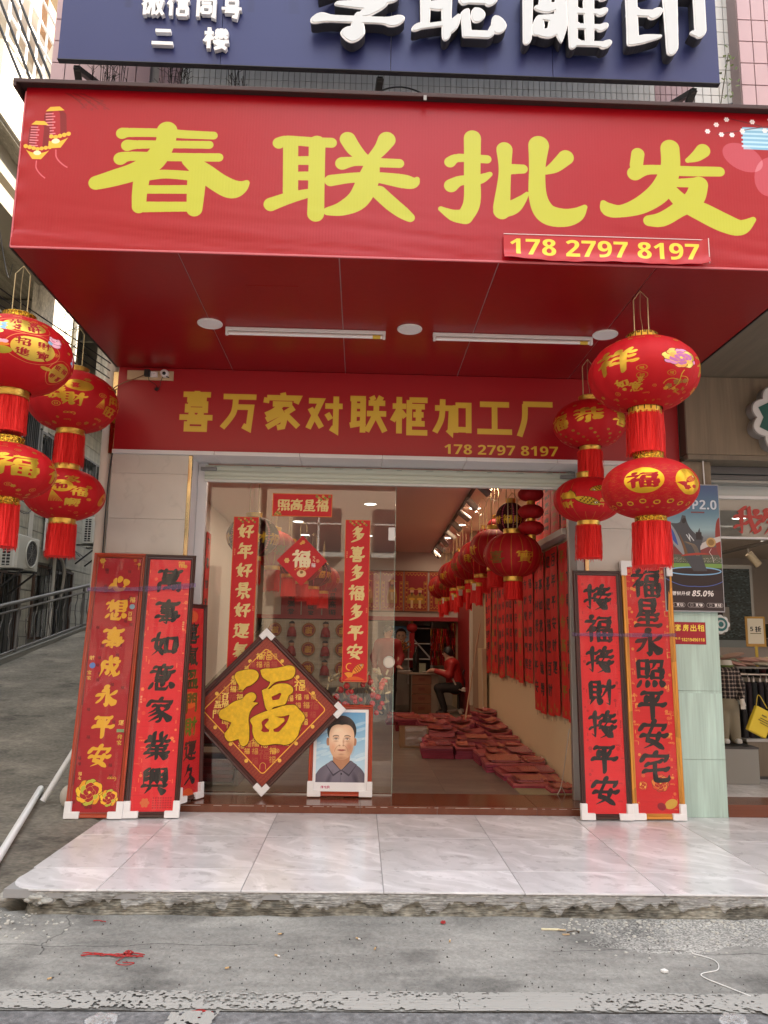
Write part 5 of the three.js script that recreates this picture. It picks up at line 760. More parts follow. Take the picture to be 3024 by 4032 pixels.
// ---------------------------------------------------------------- framed portrait
function drawPortrait(c, w, h, border = true) {
  const m = border ? w * .065 : 0, b = border ? h * .115 : 0; c.fillStyle = '#e9e9ea'; c.fillRect(0, 0, w, h); c.save(); c.beginPath(); c.rect(m, m, w - 2 * m, h - m - b); c.clip();
  const g = c.createLinearGradient(0, 0, 0, h); g.addColorStop(0, '#5f9fcb'); g.addColorStop(.7, '#bcdcec'); c.fillStyle = g; c.fillRect(0, 0, w, h); c.fillStyle = 'rgba(235,245,250,.35)'; for (let i = 0; i < 26; i++) { c.beginPath(); c.ellipse(hash(i, 1, 3) * w, h * (.15 + .5 * hash(i, 2, 3)), w * .13, h * .02, -.3, 0, 7); c.fill(); }
  const rad = (x, y, r, a, b, p = .4) => { const q = c.createRadialGradient(w * (x - .03), h * (y - .03), w * r * p, w * x, h * y, w * r); q.addColorStop(0, a); q.addColorStop(1, b); return q; };
  c.fillStyle = rad(.45, .8, .6, '#77707f', '#4a4453', .2); c.beginPath(); c.moveTo(w * .0, h); c.bezierCurveTo(w * .02, h * .76, w * .14, h * .70, w * .34, h * .645); c.lineTo(w * .68, h * .645); c.bezierCurveTo(w * .88, h * .70, w * .98, h * .76, w, h); c.fill();
  c.fillStyle = '#b9835f'; c.beginPath(); c.moveTo(w * .355, h * .5); c.lineTo(w * .675, h * .5); c.lineTo(w * .66, h * .665); c.lineTo(w * .515, h * .735); c.lineTo(w * .37, h * .665); c.fill();
  c.fillStyle = '#241d1b'; c.beginPath(); c.ellipse(w * .51, h * .27, w * .262, h * .185, 0, 0, 7); c.fill(); for (const s of [-1, 1]) { c.fillStyle = rad(.51 + s * .238, .40, .06, '#dba880', '#b07a58'); c.beginPath(); c.ellipse(w * (.51 + s * .24), h * .40, w * .03, h * .052, 0, 0, 7); c.fill(); }
  c.fillStyle = rad(.50, .36, .36, '#f8dabb', '#d4a47e', .25); c.beginPath(); c.moveTo(w * .285, h * .33); c.bezierCurveTo(w * .29, h * .20, w * .40, h * .185, w * .51, h * .20); c.bezierCurveTo(w * .63, h * .18, w * .735, h * .21, w * .738, h * .34); c.bezierCurveTo(w * .745, h * .47, w * .70, h * .55, w * .64, h * .59); c.bezierCurveTo(w * .57, h * .63, w * .46, h * .63, w * .385, h * .59); c.bezierCurveTo(w * .31, h * .55, w * .28, h * .46, w * .285, h * .33); c.fill();
  const soft = (x, y, rx, ry, col, rot = 0) => { c.save(); c.translate(w * x, h * y); c.rotate(rot); c.scale(w * rx, h * ry); const q = c.createRadialGradient(0, 0, .05, 0, 0, 1); q.addColorStop(0, col); q.addColorStop(1, col.replace(/[\d.]+\)$/, '0)')); c.fillStyle = q; c.beginPath(); c.arc(0, 0, 1, 0, 7); c.fill(); c.restore(); };
  soft(.66, .47, .1, .12, 'rgba(160,100,70,.5)'); soft(.36, .47, .08, .08, 'rgba(225,150,115,.5)'); soft(.64, .46, .07, .06, 'rgba(215,135,105,.45)'); soft(.5, .60, .14, .03, 'rgba(150,95,70,.5)'); soft(.43, .26, .12, .05, 'rgba(255,235,205,.6)'); for (const s of [-1, 1]) { soft(.51 + s * .1, .358, .075, .035, 'rgba(150,100,75,.6)'); soft(.51 + s * .1, .398, .06, .014, 'rgba(165,112,86,.5)'); c.strokeStyle = '#40322a'; c.lineWidth = h * .008; c.lineCap = 'round'; c.beginPath(); c.moveTo(w * (.51 + s * .052), h * .335); c.quadraticCurveTo(w * (.51 + s * .1), h * .316, w * (.51 + s * .155), h * .338); c.stroke(); c.fillStyle = '#efe4d8'; c.beginPath(); c.ellipse(w * (.51 + s * .1), h * .369, w * .034, h * .010, 0, 0, 7); c.fill(); c.fillStyle = '#2a1d16'; c.beginPath(); c.arc(w * (.51 + s * .1), h * .369, w * .0125, 0, 7); c.fill(); c.strokeStyle = '#4d382c'; c.lineWidth = h * .004; c.beginPath(); c.moveTo(w * (.51 + s * .062), h * .368); c.quadraticCurveTo(w * (.51 + s * .1), h * .354, w * (.51 + s * .138), h * .370); c.stroke(); soft(.51 + s * .036, .448, .026, .014, 'rgba(130,80,60,.7)'); c.strokeStyle = 'rgba(150,100,75,.6)'; c.lineWidth = h * .005; c.beginPath(); c.moveTo(w * (.51 + s * .06), h * .45); c.quadraticCurveTo(w * (.51 + s * .115), h * .48, w * (.51 + s * .12), h * .52); c.stroke(); }
  soft(.545, .40, .025, .055, 'rgba(165,110,82,.6)'); soft(.505, .425, .035, .03, 'rgba(250,222,190,.7)'); c.fillStyle = '#b3685a'; c.beginPath(); c.moveTo(w * .435, h * .502); c.quadraticCurveTo(w * .475, h * .488, w * .512, h * .495); c.quadraticCurveTo(w * .55, h * .488, w * .59, h * .502); c.quadraticCurveTo(w * .51, h * .532, w * .435, h * .502); c.fill(); c.strokeStyle = '#7d3f36'; c.lineWidth = h * .005; c.beginPath(); c.moveTo(w * .435, h * .502); c.quadraticCurveTo(w * .512, h * .508, w * .59, h * .502); c.stroke(); soft(.51, .555, .07, .018, 'rgba(160,105,80,.5)');
  c.fillStyle = '#3d3745'; for (const s of [-1, 1]) { c.beginPath(); c.moveTo(w * (.515 + s * .16), h * .625); c.lineTo(w * .515, h * .745); c.lineTo(w * (.515 + s * .14), h * .815); c.lineTo(w * (.515 + s * .28), h * .675); c.fill(); } for (const s of [-1, 1]) { c.fillStyle = s < 0 ? '#7e7786' : '#665f6e'; c.beginPath(); c.moveTo(w * (.515 + s * .18), h * .628); c.lineTo(w * (.515 + s * .02), h * .74); c.lineTo(w * (.515 + s * .14), h * .79); c.lineTo(w * (.515 + s * .27), h * .675); c.fill(); }
  c.strokeStyle = '#3d3745'; c.lineWidth = 2; c.beginPath(); c.moveTo(w * .515, h * .74); c.lineTo(w * .5, h); c.stroke(); c.fillStyle = '#242029'; c.beginPath(); c.arc(w * .52, h * .785, w * .016, 0, 7); c.fill(); soft(.3, .85, .06, .14, 'rgba(58,52,66,.6)', .4); soft(.78, .86, .06, .14, 'rgba(50,44,58,.6)', -.4); c.restore();
  if (border) { c.fillStyle = '#b83a62'; [...'伟大的'].forEach((ch, i) => brush(c, ch, w * (.16 + i * .055), h * .925, w * .05, 6)); }
}
lean(framed('framed_portrait', 'framed portrait of a man in a grey jacket on the threshold, right of the diamond', 'framed portrait', .545, .755, .036, railMats.red, (c, w, h) => drawPortrait(c, w, h), 512), .755, [-.146, .07, -.325], .10, 0);
// ---------------------------------------------------------------- red papers stuck on the glass
const goldInk = '#dcc886';
function pasted(name, label, cat, w, h, x, y, draw, px, group, rot = 0) { const t = thing(name, label, cat, [x, y, -.4165], 0, group); mesh('paper', new THREE.BoxGeometry(w, h, .0012).rotateZ(rot), flat(.5, .015, .015, .6), t); mesh('print', new THREE.PlaneGeometry(w, h).rotateZ(rot).translate(0, 0, .0012), print(px, Math.round(px * h / w), draw), t); return t; }
const bannerEdge = (c, w, h) => { sheet(c, w, h, '#c4121a', 6, 17); c.strokeStyle = '#d8a040'; c.lineWidth = w * .012; c.strokeRect(w * .012, w * .012, w * .976, h - w * .024); };
const goldfish = (c, w, h) => { fish(c, w * .6, h * .925, w * .33, -.7, '#e8922a', '#8a2a0a'); c.fillStyle = '#d8601c'; c.beginPath(); c.moveTo(w * .1, h * .99); c.quadraticCurveTo(w * .5, h * .945, w * .9, h * .99); c.fill(); c.strokeStyle = '#e8a83a'; c.lineWidth = w * .04; c.beginPath(); c.arc(w * .3, h * .91, w * .13, 1.5, 5.2); c.stroke(); };
const couplet = (str) => (c, w, h) => { bannerEdge(c, w, h); for (let i = 0; i < 9; i++) { c.fillStyle = i % 2 ? '#c9a24a' : '#7d8a34'; floret(c, w * (.2 + .08 * i), h * (.012 + (i % 3) * .01), w * .05); } mini(c, '福祥財喜', w * .09, h * .2, w * .06, '#d88a5a'); mini(c, '福祥運', w * .92, h * .55, w * .06, '#d88a5a'); c.fillStyle = goldInk; [...str].forEach((ch, i) => brush(c, ch, w * .19, h * (.045 + i * .1215), w * .62, 7.4, 1)); goldfish(c, w, h); };
pasted('pasted_couplet', 'narrow red couplet with pale gold characters on the glass above the diamond frame', 'couplet', .228, 1.47, -1.062, 1.755, couplet('好年好景好運氣'), 300);
pasted('pasted_couplet', 'narrow red couplet with a goldfish at its foot on the glass above the portrait', 'couplet', .228, 1.455, -.042, 1.755, couplet('多喜多福多平安'), 300);
pasted('pasted_banner', 'horizontal red banner with four pale gold characters at the top of the glass', 'banner', .548, .213, -.556, 2.609, (c, w, h) => { sheet(c, w, h, '#c4121a', 6, 18); c.strokeStyle = '#d8a040'; c.lineWidth = 4; c.strokeRect(4, 4, w - 8, h - 8); for (let i = 0; i < 7; i++) { c.fillStyle = i % 2 ? '#c9a24a' : '#7d8a34'; floret(c, w * (.74 + .035 * i), h * (.1 + (i % 3) * .07), h * .07); floret(c, w * (.05 + .015 * i), h * (.92 - (i % 3) * .05), h * .05); } c.fillStyle = goldInk; [...'照高星福'].forEach((ch, i) => brush(c, ch, w * (.085 + i * .213), h * .24, h * .53, 7.4, 1.02)); }, 640);
pasted('pasted_diamond', 'small red paper diamond with a pale good-luck character on the glass between the couplets', 'paper diamond', .325, .325, -.543, 2.097, (c, w, h) => { sheet(c, w, h, '#b8101a', 6, 19); c.translate(w / 2, h / 2); c.rotate(Math.PI / 4); c.scale(w / 100, w / 100); c.fillStyle = '#e4d8ae'; brush(c, '福', -27, -30, 50, 8); c.fillStyle = '#d8a24a'; floret(c, 2, -52, 6); floret(c, -4, -48, 4); c.fillStyle = '#e0c08a'; c.beginPath(); c.ellipse(0, 36, 13, 10, 0, 0, 7); c.fill(); c.fillStyle = '#7d4a14'; floret(c, 0, 32, 5); for (let i = 0; i < 9; i++) { c.fillStyle = '#d88a3a'; floret(c, -18 + i * 4.5, 25 - (i % 3) * 3, 2.4); } c.fillStyle = '#d8b46a'; floret(c, -42, 0, 8); c.strokeStyle = '#e0c08a'; coin(c, 44, 0, 4); mini(c, '大大', 33, -14, 8, '#e0c89a'); c.fillStyle = '#d8cfd0'; brush(c, '福', 26, 6, 12, 7); }, 360, undefined, Math.PI / 4);

// ---------------------------------------------------------------- lanterns
const clothBump = dtex(256, 256, (u, v) => .5 + .25 * Math.sin(u * 804) * Math.sin(v * 804) + .3 * (fbm(u * 20, v * 20, 3, 20, 7) - .5));
clothBump.repeat.set(5, 3);
const goldMat = std({ color: lin(.62, .40, .08), roughness: .3, metalness: .85, bumpMap: concreteBump, bumpScale: .003 }), tasselMat = std({ color: lin(.78, .02, .016), roughness: .6 }), tasselDark = std({ color: lin(.78, .02, .016), roughness: .8 });
const fretMap = ctex(512, 64, (c, w, h) => { c.fillStyle = '#d0a23a'; c.fillRect(0, 0, w, h); c.strokeStyle = '#3a2408'; c.lineWidth = 5; for (let i = 0; i < 16; i++) { const x = i * 32 + 4; c.beginPath(); c.moveTo(x, 46); c.lineTo(x, 16); c.lineTo(x + 22, 16); c.lineTo(x + 22, 38); c.lineTo(x + 11, 38); c.lineTo(x + 11, 27); c.stroke(); } c.fillStyle = '#f0cc62'; c.fillRect(0, 0, w, 6); c.fillRect(0, h - 6, w, 6); });
const fretMat = std({ map: fretMap, roughness: .32, metalness: .6 });
const sparkMat = std({ map: dtex(256, 64, (u, v) => { const k = fbm(u * 40, v * 10, 2, 0, 12), e = hash(u * 128 | 0, v * 32 | 0, 4); const g = .35 + .8 * k * e + .2 * e; return [g * 1.25, g * .95, g * .3]; }, true), roughness: .25, metalness: .85, bumpMap: concreteBump, bumpScale: .01 });
function lanternBody(R, hh, gores = 16, flat0 = .955) {
  const pts = [], n = 30, T = Math.asin(flat0); for (let i = 0; i <= n; i++) { const t = lerp(-T, T, i / n); pts.push(new THREE.Vector2(R * Math.pow(Math.cos(t), .93), hh * Math.sin(t) / flat0)); }
  const g = new THREE.LatheGeometry(pts, 96, -Math.PI, Math.PI * 2), p = g.attributes.position;
  for (let i = 0; i < p.count; i++) { const x = p.getX(i), z = p.getZ(i), a = Math.atan2(x, z), k = 1 - .022 * Math.pow(Math.abs(Math.cos(a * gores / 2)), 3); p.setX(i, x * k); p.setZ(i, z * k); }
  g.computeVertexNormals(); const nn = g.attributes.normal; for (let j = 0; j <= n; j++) { const a = j, b = 96 * (n + 1) + j; const v = V(nn.getX(a) + nn.getX(b), nn.getY(a) + nn.getY(b), nn.getZ(a) + nn.getZ(b)).normalize(); nn.setXYZ(a, v.x, v.y, v.z); nn.setXYZ(b, v.x, v.y, v.z); } return g;
}
function tassel(r, len, n, flare = 1.08) {
  const out = [cyl(r * .95, r * .93 * flare, len * .93, 0, -len * .465, 0, 20)];
  const dark = out.pop(), list = [];
  for (let i = 0; i < n; i++) { const a = i / n * 6.2832 + rr(-.02, .02), rad = r * (1 + rr(-.10, .05) + .03 * Math.sin(i * .55)), L = len * (rr(.88, 1.02) + .02 * Math.sin(i * .4)), w = 6.2832 * r / n * .8, f = lerp(1, flare, rr(.5, 1.1)); const P = (t, o = 0) => { const q = rad * lerp(1, f, t) + .0025 * Math.sin(t * 7 + i * 2.1), b = a + o + .03 * Math.sin(t * 4 + i); return V(Math.sin(b) * q, -L * t, Math.cos(b) * q); }; const g = new THREE.CylinderGeometry(w / 2, w / 2 * .8, 1, 3, 4, true), p = g.attributes.position; for (let k = 0; k < p.count; k++) { const c = P(.5 - p.getY(k)); p.setXYZ(k, c.x + p.getX(k), c.y, c.z + p.getZ(k)); } g.computeVertexNormals(); list.push(g); }
  return [merge(list), dark];
}
const goldTone = '#cfa338', goldDim = '#b58524';
function lanternPrint(base, draw, w = 1024, h = 512) {
  const cv = [], tx = ctex(w, h, (c, W, H) => { cv.push(c); c.fillStyle = base; c.fillRect(0, 0, W, H); c.save(); c.translate(0, H * .115); c.scale(1, .9); draw(c, W, H); c.restore(); });
  const id = cv[0].getImageData(0, 0, w, h).data, m = new Uint8Array(w * h * 4); for (let i = 0; i < w * h; i++) { const R = id[i * 4], G = id[i * 4 + 1], B = id[i * 4 + 2], gold = G > 88 && B < G * .72 && R > G; m.set([0, gold ? 105 : 165, gold ? 190 : 0, 255], (((h - 1 - (i / w | 0)) * w) + i % w) * 4); }
  const t2 = new THREE.DataTexture(m, w, h); t2.magFilter = THREE.LinearFilter; t2.needsUpdate = true; tx.userData = { foil: t2 }; return tx;
}
// metal print: bright where the gold foil is
function lantern(name, label, { at, R, hh, print: tx, collar = .1, tas = [.105, .28], sticks, bottom = goldMat, top = goldMat, turn = 0, group, sticksTo }) {
  const t = thing(name, label, 'lantern', at, turn, group);
  mesh('lantern_body', lanternBody(R, hh), phy({ map: tx, roughness: 1, metalness: 1, roughnessMap: tx.userData.foil, metalnessMap: tx.userData.foil, bumpMap: clothBump, bumpScale: .002, sheen: .4, sheenRoughness: .5, sheenColor: lin(.9, .1, .08), specularIntensity: .6 }), t);
  const ring = (r, y, m, nm) => mesh(nm, new THREE.LatheGeometry([[r * .98, -.031], [r * 1.04, -.027], [r, -.019], [r, .019], [r * 1.04, .027], [r * .98, .031], [r * .9, .031], [r * .9, -.031], [r * .98, -.031]].map((q) => new THREE.Vector2(...q)), 48).translate(0, y, 0), m, t);
  ring(collar, hh + .016, top, 'top_collar'); ring(collar * 1.04, -hh - .014, bottom, 'bottom_collar');
  if (tas) { const [a, b] = tassel(tas[0], tas[1], 120); const m = mesh('tassel', a.translate(0, -hh - .034, 0), tasselMat, t); mesh('tassel_core', b.translate(0, -hh - .034, 0), tasselDark, m); }
  if (sticksTo) { const s = []; for (const dx of [-.045, .045]) s.push(rod([dx, hh, 0], [dx, sticksTo - at[1] - .06, 0], .0045)); s.push(rod([-.045, sticksTo - at[1] - .06, 0], [0, sticksTo - at[1], 0], .0025), rod([.045, sticksTo - at[1] - .06, 0], [0, sticksTo - at[1], 0], .0025), tube([[0, hh, .01], [.006, hh + .1, .01], [-.004, (sticksTo - at[1] + hh) / 2, 0], [0, sticksTo - at[1], 0]], .0016)); mesh('hanging_wires', s, std({ color: lin(.5, .42, .24), roughness: .35, metalness: .7 }), t); }
  return t;
}
const RED = '#b50914', DEEP = '#b00914';
const around = (c, W, H, list, f) => list.forEach(([deg, y, s, ...r]) => f(.5 * W + deg / 360 * W, y * H, s, ...r));
const gch = (c, col) => (x, y, s, ch, b = 7.5, rot = 0) => { c.save(); c.translate(x, y); c.rotate(rot); c.fillStyle = col; s *= .86; brush(c, ch, -s / 2, -s / 2, s, b * .84, .92); c.restore(); };
const scatter = (c, W, H, y0, y1, n, r, col, sd) => { for (let i = 0; i < n; i++) { c.fillStyle = c.strokeStyle = col; const x = (i + .5 * hash(i, sd, 1)) / n * W, y = lerp(y0, y1, hash(i, sd, 2)) * H; [floret, swirl, coin, floret][i % 4](c, x, y, r * (.7 + .5 * hash(i, sd, 3))); } };
const txRF = lanternPrint(RED, (c, W, H) => {
  for (let k = 0; k < 3; k++) { const o = k * 120; const g = gch(c, goldTone); around(c, W, H, [[-24 + o, .42, 170, '祥', 8]], g); around(c, W, H, [[-22 + o, .68, 62, '如', 8], [-6 + o, .74, 66, '意', 8]], g); around(c, W, H, [[44 + o, .42, 62]], (x, y, s) => peony(c, x, y, s, ['#d98bbf', '#e2c96a', '#e8a45a'], '#b86aa8')); c.strokeStyle = goldDim; c.lineWidth = 2.5; around(c, W, H, [[2 + o, .54, 15], [2 + o, .62, 17], [34 + o, .60, 14]], (x, y, s) => { c.beginPath(); c.arc(x, y, s, 0, 7); c.stroke(); gch(c, goldDim)(x, y, s * 1.3, '福', 6); }); c.fillStyle = '#a5793a'; around(c, W, H, [[46 + o, .68, 20], [36 + o, .74, 16], [56 + o, .66, 14]], (x, y, s) => floret(c, x, y, s)); around(c, W, H, [[52 + o, .78, 34, '家'], [62 + o, .74, 26, '和']], gch(c, goldDim)); }
  scatter(c, W, H, .84, .95, 22, 9, goldDim, 3); scatter(c, W, H, .05, .16, 18, 13, goldTone, 4); scatter(c, W, H, .74, .84, 26, 10, goldTone, 5); c.strokeStyle = goldTone; for (let k = 0; k < 3; k++) { const x = W * (.5 + (46 + k * 120) / 360); c.lineWidth = 4; c.beginPath(); c.moveTo(x + 10, H * .55); c.bezierCurveTo(x - 10, H * .64, x + 30, H * .7, x - 20, H * .78); c.moveTo(x + 4, H * .62); c.quadraticCurveTo(x + 44, H * .6, x + 50, H * .7); c.moveTo(x, H * .66); c.quadraticCurveTo(x - 46, H * .64, x - 52, H * .72); c.stroke(); gch(c, goldTone)(x - 130, H * .66, 34, '喜', 6); }
});
const txRFl = lanternPrint('#b00b14', (c, W, H) => {
  c.strokeStyle = '#b5641e'; c.lineWidth = 1.2; for (let i = 0; i < 1500; i++) { const x = hash(i, 1, 21) * W, y = H * (.18 + .52 * hash(i, 2, 21)); c.beginPath(); c.arc(x, y, 6, 3.3, 6.1); c.stroke(); }
  for (let k = 0; k < 6; k++) { const x = W * (.5 + (k * 60 - 10) / 360), y = H * .42; c.fillStyle = '#d9a92c'; c.beginPath(); c.ellipse(x, y, 66, 96, 0, 0, 7); c.fill(); k % 2 ? (fish(c, x, y - 12, 44, -.9, '#a5101a', '#d9a92c'), c.fillStyle = '#a5101a', floret(c, x - 14, y + 46, 18), floret(c, x + 20, y + 34, 14)) : gch(c, '#a00c16')(x, y, 136, '福', 8); }
  for (let i = 0; i < 18; i++) { const x = (i + .3) / 18 * W, y = H * (.72 + .02 * (i % 2)); c.fillStyle = '#cfa02c'; c.beginPath(); c.ellipse(x, y, 15, 18, .2, 0, 7); c.fill(); gch(c, '#9a0c16')(x, y, 22, '福', 9); } scatter(c, W, H, .8, .88, 24, 9, '#b5742a', 8);
});
const txRB = lanternPrint(DEEP, (c, W, H) => { for (let k = 0; k < 2; k++) { const g = gch(c, '#cba136'), o = k * 180; around(c, W, H, [[-14 + o, .42, 165, '恭', 8.5], [48 + o, .43, 160, '喜', 8], [-72 + o, .47, 165, '福', 8.5], [108 + o, .45, 160, '發', 7]], g); } c.fillStyle = c.strokeStyle = '#a87a2a'; for (let i = 0; i < 44; i++) { const x = (i + .5) / 44 * W, y = H * [.66, .73, .8, .87][i % 4]; floret(c, x, y, 11); } for (let i = 0; i < 16; i++) floret(c, (i + .2) / 16 * W, H * [.2, .3][i % 2], 14); });
const txRBl = lanternPrint('#ac0b14', (c, W, H) => { c.strokeStyle = '#b88a3c'; c.lineWidth = 2.5; for (let i = 0; i < 16; i++) { c.beginPath(); c.moveTo(i / 16 * W, H * .15); c.lineTo(i / 16 * W, H); c.stroke(); } for (let k = 0; k < 3; k++) { const x = W * (.5 + (k * 120 - 14) / 360); c.fillStyle = '#b40c16'; c.fillRect(x - 84, H * .16, 200, H * .6); fish(c, x - 16, H * .54, 82, .55, '#c9a234', '#4a2f0a'); fish(c, x + 56, H * .30, 62, 2.6, '#c9a234', '#4a2f0a'); gch(c, '#d0ab50')(x + 66, H * .54, 40, '盈', 7); gch(c, '#d0ab50')(x + 64, H * .63, 38, '門', 6); gch(c, '#cba136')(x - 110, H * .6, 90, '財', 8); c.fillStyle = '#cba136'; floret(c, x - 120, H * .42, 34); } });
const txLF = lanternPrint('#b60a15', (c, W, H) => {
  for (let k = 0; k < 3; k++) { const X = (d) => W * (.5 + (d + k * 120) / 360), oval = (d, y, rx, ry, str) => { c.strokeStyle = '#d88a50'; c.lineWidth = 3; c.beginPath(); c.ellipse(X(d), y * H, rx * 1.25, ry * 1.22, 0, 0, 7); c.stroke(); c.fillStyle = '#dcbb52'; c.beginPath(); c.ellipse(X(d), y * H, rx, ry, 0, 0, 7); c.fill(); [...str].forEach((ch, i) => gch(c, '#9c1420')(X(d) + ((i % 2) - .5) * rx * .9, y * H + ((i >> 1) - .5) * ry * .85, rx * .8, ch, 7)); };
    oval(16, .24, 62, 46, '恭喜發財'); oval(26, .50, 64, 66, '招財進寶'); oval(66, .66, 42, 60, '旺福財喜');
    const pig = (d, y, s) => { const x = X(d); c.strokeStyle = '#8a4a5a'; c.lineWidth = 2; c.fillStyle = '#efb3c4'; c.beginPath(); c.ellipse(x, y * H + s * .9, s * .8, s * .9, 0, 0, 7); c.fill(); c.stroke(); c.fillStyle = '#8fbfe0'; c.beginPath(); c.ellipse(x - s * .8, y * H + s, s * .4, s * .5, 0, 0, 7); c.fill(); c.fillStyle = '#f2bccb'; for (const q of [-1, 1]) { c.beginPath(); c.ellipse(x + q * s * .6, y * H - s * .7, s * .3, s * .35, 0, 0, 7); c.fill(); c.stroke(); } c.beginPath(); c.ellipse(x, y * H, s, s * .82, 0, 0, 7); c.fill(); c.stroke(); c.fillStyle = '#e38aa3'; c.beginPath(); c.ellipse(x - s * .3, y * H + s * .15, s * .36, s * .26, 0, 0, 7); c.fill(); c.fillStyle = '#3a2024'; for (const q of [-.5, .25]) { c.beginPath(); c.arc(x + q * s, y * H - s * .25, s * .09, 0, 7); c.fill(); } };
    pig(48, .34, 22); pig(84, .44, 20);
    c.fillStyle = '#e6d07a'; for (let i = 0; i < 7; i++) { c.fillStyle = ['#e6d07a', '#8fbfe0', '#e8a45a'][i % 3]; c.beginPath(); c.arc(X(-8 + (i % 3) * 5), H * (.26 + (i / 3 | 0) * .05), 13, 0, 7); c.fill(); } c.fillStyle = '#b8a93a'; c.beginPath(); c.ellipse(X(-6), H * .56, 34, 22, 0, 0, 7); c.fill(); c.fillStyle = '#e58a3a'; c.beginPath(); c.ellipse(X(-6), H * .5, 26, 12, 0, 0, 7); c.fill(); c.fillStyle = '#efb3c4'; for (const q of [-8, 0, 8]) { c.beginPath(); c.arc(X(-6) + q * 1.6, H * .47, 10, 0, 7); c.fill(); } c.fillStyle = '#e0b84a'; c.beginPath(); c.ellipse(X(45), H * .665, 22, 10, 0, 0, 7); c.fill(); c.strokeStyle = '#e0b84a'; coin(c, X(-14), H * .38, 10); coin(c, X(62), H * .28, 9); }
  scatter(c, W, H, .06, .15, 18, 12, '#e0b84a', 6); scatter(c, W, H, .3, .72, 16, 9, '#e0b84a', 9);
});
const txLFl = lanternPrint('#b30a14', (c, W, H) => { const g = gch(c, '#c9a536'); for (let k = 0; k < 4; k++) around(c, W, H, [[22 + k * 72, .44, 200, '福', 7.5]], g); c.strokeStyle = '#b5742a'; c.lineWidth = 1.5; for (let k = 0; k < 3; k++) for (let i = 1; i < 5; i++) { c.beginPath(); c.arc(W * (.5 + (10 + k * 72) / 360), H * .3, i * 9, 2.8, 6.2); c.stroke(); } scatter(c, W, H, .74, .92, 34, 14, '#c0923a', 13); scatter(c, W, H, .14, .22, 18, 12, '#c0923a', 15); scatter(c, W, H, .06, .12, 20, 9, '#b98a3a', 14); });
const txLB = lanternPrint(DEEP, (c, W, H) => { for (let k = 0; k < 3; k++) { const o = k * 120, g = gch(c, '#cba136'); around(c, W, H, [[-12 + o, .46, 110, '發', 8], [14 + o, .54, 120, '財', 8.5], [76 + o, .44, 96, '两', 8], [72 + o, .6, 96, '旺', 8]], g); c.fillStyle = '#cba136'; c.beginPath(); c.ellipse(W * (.5 + (18 + o) / 360), H * .34, 52, 44, 0, 0, 7); c.fill(); gch(c, DEEP)(W * (.5 + (14 + o) / 360), H * .35, 44, '喜', 7); c.fillStyle = c.strokeStyle = '#cba136'; around(c, W, H, [[50 + o, .42, 14], [-10 + o, .62, 16]], (x, y, s) => coin(c, x, y, s)); for (let i = 0; i < 6; i++) { c.beginPath(); c.moveTo(W * (.5 + (52 + o) / 360), H * .46); c.lineTo(W * (.5 + (44 + o + i * 2.4) / 360), H * .6); c.lineWidth = 2.5; c.stroke(); } around(c, W, H, [[8 + o, .74, 20], [60 + o, .76, 18], [72 + o, .26, 20]], (x, y, s) => swirl(c, x, y, s)); } scatter(c, W, H, .8, .9, 18, 14, '#b88a30', 16); scatter(c, W, H, .14, .24, 14, 14, '#b88a30', 17); });
const txLBl = lanternPrint('#b00a14', (c, W, H) => { for (let k = 0; k < 3; k++) { const o = k * 120, g = gch(c, '#cda63c'); around(c, W, H, [[20 + o, .25, 84, '家', 8], [30 + o, .45, 96, '福', 8], [22 + o, .64, 84, '顺', 8]], g); c.fillStyle = '#c9a236'; c.beginPath(); c.ellipse(W * (.5 + (4 + o) / 360), H * .38, 46, 52, 0, 0, 7); c.fill(); gch(c, '#9a0c16')(W * (.5 + (4 + o) / 360), H * .39, 62, '和', 8); c.strokeStyle = '#cba136'; c.lineWidth = 3; for (let i = 0; i < 9; i++) { c.beginPath(); c.moveTo(W * (.5 + (-8 + o) / 360), H * .46); c.lineTo(W * (.5 + (-14 + o + i * 2.6) / 360), H * .64); c.stroke(); } c.fillStyle = c.strokeStyle = '#c8862e'; around(c, W, H, [[80 + o, .5, 50]], (x, y, s) => { c.beginPath(); c.ellipse(x, y, s * .6, s * 1.3, .3, 0, 7); c.fill(); gch(c, '#9a0c16')(x, y, 44, '福', 6); }); around(c, W, H, [[44 + o, .36, 17], [46 + o, .56, 13], [-6 + o, .2, 15]], (x, y, s) => floret(c, x, y, s)); } scatter(c, W, H, .74, .93, 24, 11, '#c0923a', 19); });
lantern('hanging_lantern', 'large red lantern with pink peony print, upper front one right of the doorway', { at: [1.832, 3.15, 1.775], R: .355, hh: .232, print: txRF, turn: -0.419, collar: .1, tas: [.11, .285], top: fretMat, bottom: fretMat, sticksTo: 3.744 });
lantern('hanging_lantern', 'round red lantern with big gold discs, lower front one right of the doorway', { at: [1.843, 2.388, 1.775], R: .302, hh: .186, print: txRFl, turn: -0.297, collar: .095, tas: [.112, .30], bottom: sparkMat, top: sparkMat });
lantern('hanging_lantern', 'dark red lantern with small gold florets, upper rear one right of the doorway', { at: [1.853, 3.18, .486], R: .294, hh: .192, print: txRB, turn: -0.035, collar: .082, tas: [.096, .25], sticksTo: 3.744 });
lantern('hanging_lantern', 'red ribbed lantern with two gold fish, lower rear one right of the doorway', { at: [1.823, 2.548, .486], R: .275, hh: .176, print: txRBl, turn: 0.000, collar: .085, tas: [.096, .285] });
lantern('hanging_lantern', 'red lantern with pink pigs and yellow ovals, upper front one at the left edge', { at: [-2.266, 3.163, 1.775], R: .358, hh: .236, print: txLF, turn: 0.279, collar: .102, tas: [.098, .255], sticksTo: 3.79, bottom: goldMat, top: sparkMat });
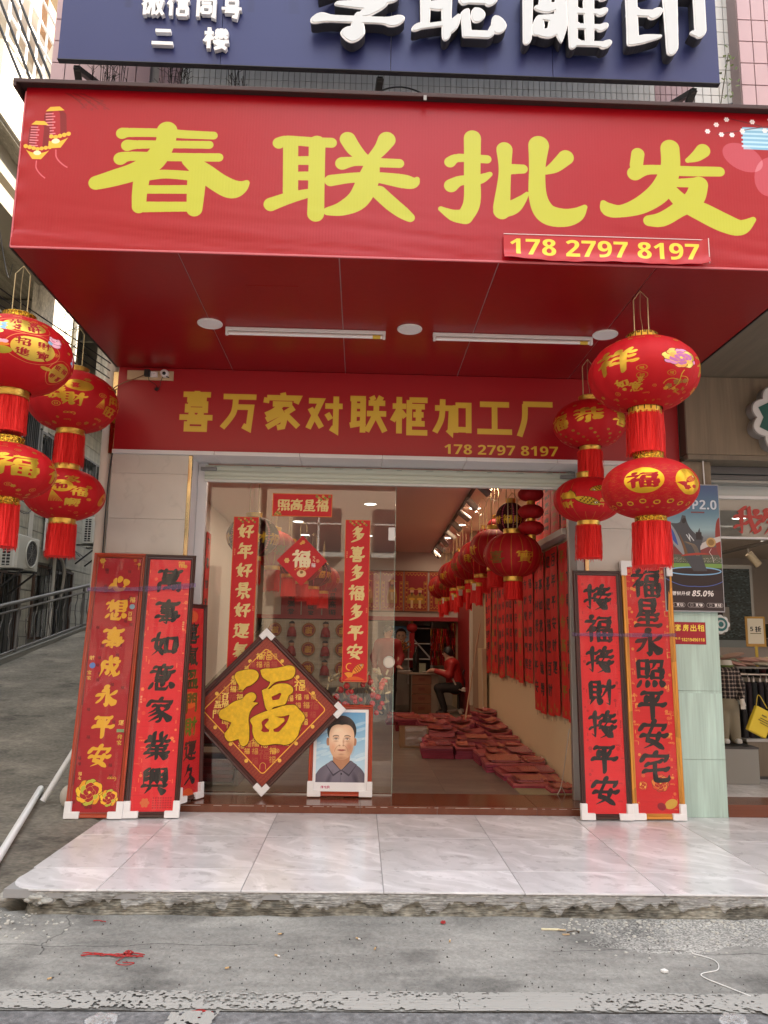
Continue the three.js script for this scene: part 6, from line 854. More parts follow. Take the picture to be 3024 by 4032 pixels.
lantern('hanging_lantern', 'red lantern with one huge gold good-luck character, lower front one at the left edge', { at: [-2.262, 2.405, 1.775], R: .307, hh: .172, print: txLFl, turn: 0.297, collar: .1, tas: [.104, .29], bottom: sparkMat, top: sparkMat });
lantern('hanging_lantern', 'deep red lantern with dull gold characters, upper rear one at the left edge', { at: [-2.37, 3.26, .486], R: .353, hh: .238, print: txLB, turn: 0.157, collar: .105, tas: [.108, .27], sticksTo: 3.90 });
lantern('hanging_lantern', 'red lantern with gold gourd and characters, lower rear one at the left edge', { at: [-2.374, 2.495, .486], R: .31, hh: .198, print: txLBl, turn: 0.209, collar: .098, tas: [.104, .28] });

// ---------------------------------------------------------------- inside the shop
const lampGlow = std({ color: lin(.9, .88, .8), emissive: lin(1, .93, .82), emissiveIntensity: 1.1, roughness: .5 });
const ordinal = ['first', 'second', 'third', 'fourth', 'fifth', 'sixth', 'seventh', 'eighth', 'ninth', 'tenth', 'eleventh', 'twelfth', 'thirteenth', 'fourteenth', 'fifteenth', 'sixteenth', 'seventeenth', 'eighteenth'];
{
  const spots = []; for (let i = 0; i < 5; i++) spots.push([1.53, -2.2 - i * 1.55, 0]); for (let i = 0; i < 4; i++) spots.push([-1.0, -2.2 - i * 1.55, 1]); spots.push([0.1, -3.6, 2], [.1, -6.8, 2]);
  spots.forEach(([x, z, s]) => {
    const k = spots.filter((q) => q[2] === s).findIndex((q) => q[1] === z), t = thing('recessed_lamp', 'lit recessed ceiling lamp inside the red shop, ' + ordinal[k] + ' from the doorway, ' + ['right', 'left', 'middle'][s] + ' row', 'lamp', [x, 3.197, z], 0, 'recessed lamps in the shop ceiling');
    mesh('rim', new THREE.TorusGeometry(.085, .008, 8, 32).rotateX(Math.PI / 2), whitePlastic, t); mesh('diffuser', cyl(.08, .08, .006, 0, -.002, 0, 28), lampGlow, t);
    lampLight(x, 3.185, z, 24);
  });
  const tr = thing('light_track', 'black lighting track on the ceiling inside the red shop', 'track'); mesh('track', bar([1.28, 3.17, -1.4], [1.42, 3.17, -8.6], .035, .025), darkMetal, tr);
  for (let i = 0; i < 8; i++) { const z = -1.8 - i * .95, x = 1.287 + i * .018, t = thing('track_spotlight', 'white cylindrical spotlight on the ceiling track inside the red shop, ' + ordinal[i] + ' from the doorway', 'spotlight', [x, 3.15, z], [.5, .7, .3, .6, .45, .8, .4, .6][i], 'spotlights on the shop ceiling track'); mesh('housing', cyl(.042, .042, .19, 0, -.085, 0, 18).rotateZ(1.0).translate(-.02, -.02, 0), flat(.2, .19, .17, .6), t); mesh('stem', cyl(.01, .01, .07, 0, -.03, 0, 10), darkMetal, t); }
}
// couplet strips on the right-hand wall
{
  const phrases = ['八方財寶進門庭', '新年好景永平安', '迎喜迎福迎百財', '年年步步高升平', '接福接財福滿堂', '万事如意家業興', '四季平安財源'.replace('四', '百').replace('季', '年').replace('源', '運')];
  const mats = phrases.map((s, k) => print(160, 1280, (c, w, h) => { sheet(c, w, h, '#c2130f', 10, k + 30); c.fillStyle = '#a86a1c'; floret(c, w * .3, h * .95, w * .14); floret(c, w * .65, h * .97, w * .12); c.fillStyle = k === 3 ? '#8a6a14' : '#15100c'; [...s].forEach((ch, i) => brush(c, ch, w * .17, h * (.03 + i * .13), w * .66, 7)); }, { roughness: .7 }));
  const hang = (x, y0, y1, z, w, m, label) => { const t = thing('wall_couplet', label, 'couplet', [x, (y0 + y1) / 2, z], -Math.PI / 2, 'couplets hung along the right wall'); const g = new THREE.BoxGeometry(w, y1 - y0, .002, 6, 12, 1), p = g.attributes.position, s = rr(0, 9); for (let i = 0; i < p.count; i++) p.setZ(i, p.getZ(i) + .012 * Math.cos(p.getX(i) / w * 3) * (p.getY(i) < 0 ? 1 : .5) + .006 * Math.sin(p.getY(i) * 3 + s)); g.computeVertexNormals(); mesh('paper_strip', g, m, t); mesh('price_tag', box(.03, .05, .003, rr(-.05, .05), -(y1 - y0) / 2 - .03, .004), flat(.45, .36, .24, .8), t); };
  for (let i = 0; i < 18; i++) { const near = i < 6, z = -.62 - i * .285; hang(1.955 + (i % 2) * .014, (near ? .68 : .94) + rr(-.03, .03), 2.36, z, .265, mats[(i * 3) % 7], 'red couplet strip with black characters on the right wall, ' + ordinal[i] + ' from the doorway'); }
  for (let i = 0; i < 5; i++) hang(1.965, 2.5, 3.14, -.75 - i * .36, .33, mats[(i * 2 + 1) % 7], 'short red couplet strip above the ledge on the right wall, ' + ordinal[i] + ' from the doorway');
  const led = thing('wall_ledge', 'narrow boxed ledge along the top of the right wall couplets', 'ledge'); mesh('ledge', rspan(1.86, 2.0, 2.40, 2.46, -6, -.5, .004), plasterMat, led);
  for (let i = 0; i < 7; i++) { const t = thing('wall_couplet', 'dark red couplet strip on the left wall behind the glass, ' + ordinal[i] + ' from the front', 'couplet', [-2.085, 1.75, -.9 - i * .5], Math.PI / 2, 'couplets hung along the left wall'); mesh('paper_strip', box(.3, 2.1, .003), mats[(i * 2) % 7], t); }
}
// hanging lanterns inside, row on the right and row on the left
{
  const base = lanternPrint('#9c0a12', (c, W, H) => { c.strokeStyle = '#a8772a'; c.lineWidth = 3; for (let i = 0; i < 16; i++) { c.beginPath(); c.moveTo(i / 16 * W, 0); c.lineTo(i / 16 * W, H); c.stroke(); } for (let k = 0; k < 6; k++) { gch(c, k % 2 ? '#c9a032' : '#6a4a14')(W * (k + .5) / 6, H * .5, 104, '福財喜寶福財'[k], 6.5); } }, 768, 384);
  const bead = lanternPrint('#3a0610', (c, W, H) => { for (let k = 0; k < 8; k++) gch(c, '#c9a032')(W * (k + .5) / 8, H * .5, 110, k % 2 ? '福' : '財', 8); scatter(c, W, H, .1, .9, 60, 8, '#a8772a', 3); c.fillStyle = '#c0506a'; for (let k = 0; k < 8; k++) for (let i = 0; i < 20; i++) { c.beginPath(); c.arc(W * k / 8, H * i / 20, 7, 0, 7); c.fill(); } }, 768, 384), plain = lanternPrint('#a00c12', (c, W, H) => { c.strokeStyle = '#7d0810'; for (let i = 0; i < 24; i++) { c.beginPath(); c.moveTo(0, i / 24 * H); c.lineTo(W, i / 24 * H); c.lineWidth = 3; c.stroke(); } }, 128, 256);
  const L = (label, x, y, z, R, hh, tx = base, o = {}) => lantern('shop_lantern', label, { at: [x, y, z], R, hh, print: tx, collar: R * .32, tas: o.tas === null ? null : o.tas ?? [R * .3, .24], sticksTo: o.to ?? Math.min(3.2, y + hh + .42), turn: o.turn ?? 0, group: o.group });
  const g = 'lanterns in a row along the right side inside the shop';
  [[1.50, 2.25, -1.0, .29, .215, -.25], [1.49, 2.43, -1.95, .29, .21, .3], [1.47, 2.42, -2.8, .29, .21, .9], [1.46, 2.40, -3.6, .28, .2, 1.4], [1.45, 2.37, -4.4, .28, .2, .2], [1.44, 2.40, -5.2, .27, .2, .7], [1.44, 2.30, -6.0, .27, .2, 0], [1.43, 2.32, -6.8, .27, .2, .5]].forEach(([x, y, z, R, h, t], i) => L('red and gold lantern in the right row inside the shop, ' + ordinal[i] + ' from the doorway', x, y, z, R, h, base, { turn: t, group: g, tas: [.085, .2] }));
  L('dark beaded lantern high inside the doorway on the right', 1.53, 2.66, -1.25, .155, .16, bead, { tas: [.05, .07] });
  [[2.855, 'uppermost'], [2.68, 'middle'], [2.515, 'lowest']].forEach(([y, s]) => L('small flat plain red lantern in a string of three inside the doorway, ' + s, 1.668, y, -.92, .128, .07, plain, { tas: y < 2.6 ? [.04, .09] : null, to: y + .1 }));
  [[1.475, 2.66, -5.0, .09], [1.44, 2.53, -6.5, .085], [1.52, 2.73, -3.0, .08], [1.53, 2.72, -2.2, .09]].forEach(([x, y, z, r], i) => L('little plain red lantern inside the shop above the right row, ' + ['third', 'fourth', 'second', 'first'][i] + ' from the doorway', x, y, z, r, r * .9, plain, { tas: null }));
  for (let i = 0; i < 6; i++) L('tasselled red lantern in the row behind the glass, ' + ordinal[i] + ' from the front', -1.12 + i * .1, 2.42 - i * .01, -1.3 - i * .95, .27, .2, i % 2 ? base : bead, { group: 'lanterns in a row behind the glass', tas: [.085, .26], turn: i });
  for (let i = 0; i < 9; i++) { const t = thing('hanging_tassel', 'small red tassel with gold cap hanging under the right lantern row, ' + ordinal[i] + ' from the doorway', 'tassel', [1.30 + .02 * (i % 3), 2.0 + .05 * (i % 2), -1.9 - i * .55], 0, 'small tassels under the lantern row'); const [a, b] = tassel(.035, .22, 26); mesh('fringe', [a, b], tasselMat, t); mesh('gold_cap', cyl(.036, .036, .04, 0, .02, 0, 16), goldMat, t); mesh('cord', rod([0, .04, 0], [0, .5, 0], .002), tasselMat, t); if (i % 2) mesh('price_tag', box(.05, .08, .003, 0, -.02, .04), flat(.6, .58, .5, .7), t); }
  const st = thing('support_wire', 'thin wire strung with lanterns along the right side of the shop ceiling', 'wire'); const p = []; for (let i = 0; i <= 16; i++) p.push([1.56 - i * .008, 3.12 - .12 * Math.abs(Math.sin(i * Math.PI / 2)), -.6 - i * .5]); mesh('wire', tube(p, .005, 90), steelMat, st);
}
// bundles of red paper on the floor
{
  const side = [0, 1, 2].map((k) => std({ map: dtex(64, 256, (u, v) => { const s = hash(1, v * 256 / 2 | 0, 5 + k), b = vn(u * 8, v * 60, 0, 8); const g = .75 + .35 * s + .1 * b; return [g * [.56, .60, .50][k], g * [.17, .23, .12][k], g * [.25, .32, .17][k]]; }, true), roughness: .75 }));
  const top = std({ color: lin(.44, .10, .10), roughness: .3, bumpMap: concreteBump, bumpScale: .006 });
  const loose = [[.38, .07, .07], [.46, .11, .08], [.36, .10, .12], [.5, .16, .10]].map((q) => std({ color: lin(...q), roughness: .22, bumpMap: concreteBump, bumpScale: .008 }));
  let n = 0; const bundle = (x, z, w, d, h, turn, where, k = 0, sag = 0) => {
    h *= .8;
    const t = thing('paper_bundle', where, 'paper stack', [x, .05, z], turn, 'bundles of red paper on the shop floor'), m = Math.max(2, Math.round(h / .024)), wob = sag ? .006 : .0012;
    for (let i = 0; i < m; i++) { const y0 = h * i / m, g = new THREE.BoxGeometry(w * (1 - .02 * hash(i, n, 2)), h / m * .88, d * (1 - .03 * hash(i, n, 3)), 10, 1, 2), p = g.attributes.position, ox = (hash(i >> 1, n, 4) - .5) * .05; for (let q = 0; q < p.count; q++) { const u = p.getX(q) / w; p.setY(q, p.getY(q) + y0 + h / m / 2 + sag * (i / m) * (u * u * 2.2 - .25) + wob * Math.sin(u * 11 + i + n)); p.setX(q, p.getX(q) + ox); } g.computeVertexNormals(); mesh(i === m - 1 ? 'top_sheets' : 'paper_layer', metric(g, .3), i === m - 1 ? top : side[(k + (i >> 2)) % 3], t); }
    for (let q = 0; q < 3; q++) { const ww = w * lerp(.35, .9, hash(q, n, 11)), dd = d * lerp(.5, 1.05, hash(q, n, 12)), g = new THREE.BoxGeometry(ww, .007, dd, 8, 1, 3), p = g.attributes.position; for (let k = 0; k < p.count; k++) { const u = p.getX(k) / ww; p.setY(k, p.getY(k) + (sag ? sag * u * u : 0) + .018 * Math.max(0, Math.abs(u) - .38) * 8 * hash(q, n, 13) * hash(k, n, 3)); } g.computeVertexNormals(); const m2 = mesh('loose_sheets', metric(g, .3), loose[(n + q) % 4], t); m2.position.set((hash(q, n, 14) - .5) * (w - ww), h + .006 + q * .009 + (sag ? sag * .1 : 0), (hash(q, n, 15) - .5) * .08); m2.rotation.y = (hash(q, n, 16) - .5) * .14; }
    n++;
  };
  const W = (s) => 'red paper bundle on the shop floor, ' + s, col = ['left', 'second', 'third', 'right'];
  [[.94, .37], [1.27, .24], [1.57, .30], [1.86, .27]].forEach(([x, w], i) => bundle(x, -2.85, w, .34, .17, rr(-.03, .03), W('nearest full row, ' + col[i] + ' one'), i === 1 ? 1 : 0));
  [[1.0, .4], [1.42, .4], [1.82, .34]].forEach(([x, w], i) => bundle(x, -3.25, w, .36, .22, rr(-.05, .05), W('row behind the nearest one, ' + ['left', 'middle', 'right'][i]), 0));
  [[1.52, .34, 1], [1.84, .28, 0]].forEach(([x, w, k], i) => bundle(x, -2.4, w, .4, .16, rr(-.04, .04), W('in front of the nearest full row, ' + ['left', 'right'][i] + ' one'), k));
  [[1.54, .4, 1], [1.86, .24, 1]].forEach(([x, w, k], i) => bundle(x, -1.95, w, .38, .13, rr(-.03, .03), W('two rows before the full row, ' + ['left', 'right'][i]), k));
  [[1.62, .38], [1.89, .2]].forEach(([x, w], i) => bundle(x, -1.5, w, .4, .085, rr(-.06, .06), W('low ones near the doorway, ' + ['left', 'right'][i] + ' one'), 1));
  [[1.64, .34], [1.87, .2]].forEach(([x, w], i) => bundle(x, -1.06, w, .34, .06, rr(-.06, .06), W('thin ones near the doorway, ' + ['left', 'right'][i] + ' one'), 0)); bundle(1.87, -.76, .22, .2, .05, .04, W('thin one closest to the doorway'), 0);
  [[1.08, .36], [1.44, .36], [1.8, .36]].forEach(([x, w], i) => bundle(x, -3.85, w, .4, .26, rr(-.05, .05), W('first sagging row, ' + ['left', 'middle', 'right'][i] + ' one'), 2, .06 + .02 * i));
  [[1.02, .38], [1.4, .38], [1.8, .38]].forEach(([x, w], i) => bundle(x, -4.5, w, .44, .30, rr(-.06, .06), W('second sagging row, ' + ['left', 'middle', 'right'][i] + ' one'), 2, .07 + .02 * i)); bundle(1.83, -5.0, .3, .4, .42, .15, W('fanned tall one at the far right'), 2, .06);
  [[.8, .45], [1.3, .45], [1.75, .4]].forEach(([x, w], i) => bundle(x, -5.6, w, .44, .24, rr(-.08, .08), W('back row, ' + ['left', 'middle', 'right'][i] + ' one'), 2)); [[.72, .5], [1.3, .5]].forEach(([x, w], i) => bundle(x, -6.5, w, .44, .17, rr(-.08, .08), W('farthest row before the desk, ' + ['left', 'right'][i] + ' one'), 2));
  const mat = thing('cardboard_sheet', 'flat sheet of cardboard under the paper near the doorway', 'cardboard'); mesh('sheet', rspan(1.47, 1.985, .0505, .058, -1.9, -.62, .002), flat(.3, .24, .13, .85), mat);
  const cb = thing('cardboard_box', 'open cardboard box on the shop floor left of the paper bundles', 'box', [.72, .05, -3.75]), cm = flat(.32, .2, .1, .85); mesh('front', box(.36, .24, .008, 0, .12, .16), cm, cb); mesh('back', box(.36, .24, .008, 0, .12, -.16), cm, cb); mesh('side', box(.008, .24, .312, -.176, .12, 0), cm, cb); mesh('side', box(.008, .24, .312, .176, .12, 0), cm, cb); mesh('bottom', box(.344, .006, .31, 0, .004, 0), cm, cb);
  const bg = thing('plastic_bag', 'crumpled clear plastic bag draped over the cardboard box', 'bag', [.74, .2, -3.585]); const g = new THREE.PlaneGeometry(.28, .24, 20, 16), p = g.attributes.position; for (let i = 0; i < p.count; i++) p.setZ(i, .03 * fbm(p.getX(i) * 18 + 4, p.getY(i) * 18 + 4, 3, 0, 3)); g.computeVertexNormals(); mesh('film', g, phy({ color: lin(.9, .9, .9), roughness: .12, transmission: .8, thickness: 0 }), bg);
  const hk = thing('metal_hook', 'thin bent metal hook rod leaning by the right door jamb', 'rod'); mesh('rod', tube([[1.9, .64, -.52], [1.82, .12, -.56], [1.79, .055, -.56], [1.86, .056, -.56], [1.83, .13, -.56]], .004, 40), steelMat, hk);
  const br = thing('broom_stick', 'pale wooden pole leaning by the desk at the back of the shop', 'pole'); mesh('pole', rod([1.50, .3, -4.55], [1.83, 1.66, -5.3], .011), flat(.4, .28, .18, .6), br);
}

// back of the shop: scrolls, desk, people, ornaments
{
  const scroll = (k) => (c, w, h) => {
    sheet(c, w, h, '#8e0f17', 10, k + 50); c.strokeStyle = '#b8862c'; c.lineWidth = w * .02; c.strokeRect(w * .03, h * .02, w * .94, h * .96); for (const x of [.1, .9]) { c.strokeRect(w * (x - .06), h * .26, w * .12, h * .6); c.fillStyle = '#c99a34'; [...'福財寶喜運'].forEach((ch, i) => brush(c, ch, w * (x - .045), h * (.28 + i * .115), w * .09, 6)); } for (let i = 0; i < 12; i++) { c.fillStyle = '#b8862c'; floret(c, w * (.1 + .073 * i), h * (.06 + (i % 2) * .03), w * .035); floret(c, w * (.1 + .073 * i), h * (.93 - (i % 2) * .03), w * .04); }
    const y0 = k === 1 ? .5 : .3, X = w / 2; for (const s of k === 1 ? [-1, 1] : [0]) { const x = X + s * w * .17; c.fillStyle = '#a87c26'; c.beginPath(); c.moveTo(x - w * .22, h * .82); c.quadraticCurveTo(x - w * .25, h * (y0 + .1), x, h * (y0 + .04)); c.quadraticCurveTo(x + w * .25, h * (y0 + .1), x + w * .22, h * .82); c.fill(); c.fillStyle = '#d8a884'; c.beginPath(); c.ellipse(x, h * y0, w * .085, h * .055, 0, 0, 7); c.fill(); c.fillStyle = '#c99a34'; c.beginPath(); c.ellipse(x, h * (y0 - .06), w * .11, h * .032, 0, 0, 7); c.fill(); c.beginPath(); c.ellipse(x, h * (y0 - .045), w * .2, h * .014, 0, 0, 7); c.fill(); c.fillStyle = '#1c1410'; c.beginPath(); c.moveTo(x - w * .04, h * (y0 + .035)); c.lineTo(x + w * .04, h * (y0 + .035)); c.lineTo(x, h * (y0 + .15)); c.fill(); c.fillStyle = '#e0b23a'; c.beginPath(); c.ellipse(x, h * (y0 + .2), w * .13, h * .035, 0, 0, 7); c.fill(); c.fillStyle = '#d8c088'; c.fillRect(x - w * .05, h * (y0 + .23), w * .1, h * .2); }
    c.strokeStyle = '#d8b04a'; for (let i = -1; i < 2; i++) coin(c, X + i * w * .12, h * .86, w * .04);
  };
  [[.13, .5, 0, 'leftmost, half hidden by the couplet on the glass'], [.635, .46, 0, 'with one robed figure beside the glass edge'], [1.125, .48, 1, 'with two robed figures'], [1.61, .42, 2, 'rightmost, partly behind lanterns']].forEach(([x, w, k, s]) => { const t = thing('wall_scroll', 'picture scroll on the back bulkhead, ' + s, 'scroll', [x, 2.40, -9.28]); mesh('paper', box(w, .8, .004), print(256, 440, scroll(k)), t); mesh('rod', [cyl(.012, .012, w + .05, 0, 0, 0, 10).rotateZ(1.5708).translate(0, .41, .01), cyl(.012, .012, w + .05, 0, 0, 0, 10).rotateZ(1.5708).translate(0, -.41, .01)], flat(.2, .1, .05, .5), t); });
  ['金'.replace('金', '万') + '玉滿堂'.replace('玉', '事'), '財寶興旺家', '福星高照'].forEach((s, i) => { const t = thing('black_text_banner', 'red cloth banner with black characters on the bulkhead behind the glass, ' + ['left', 'middle', 'right'][i], 'banner', [-1.42 + i * .42, 2.17, -9.285]); mesh('cloth', box(.4, .74, .004), print(128, 240, (c, w, h) => { sheet(c, w, h, '#8a1416', 8, i + 70); c.fillStyle = '#150d0c'; [...s].forEach((ch, j) => brush(c, ch, w * .32, h * (.05 + j * .9 / s.length), h * .8 / s.length, 6)); }), t); });
  // display board with ornaments behind the glass
  const bd = thing('display_board', 'pale wire display board at the back of the shop behind the glass', 'display board'); mesh('board', span(-1.95, .35, .45, 1.78, -9.31, -9.29), flat(.5, .48, .4, .7), bd); const gr = []; for (let i = 0; i < 24; i++) gr.push(box(.006, 1.3, .006, -1.9 + i * .098, 1.11, -9.27)); for (let i = 0; i < 13; i++) gr.push(box(2.28, .006, .006, -.8, .5 + i * .104, -9.268)); mesh('wire_grid', gr, flat(.6, .6, .58, .4), bd);
  const om = print(96, 96, (c, w, h) => { c.fillStyle = '#7d0e14'; c.fillRect(0, 0, w, h); c.fillStyle = '#c09434'; brush(c, '福', 22, 20, 54, 8); c.strokeStyle = '#a8772a'; c.lineWidth = 5; c.beginPath(); c.arc(48, 48, 42, 0, 7); c.stroke(); });
  for (let r = 0; r < 3; r++) for (let i = 0; i < 6; i++) { const t = thing('hanging_ornament', (['round red ornament', 'red doll ornament'][i % 2]) + ' on the back display board, ' + ['top', 'middle', 'bottom'][r] + ' row, ' + ordinal[i] + ' from left', 'ornament', [-1.72 + i * .34, 1.58 - r * .38, -9.25], 0, 'ornaments on the display board'); if (i % 2 === 0) { mesh('disc', new THREE.CylinderGeometry(.13, .13, .025, 28).rotateX(Math.PI / 2), om, t); mesh('rim', new THREE.TorusGeometry(.13, .012, 8, 32), flat(.3, .2, .05, .5), t); } else { mesh('robe', new THREE.LatheGeometry([[.001, -.14], [.1, -.14], [.085, -.02], [.05, .05], [.001, .06]].map((q) => new THREE.Vector2(...q)), 20), flat(.3, .015, .02, .6), t); mesh('head', new THREE.SphereGeometry(.06, 16, 12).translate(0, .1, 0), flat(.5, .3, .2, .6), t); mesh('cap', new THREE.SphereGeometry(.063, 16, 8, 0, 7, 0, 1.4).translate(0, .11, 0), flat(.03, .02, .02, .6), t); } mesh('cord', rod([0, .12, 0], [0, .19, 0], .003), flat(.4, .02, .02, .7), t); }
  // portrait print, shelves and foil strings on the rear wall
  const pr = thing('wall_portrait', 'blue portrait print of a man on the rear wall of the shop', 'picture', [.86, 1.42, -9.9]); mesh('print', box(.42, .56, .01), print(200, 266, (c, w, h) => drawPortrait(c, w, h, false)), pr);
  const sh = thing('open_shelf', 'white and dark open shelf beside the portrait at the back of the shop', 'shelf', [1.32, .5, -10.0]); mesh('upright', [box(.03, 1.3, .3, -.28, .65, 0), box(.03, 1.3, .3, .2, .65, 0)], whitePaint, sh); for (let i = 0; i < 4; i++) mesh('shelf_board', box(.45, .02, .3, -.04, .2 + i * .32, 0), whitePaint, sh); mesh('back_panel', box(.45, 1.2, .01, -.04, .62, -.15), flat(.02, .015, .015, .8), sh); mesh('brace', bar([-.26, 1.0, .16], [.2, .5, .16], .03, .012), flat(.5, .5, .5, .5), sh);
  const sm = thing('round_red_lantern', 'small round red lantern in front of the portrait at the back', 'lantern', [1.06, 1.66, -9.4]); mesh('globe', new THREE.SphereGeometry(.11, 24, 16).scale(1, .85, 1), flat(.3, .01, .012, .7), sm); mesh('tassel', box(.1, .7, .1, 0, -.45, 0), flat(.26, .008, .01, .8), sm); mesh('hook', cyl(.03, .03, .05, 0, .11, 0, 12), flat(.35, .2, .05, .5), sm);
  const foil = [std({ color: lin(.55, .012, .012), roughness: .25, metalness: .6 }), std({ color: lin(.5, .3, .06), roughness: .2, metalness: .9 }), std({ color: lin(.06, .02, .02), roughness: .2, metalness: .5 })];
  const fs = thing('foil_streamers', 'shiny red and gold foil streamers hanging at the back of the shop', 'decoration'); const lists = [[], [], []]; for (let i = 0; i < 70; i++) { const x = 1.48 + i * .0098, top = i > 36 ? 1.78 : 1.66; for (let k = 0; k < 5; k++) lists[hash(i, k, 3) < .5 ? 0 : hash(i, k, 4) < .5 ? 1 : 2].push(box(.012, .16, .004).rotateY(rr(-1, 1)).rotateZ(rr(-.12, .12)).translate(x, top - .08 - k * .15, -9.75 + rr(-.03, .03))); } lists.forEach((l, i) => mesh('streamer', l, foil[i], fs));
  // desk
  const dk = thing('desk', 'office desk with a brown drawer unit at the back of the shop', 'desk', [0, .05, 0]), dm = flat(.3, .24, .18, .6), dr = flat(.2, .075, .03, .5); mesh('desk_top', rspan(.55, 1.62, .72, .75, -8.95, -8.25, .004), dm, dk); mesh('carcass', span(.98, 1.5, 0, .72, -8.9, -8.3), dm, dk); for (let i = 0; i < 4; i++) { const d = mesh('drawer', rspan(1.0, 1.36, .01 + i * .178, .178 + i * .178, -8.3, -8.28, .003), dr, dk); mesh('carton_print', box(.12, .05, .002, 1.18, .1 + i * .178, -8.279), flat(.16, .04, .02, .7), d); } mesh('leg_panel', span(.56, .6, 0, .72, -8.9, -8.3), dm, dk);
  const pa = thing('paper_sheets', 'loose white papers spread on the desk', 'paper', [0, .805, 0]); [[.72, -8.5, .3], [.85, -8.6, -.2], [1.34, -8.42, .2]].forEach(([x, z, r], i) => mesh('sheet', box(.3, .004 + i * .001, .21).rotateY(r).rotateZ(.05).translate(x, .01 + i * .006, z), flat(.6, .58, .54, .8), pa));
  const bx = thing('tea_box', 'small pale green box on the desk', 'box', [1.2, .80, -8.4]); mesh('box', rbox(.12, .16, .07, .004, 0, .08, 0), flat(.25, .28, .2, .7), bx); mesh('lid', rbox(.124, .02, .074, .004, 0, .168, 0), flat(.2, .22, .15, .7), bx);
  const bt = thing('bottle', 'tall dark bottle standing on the desk', 'bottle', [1.09, .80, -8.6]); mesh('glass', new THREE.LatheGeometry([[0, 0], [.06, 0], [.062, .3], [.03, .4], [.028, .5], [0, .5]].map((q) => new THREE.Vector2(...q)), 20), flat(.012, .014, .012, .15), bt); mesh('cap', cyl(.03, .03, .04, 0, .51, 0, 14), flat(.1, .02, .02, .4), bt);
  const tb = thing('side_table', 'small white table behind the desk', 'table', [.9, .05, -9.3]); mesh('top', box(.5, .03, .3, 0, .98, 0), flat(.45, .45, .45, .5), tb); for (const [a, b] of [[-.22, -.12], [.22, -.12], [-.22, .12], [.22, .12]]) mesh('leg', box(.03, .97, .03, a, .485, b), flat(.45, .45, .45, .5), tb);
  const fl = thing('orange_flowers', 'bunch of orange flowers on the white table before the portrait', 'flowers', [.86, 1.045, -9.3]); const f1 = [], f2 = []; for (let i = 0; i < 130; i++) { const a = rr(0, 6.3), r = rr(0, .22), y = .12 + rr(0, .22); (i % 3 ? f1 : f2).push(new THREE.IcosahedronGeometry(rr(.012, .022), 0).translate(Math.cos(a) * r * .9, y, Math.sin(a) * r * .5)); } mesh('blossoms', f1, flat(.4, .13, .02, .7), fl); mesh('leaves', f2, flat(.08, .09, .03, .7), fl); mesh('pot', cyl(.12, .09, .13, 0, .065, 0, 20), flat(.12, .05, .03, .5), fl);
  // office chair
  const oc = thing('office_chair', 'swivel chair with pale armrests behind the seated person', 'chair', [1.93, .05, -8.35]), om2 = flat(.45, .4, .34, .5); mesh('seat', rbox(.46, .06, .44, .02, -.06, .47, 0), om2, oc); mesh('backrest', rbox(.07, .5, .42, .03, .2, .82, 0), flat(.02, .02, .02, .7), oc); mesh('column', cyl(.03, .03, .36, -.04, .27, 0, 14), darkMetal, oc); for (let i = 0; i < 5; i++) mesh('base_leg', bar([-.04, .08, 0], [-.04 + .28 * Math.cos(i * 1.2566 + .3), .04, .28 * Math.sin(i * 1.2566 + .3)], .05, .03), om2, oc); for (const z of [-.24, .24]) mesh('armrest', tube([[-.2, .68, z], [-.05, .46, z], [.22, .46, z], [.2, .66, z]], .016, 24), om2, oc);
  const bb = thing('black_bag', 'black bag slung on the back of the swivel chair', 'bag', [2.08, .62, -8.2]); mesh('bag', new THREE.SphereGeometry(.2, 18, 14).scale(.55, 1, .8), flat(.012, .012, .013, .8), bb); mesh('strap', new THREE.TorusGeometry(.13, .012, 6, 20, 3.2).translate(0, .16, 0), blackPlastic, bb);
  const cr = thing('cream_panel', 'cream board leaning at the foot of the couplet wall near the back', 'board', [1.965, .05, -5.75]); mesh('board', bar([-.02, 0, 0], [-.04, 1.25, 0], .06, .5), flat(.5, .38, .24, .7), cr); mesh('edge', bar([-.055, 0, .24], [-.075, 1.25, .24], .012, .03), flat(.55, .48, .36, .7), cr);
}
// a body as one surface: smooth union of tapered limbs, meshed on a grid
function body(bones, lo, hi, res, k = .035) {
  const mc = new MarchingCubes(res, new THREE.MeshBasicMaterial(), false, false, 120000), C = lo.map((a, i) => (a + hi[i]) / 2), S = Math.max(...hi.map((a, i) => a - lo[i])) / 2; mc.isolation = 0;
  const P = V(0, 0, 0), A = V(0, 0, 0), B = V(0, 0, 0);
  for (let z = 0; z < res; z++) for (let y = 0; y < res; y++) for (let x = 0; x < res; x++) {
    P.set((x - res / 2) / (res / 2) * S + C[0], (y - res / 2) / (res / 2) * S + C[1], (z - res / 2) / (res / 2) * S + C[2]); let d = 9;
    for (const [a, b, ra, rb] of bones) { A.set(...a); B.set(...b).sub(A); const t = clamp(P.clone().sub(A).dot(B) / (B.lengthSq() || 1)), e = P.distanceTo(A.addScaledVector(B, t)) - lerp(ra, rb, t), h = clamp(.5 + .5 * (d - e) / k); d = lerp(d, e, h) - k * h * (1 - h); }
    mc.field[x + y * res + z * res * res] = -d;
  }
  mc.update(); const n = mc.count ?? mc.geometry.drawRange.count, p = mc.positionArray.slice(0, n * 3), nr = mc.normalArray.slice(0, n * 3), g = new THREE.BufferGeometry();
  for (let i = 0; i < n; i++) for (let j = 0; j < 3; j++) p[i * 3 + j] = p[i * 3 + j] * S + C[j];
  g.setAttribute('position', new THREE.BufferAttribute(p, 3)); g.setAttribute('normal', new THREE.BufferAttribute(nr, 3)); g.setAttribute('uv', new THREE.BufferAttribute(new Float32Array(n * 2), 2)); return g;
}
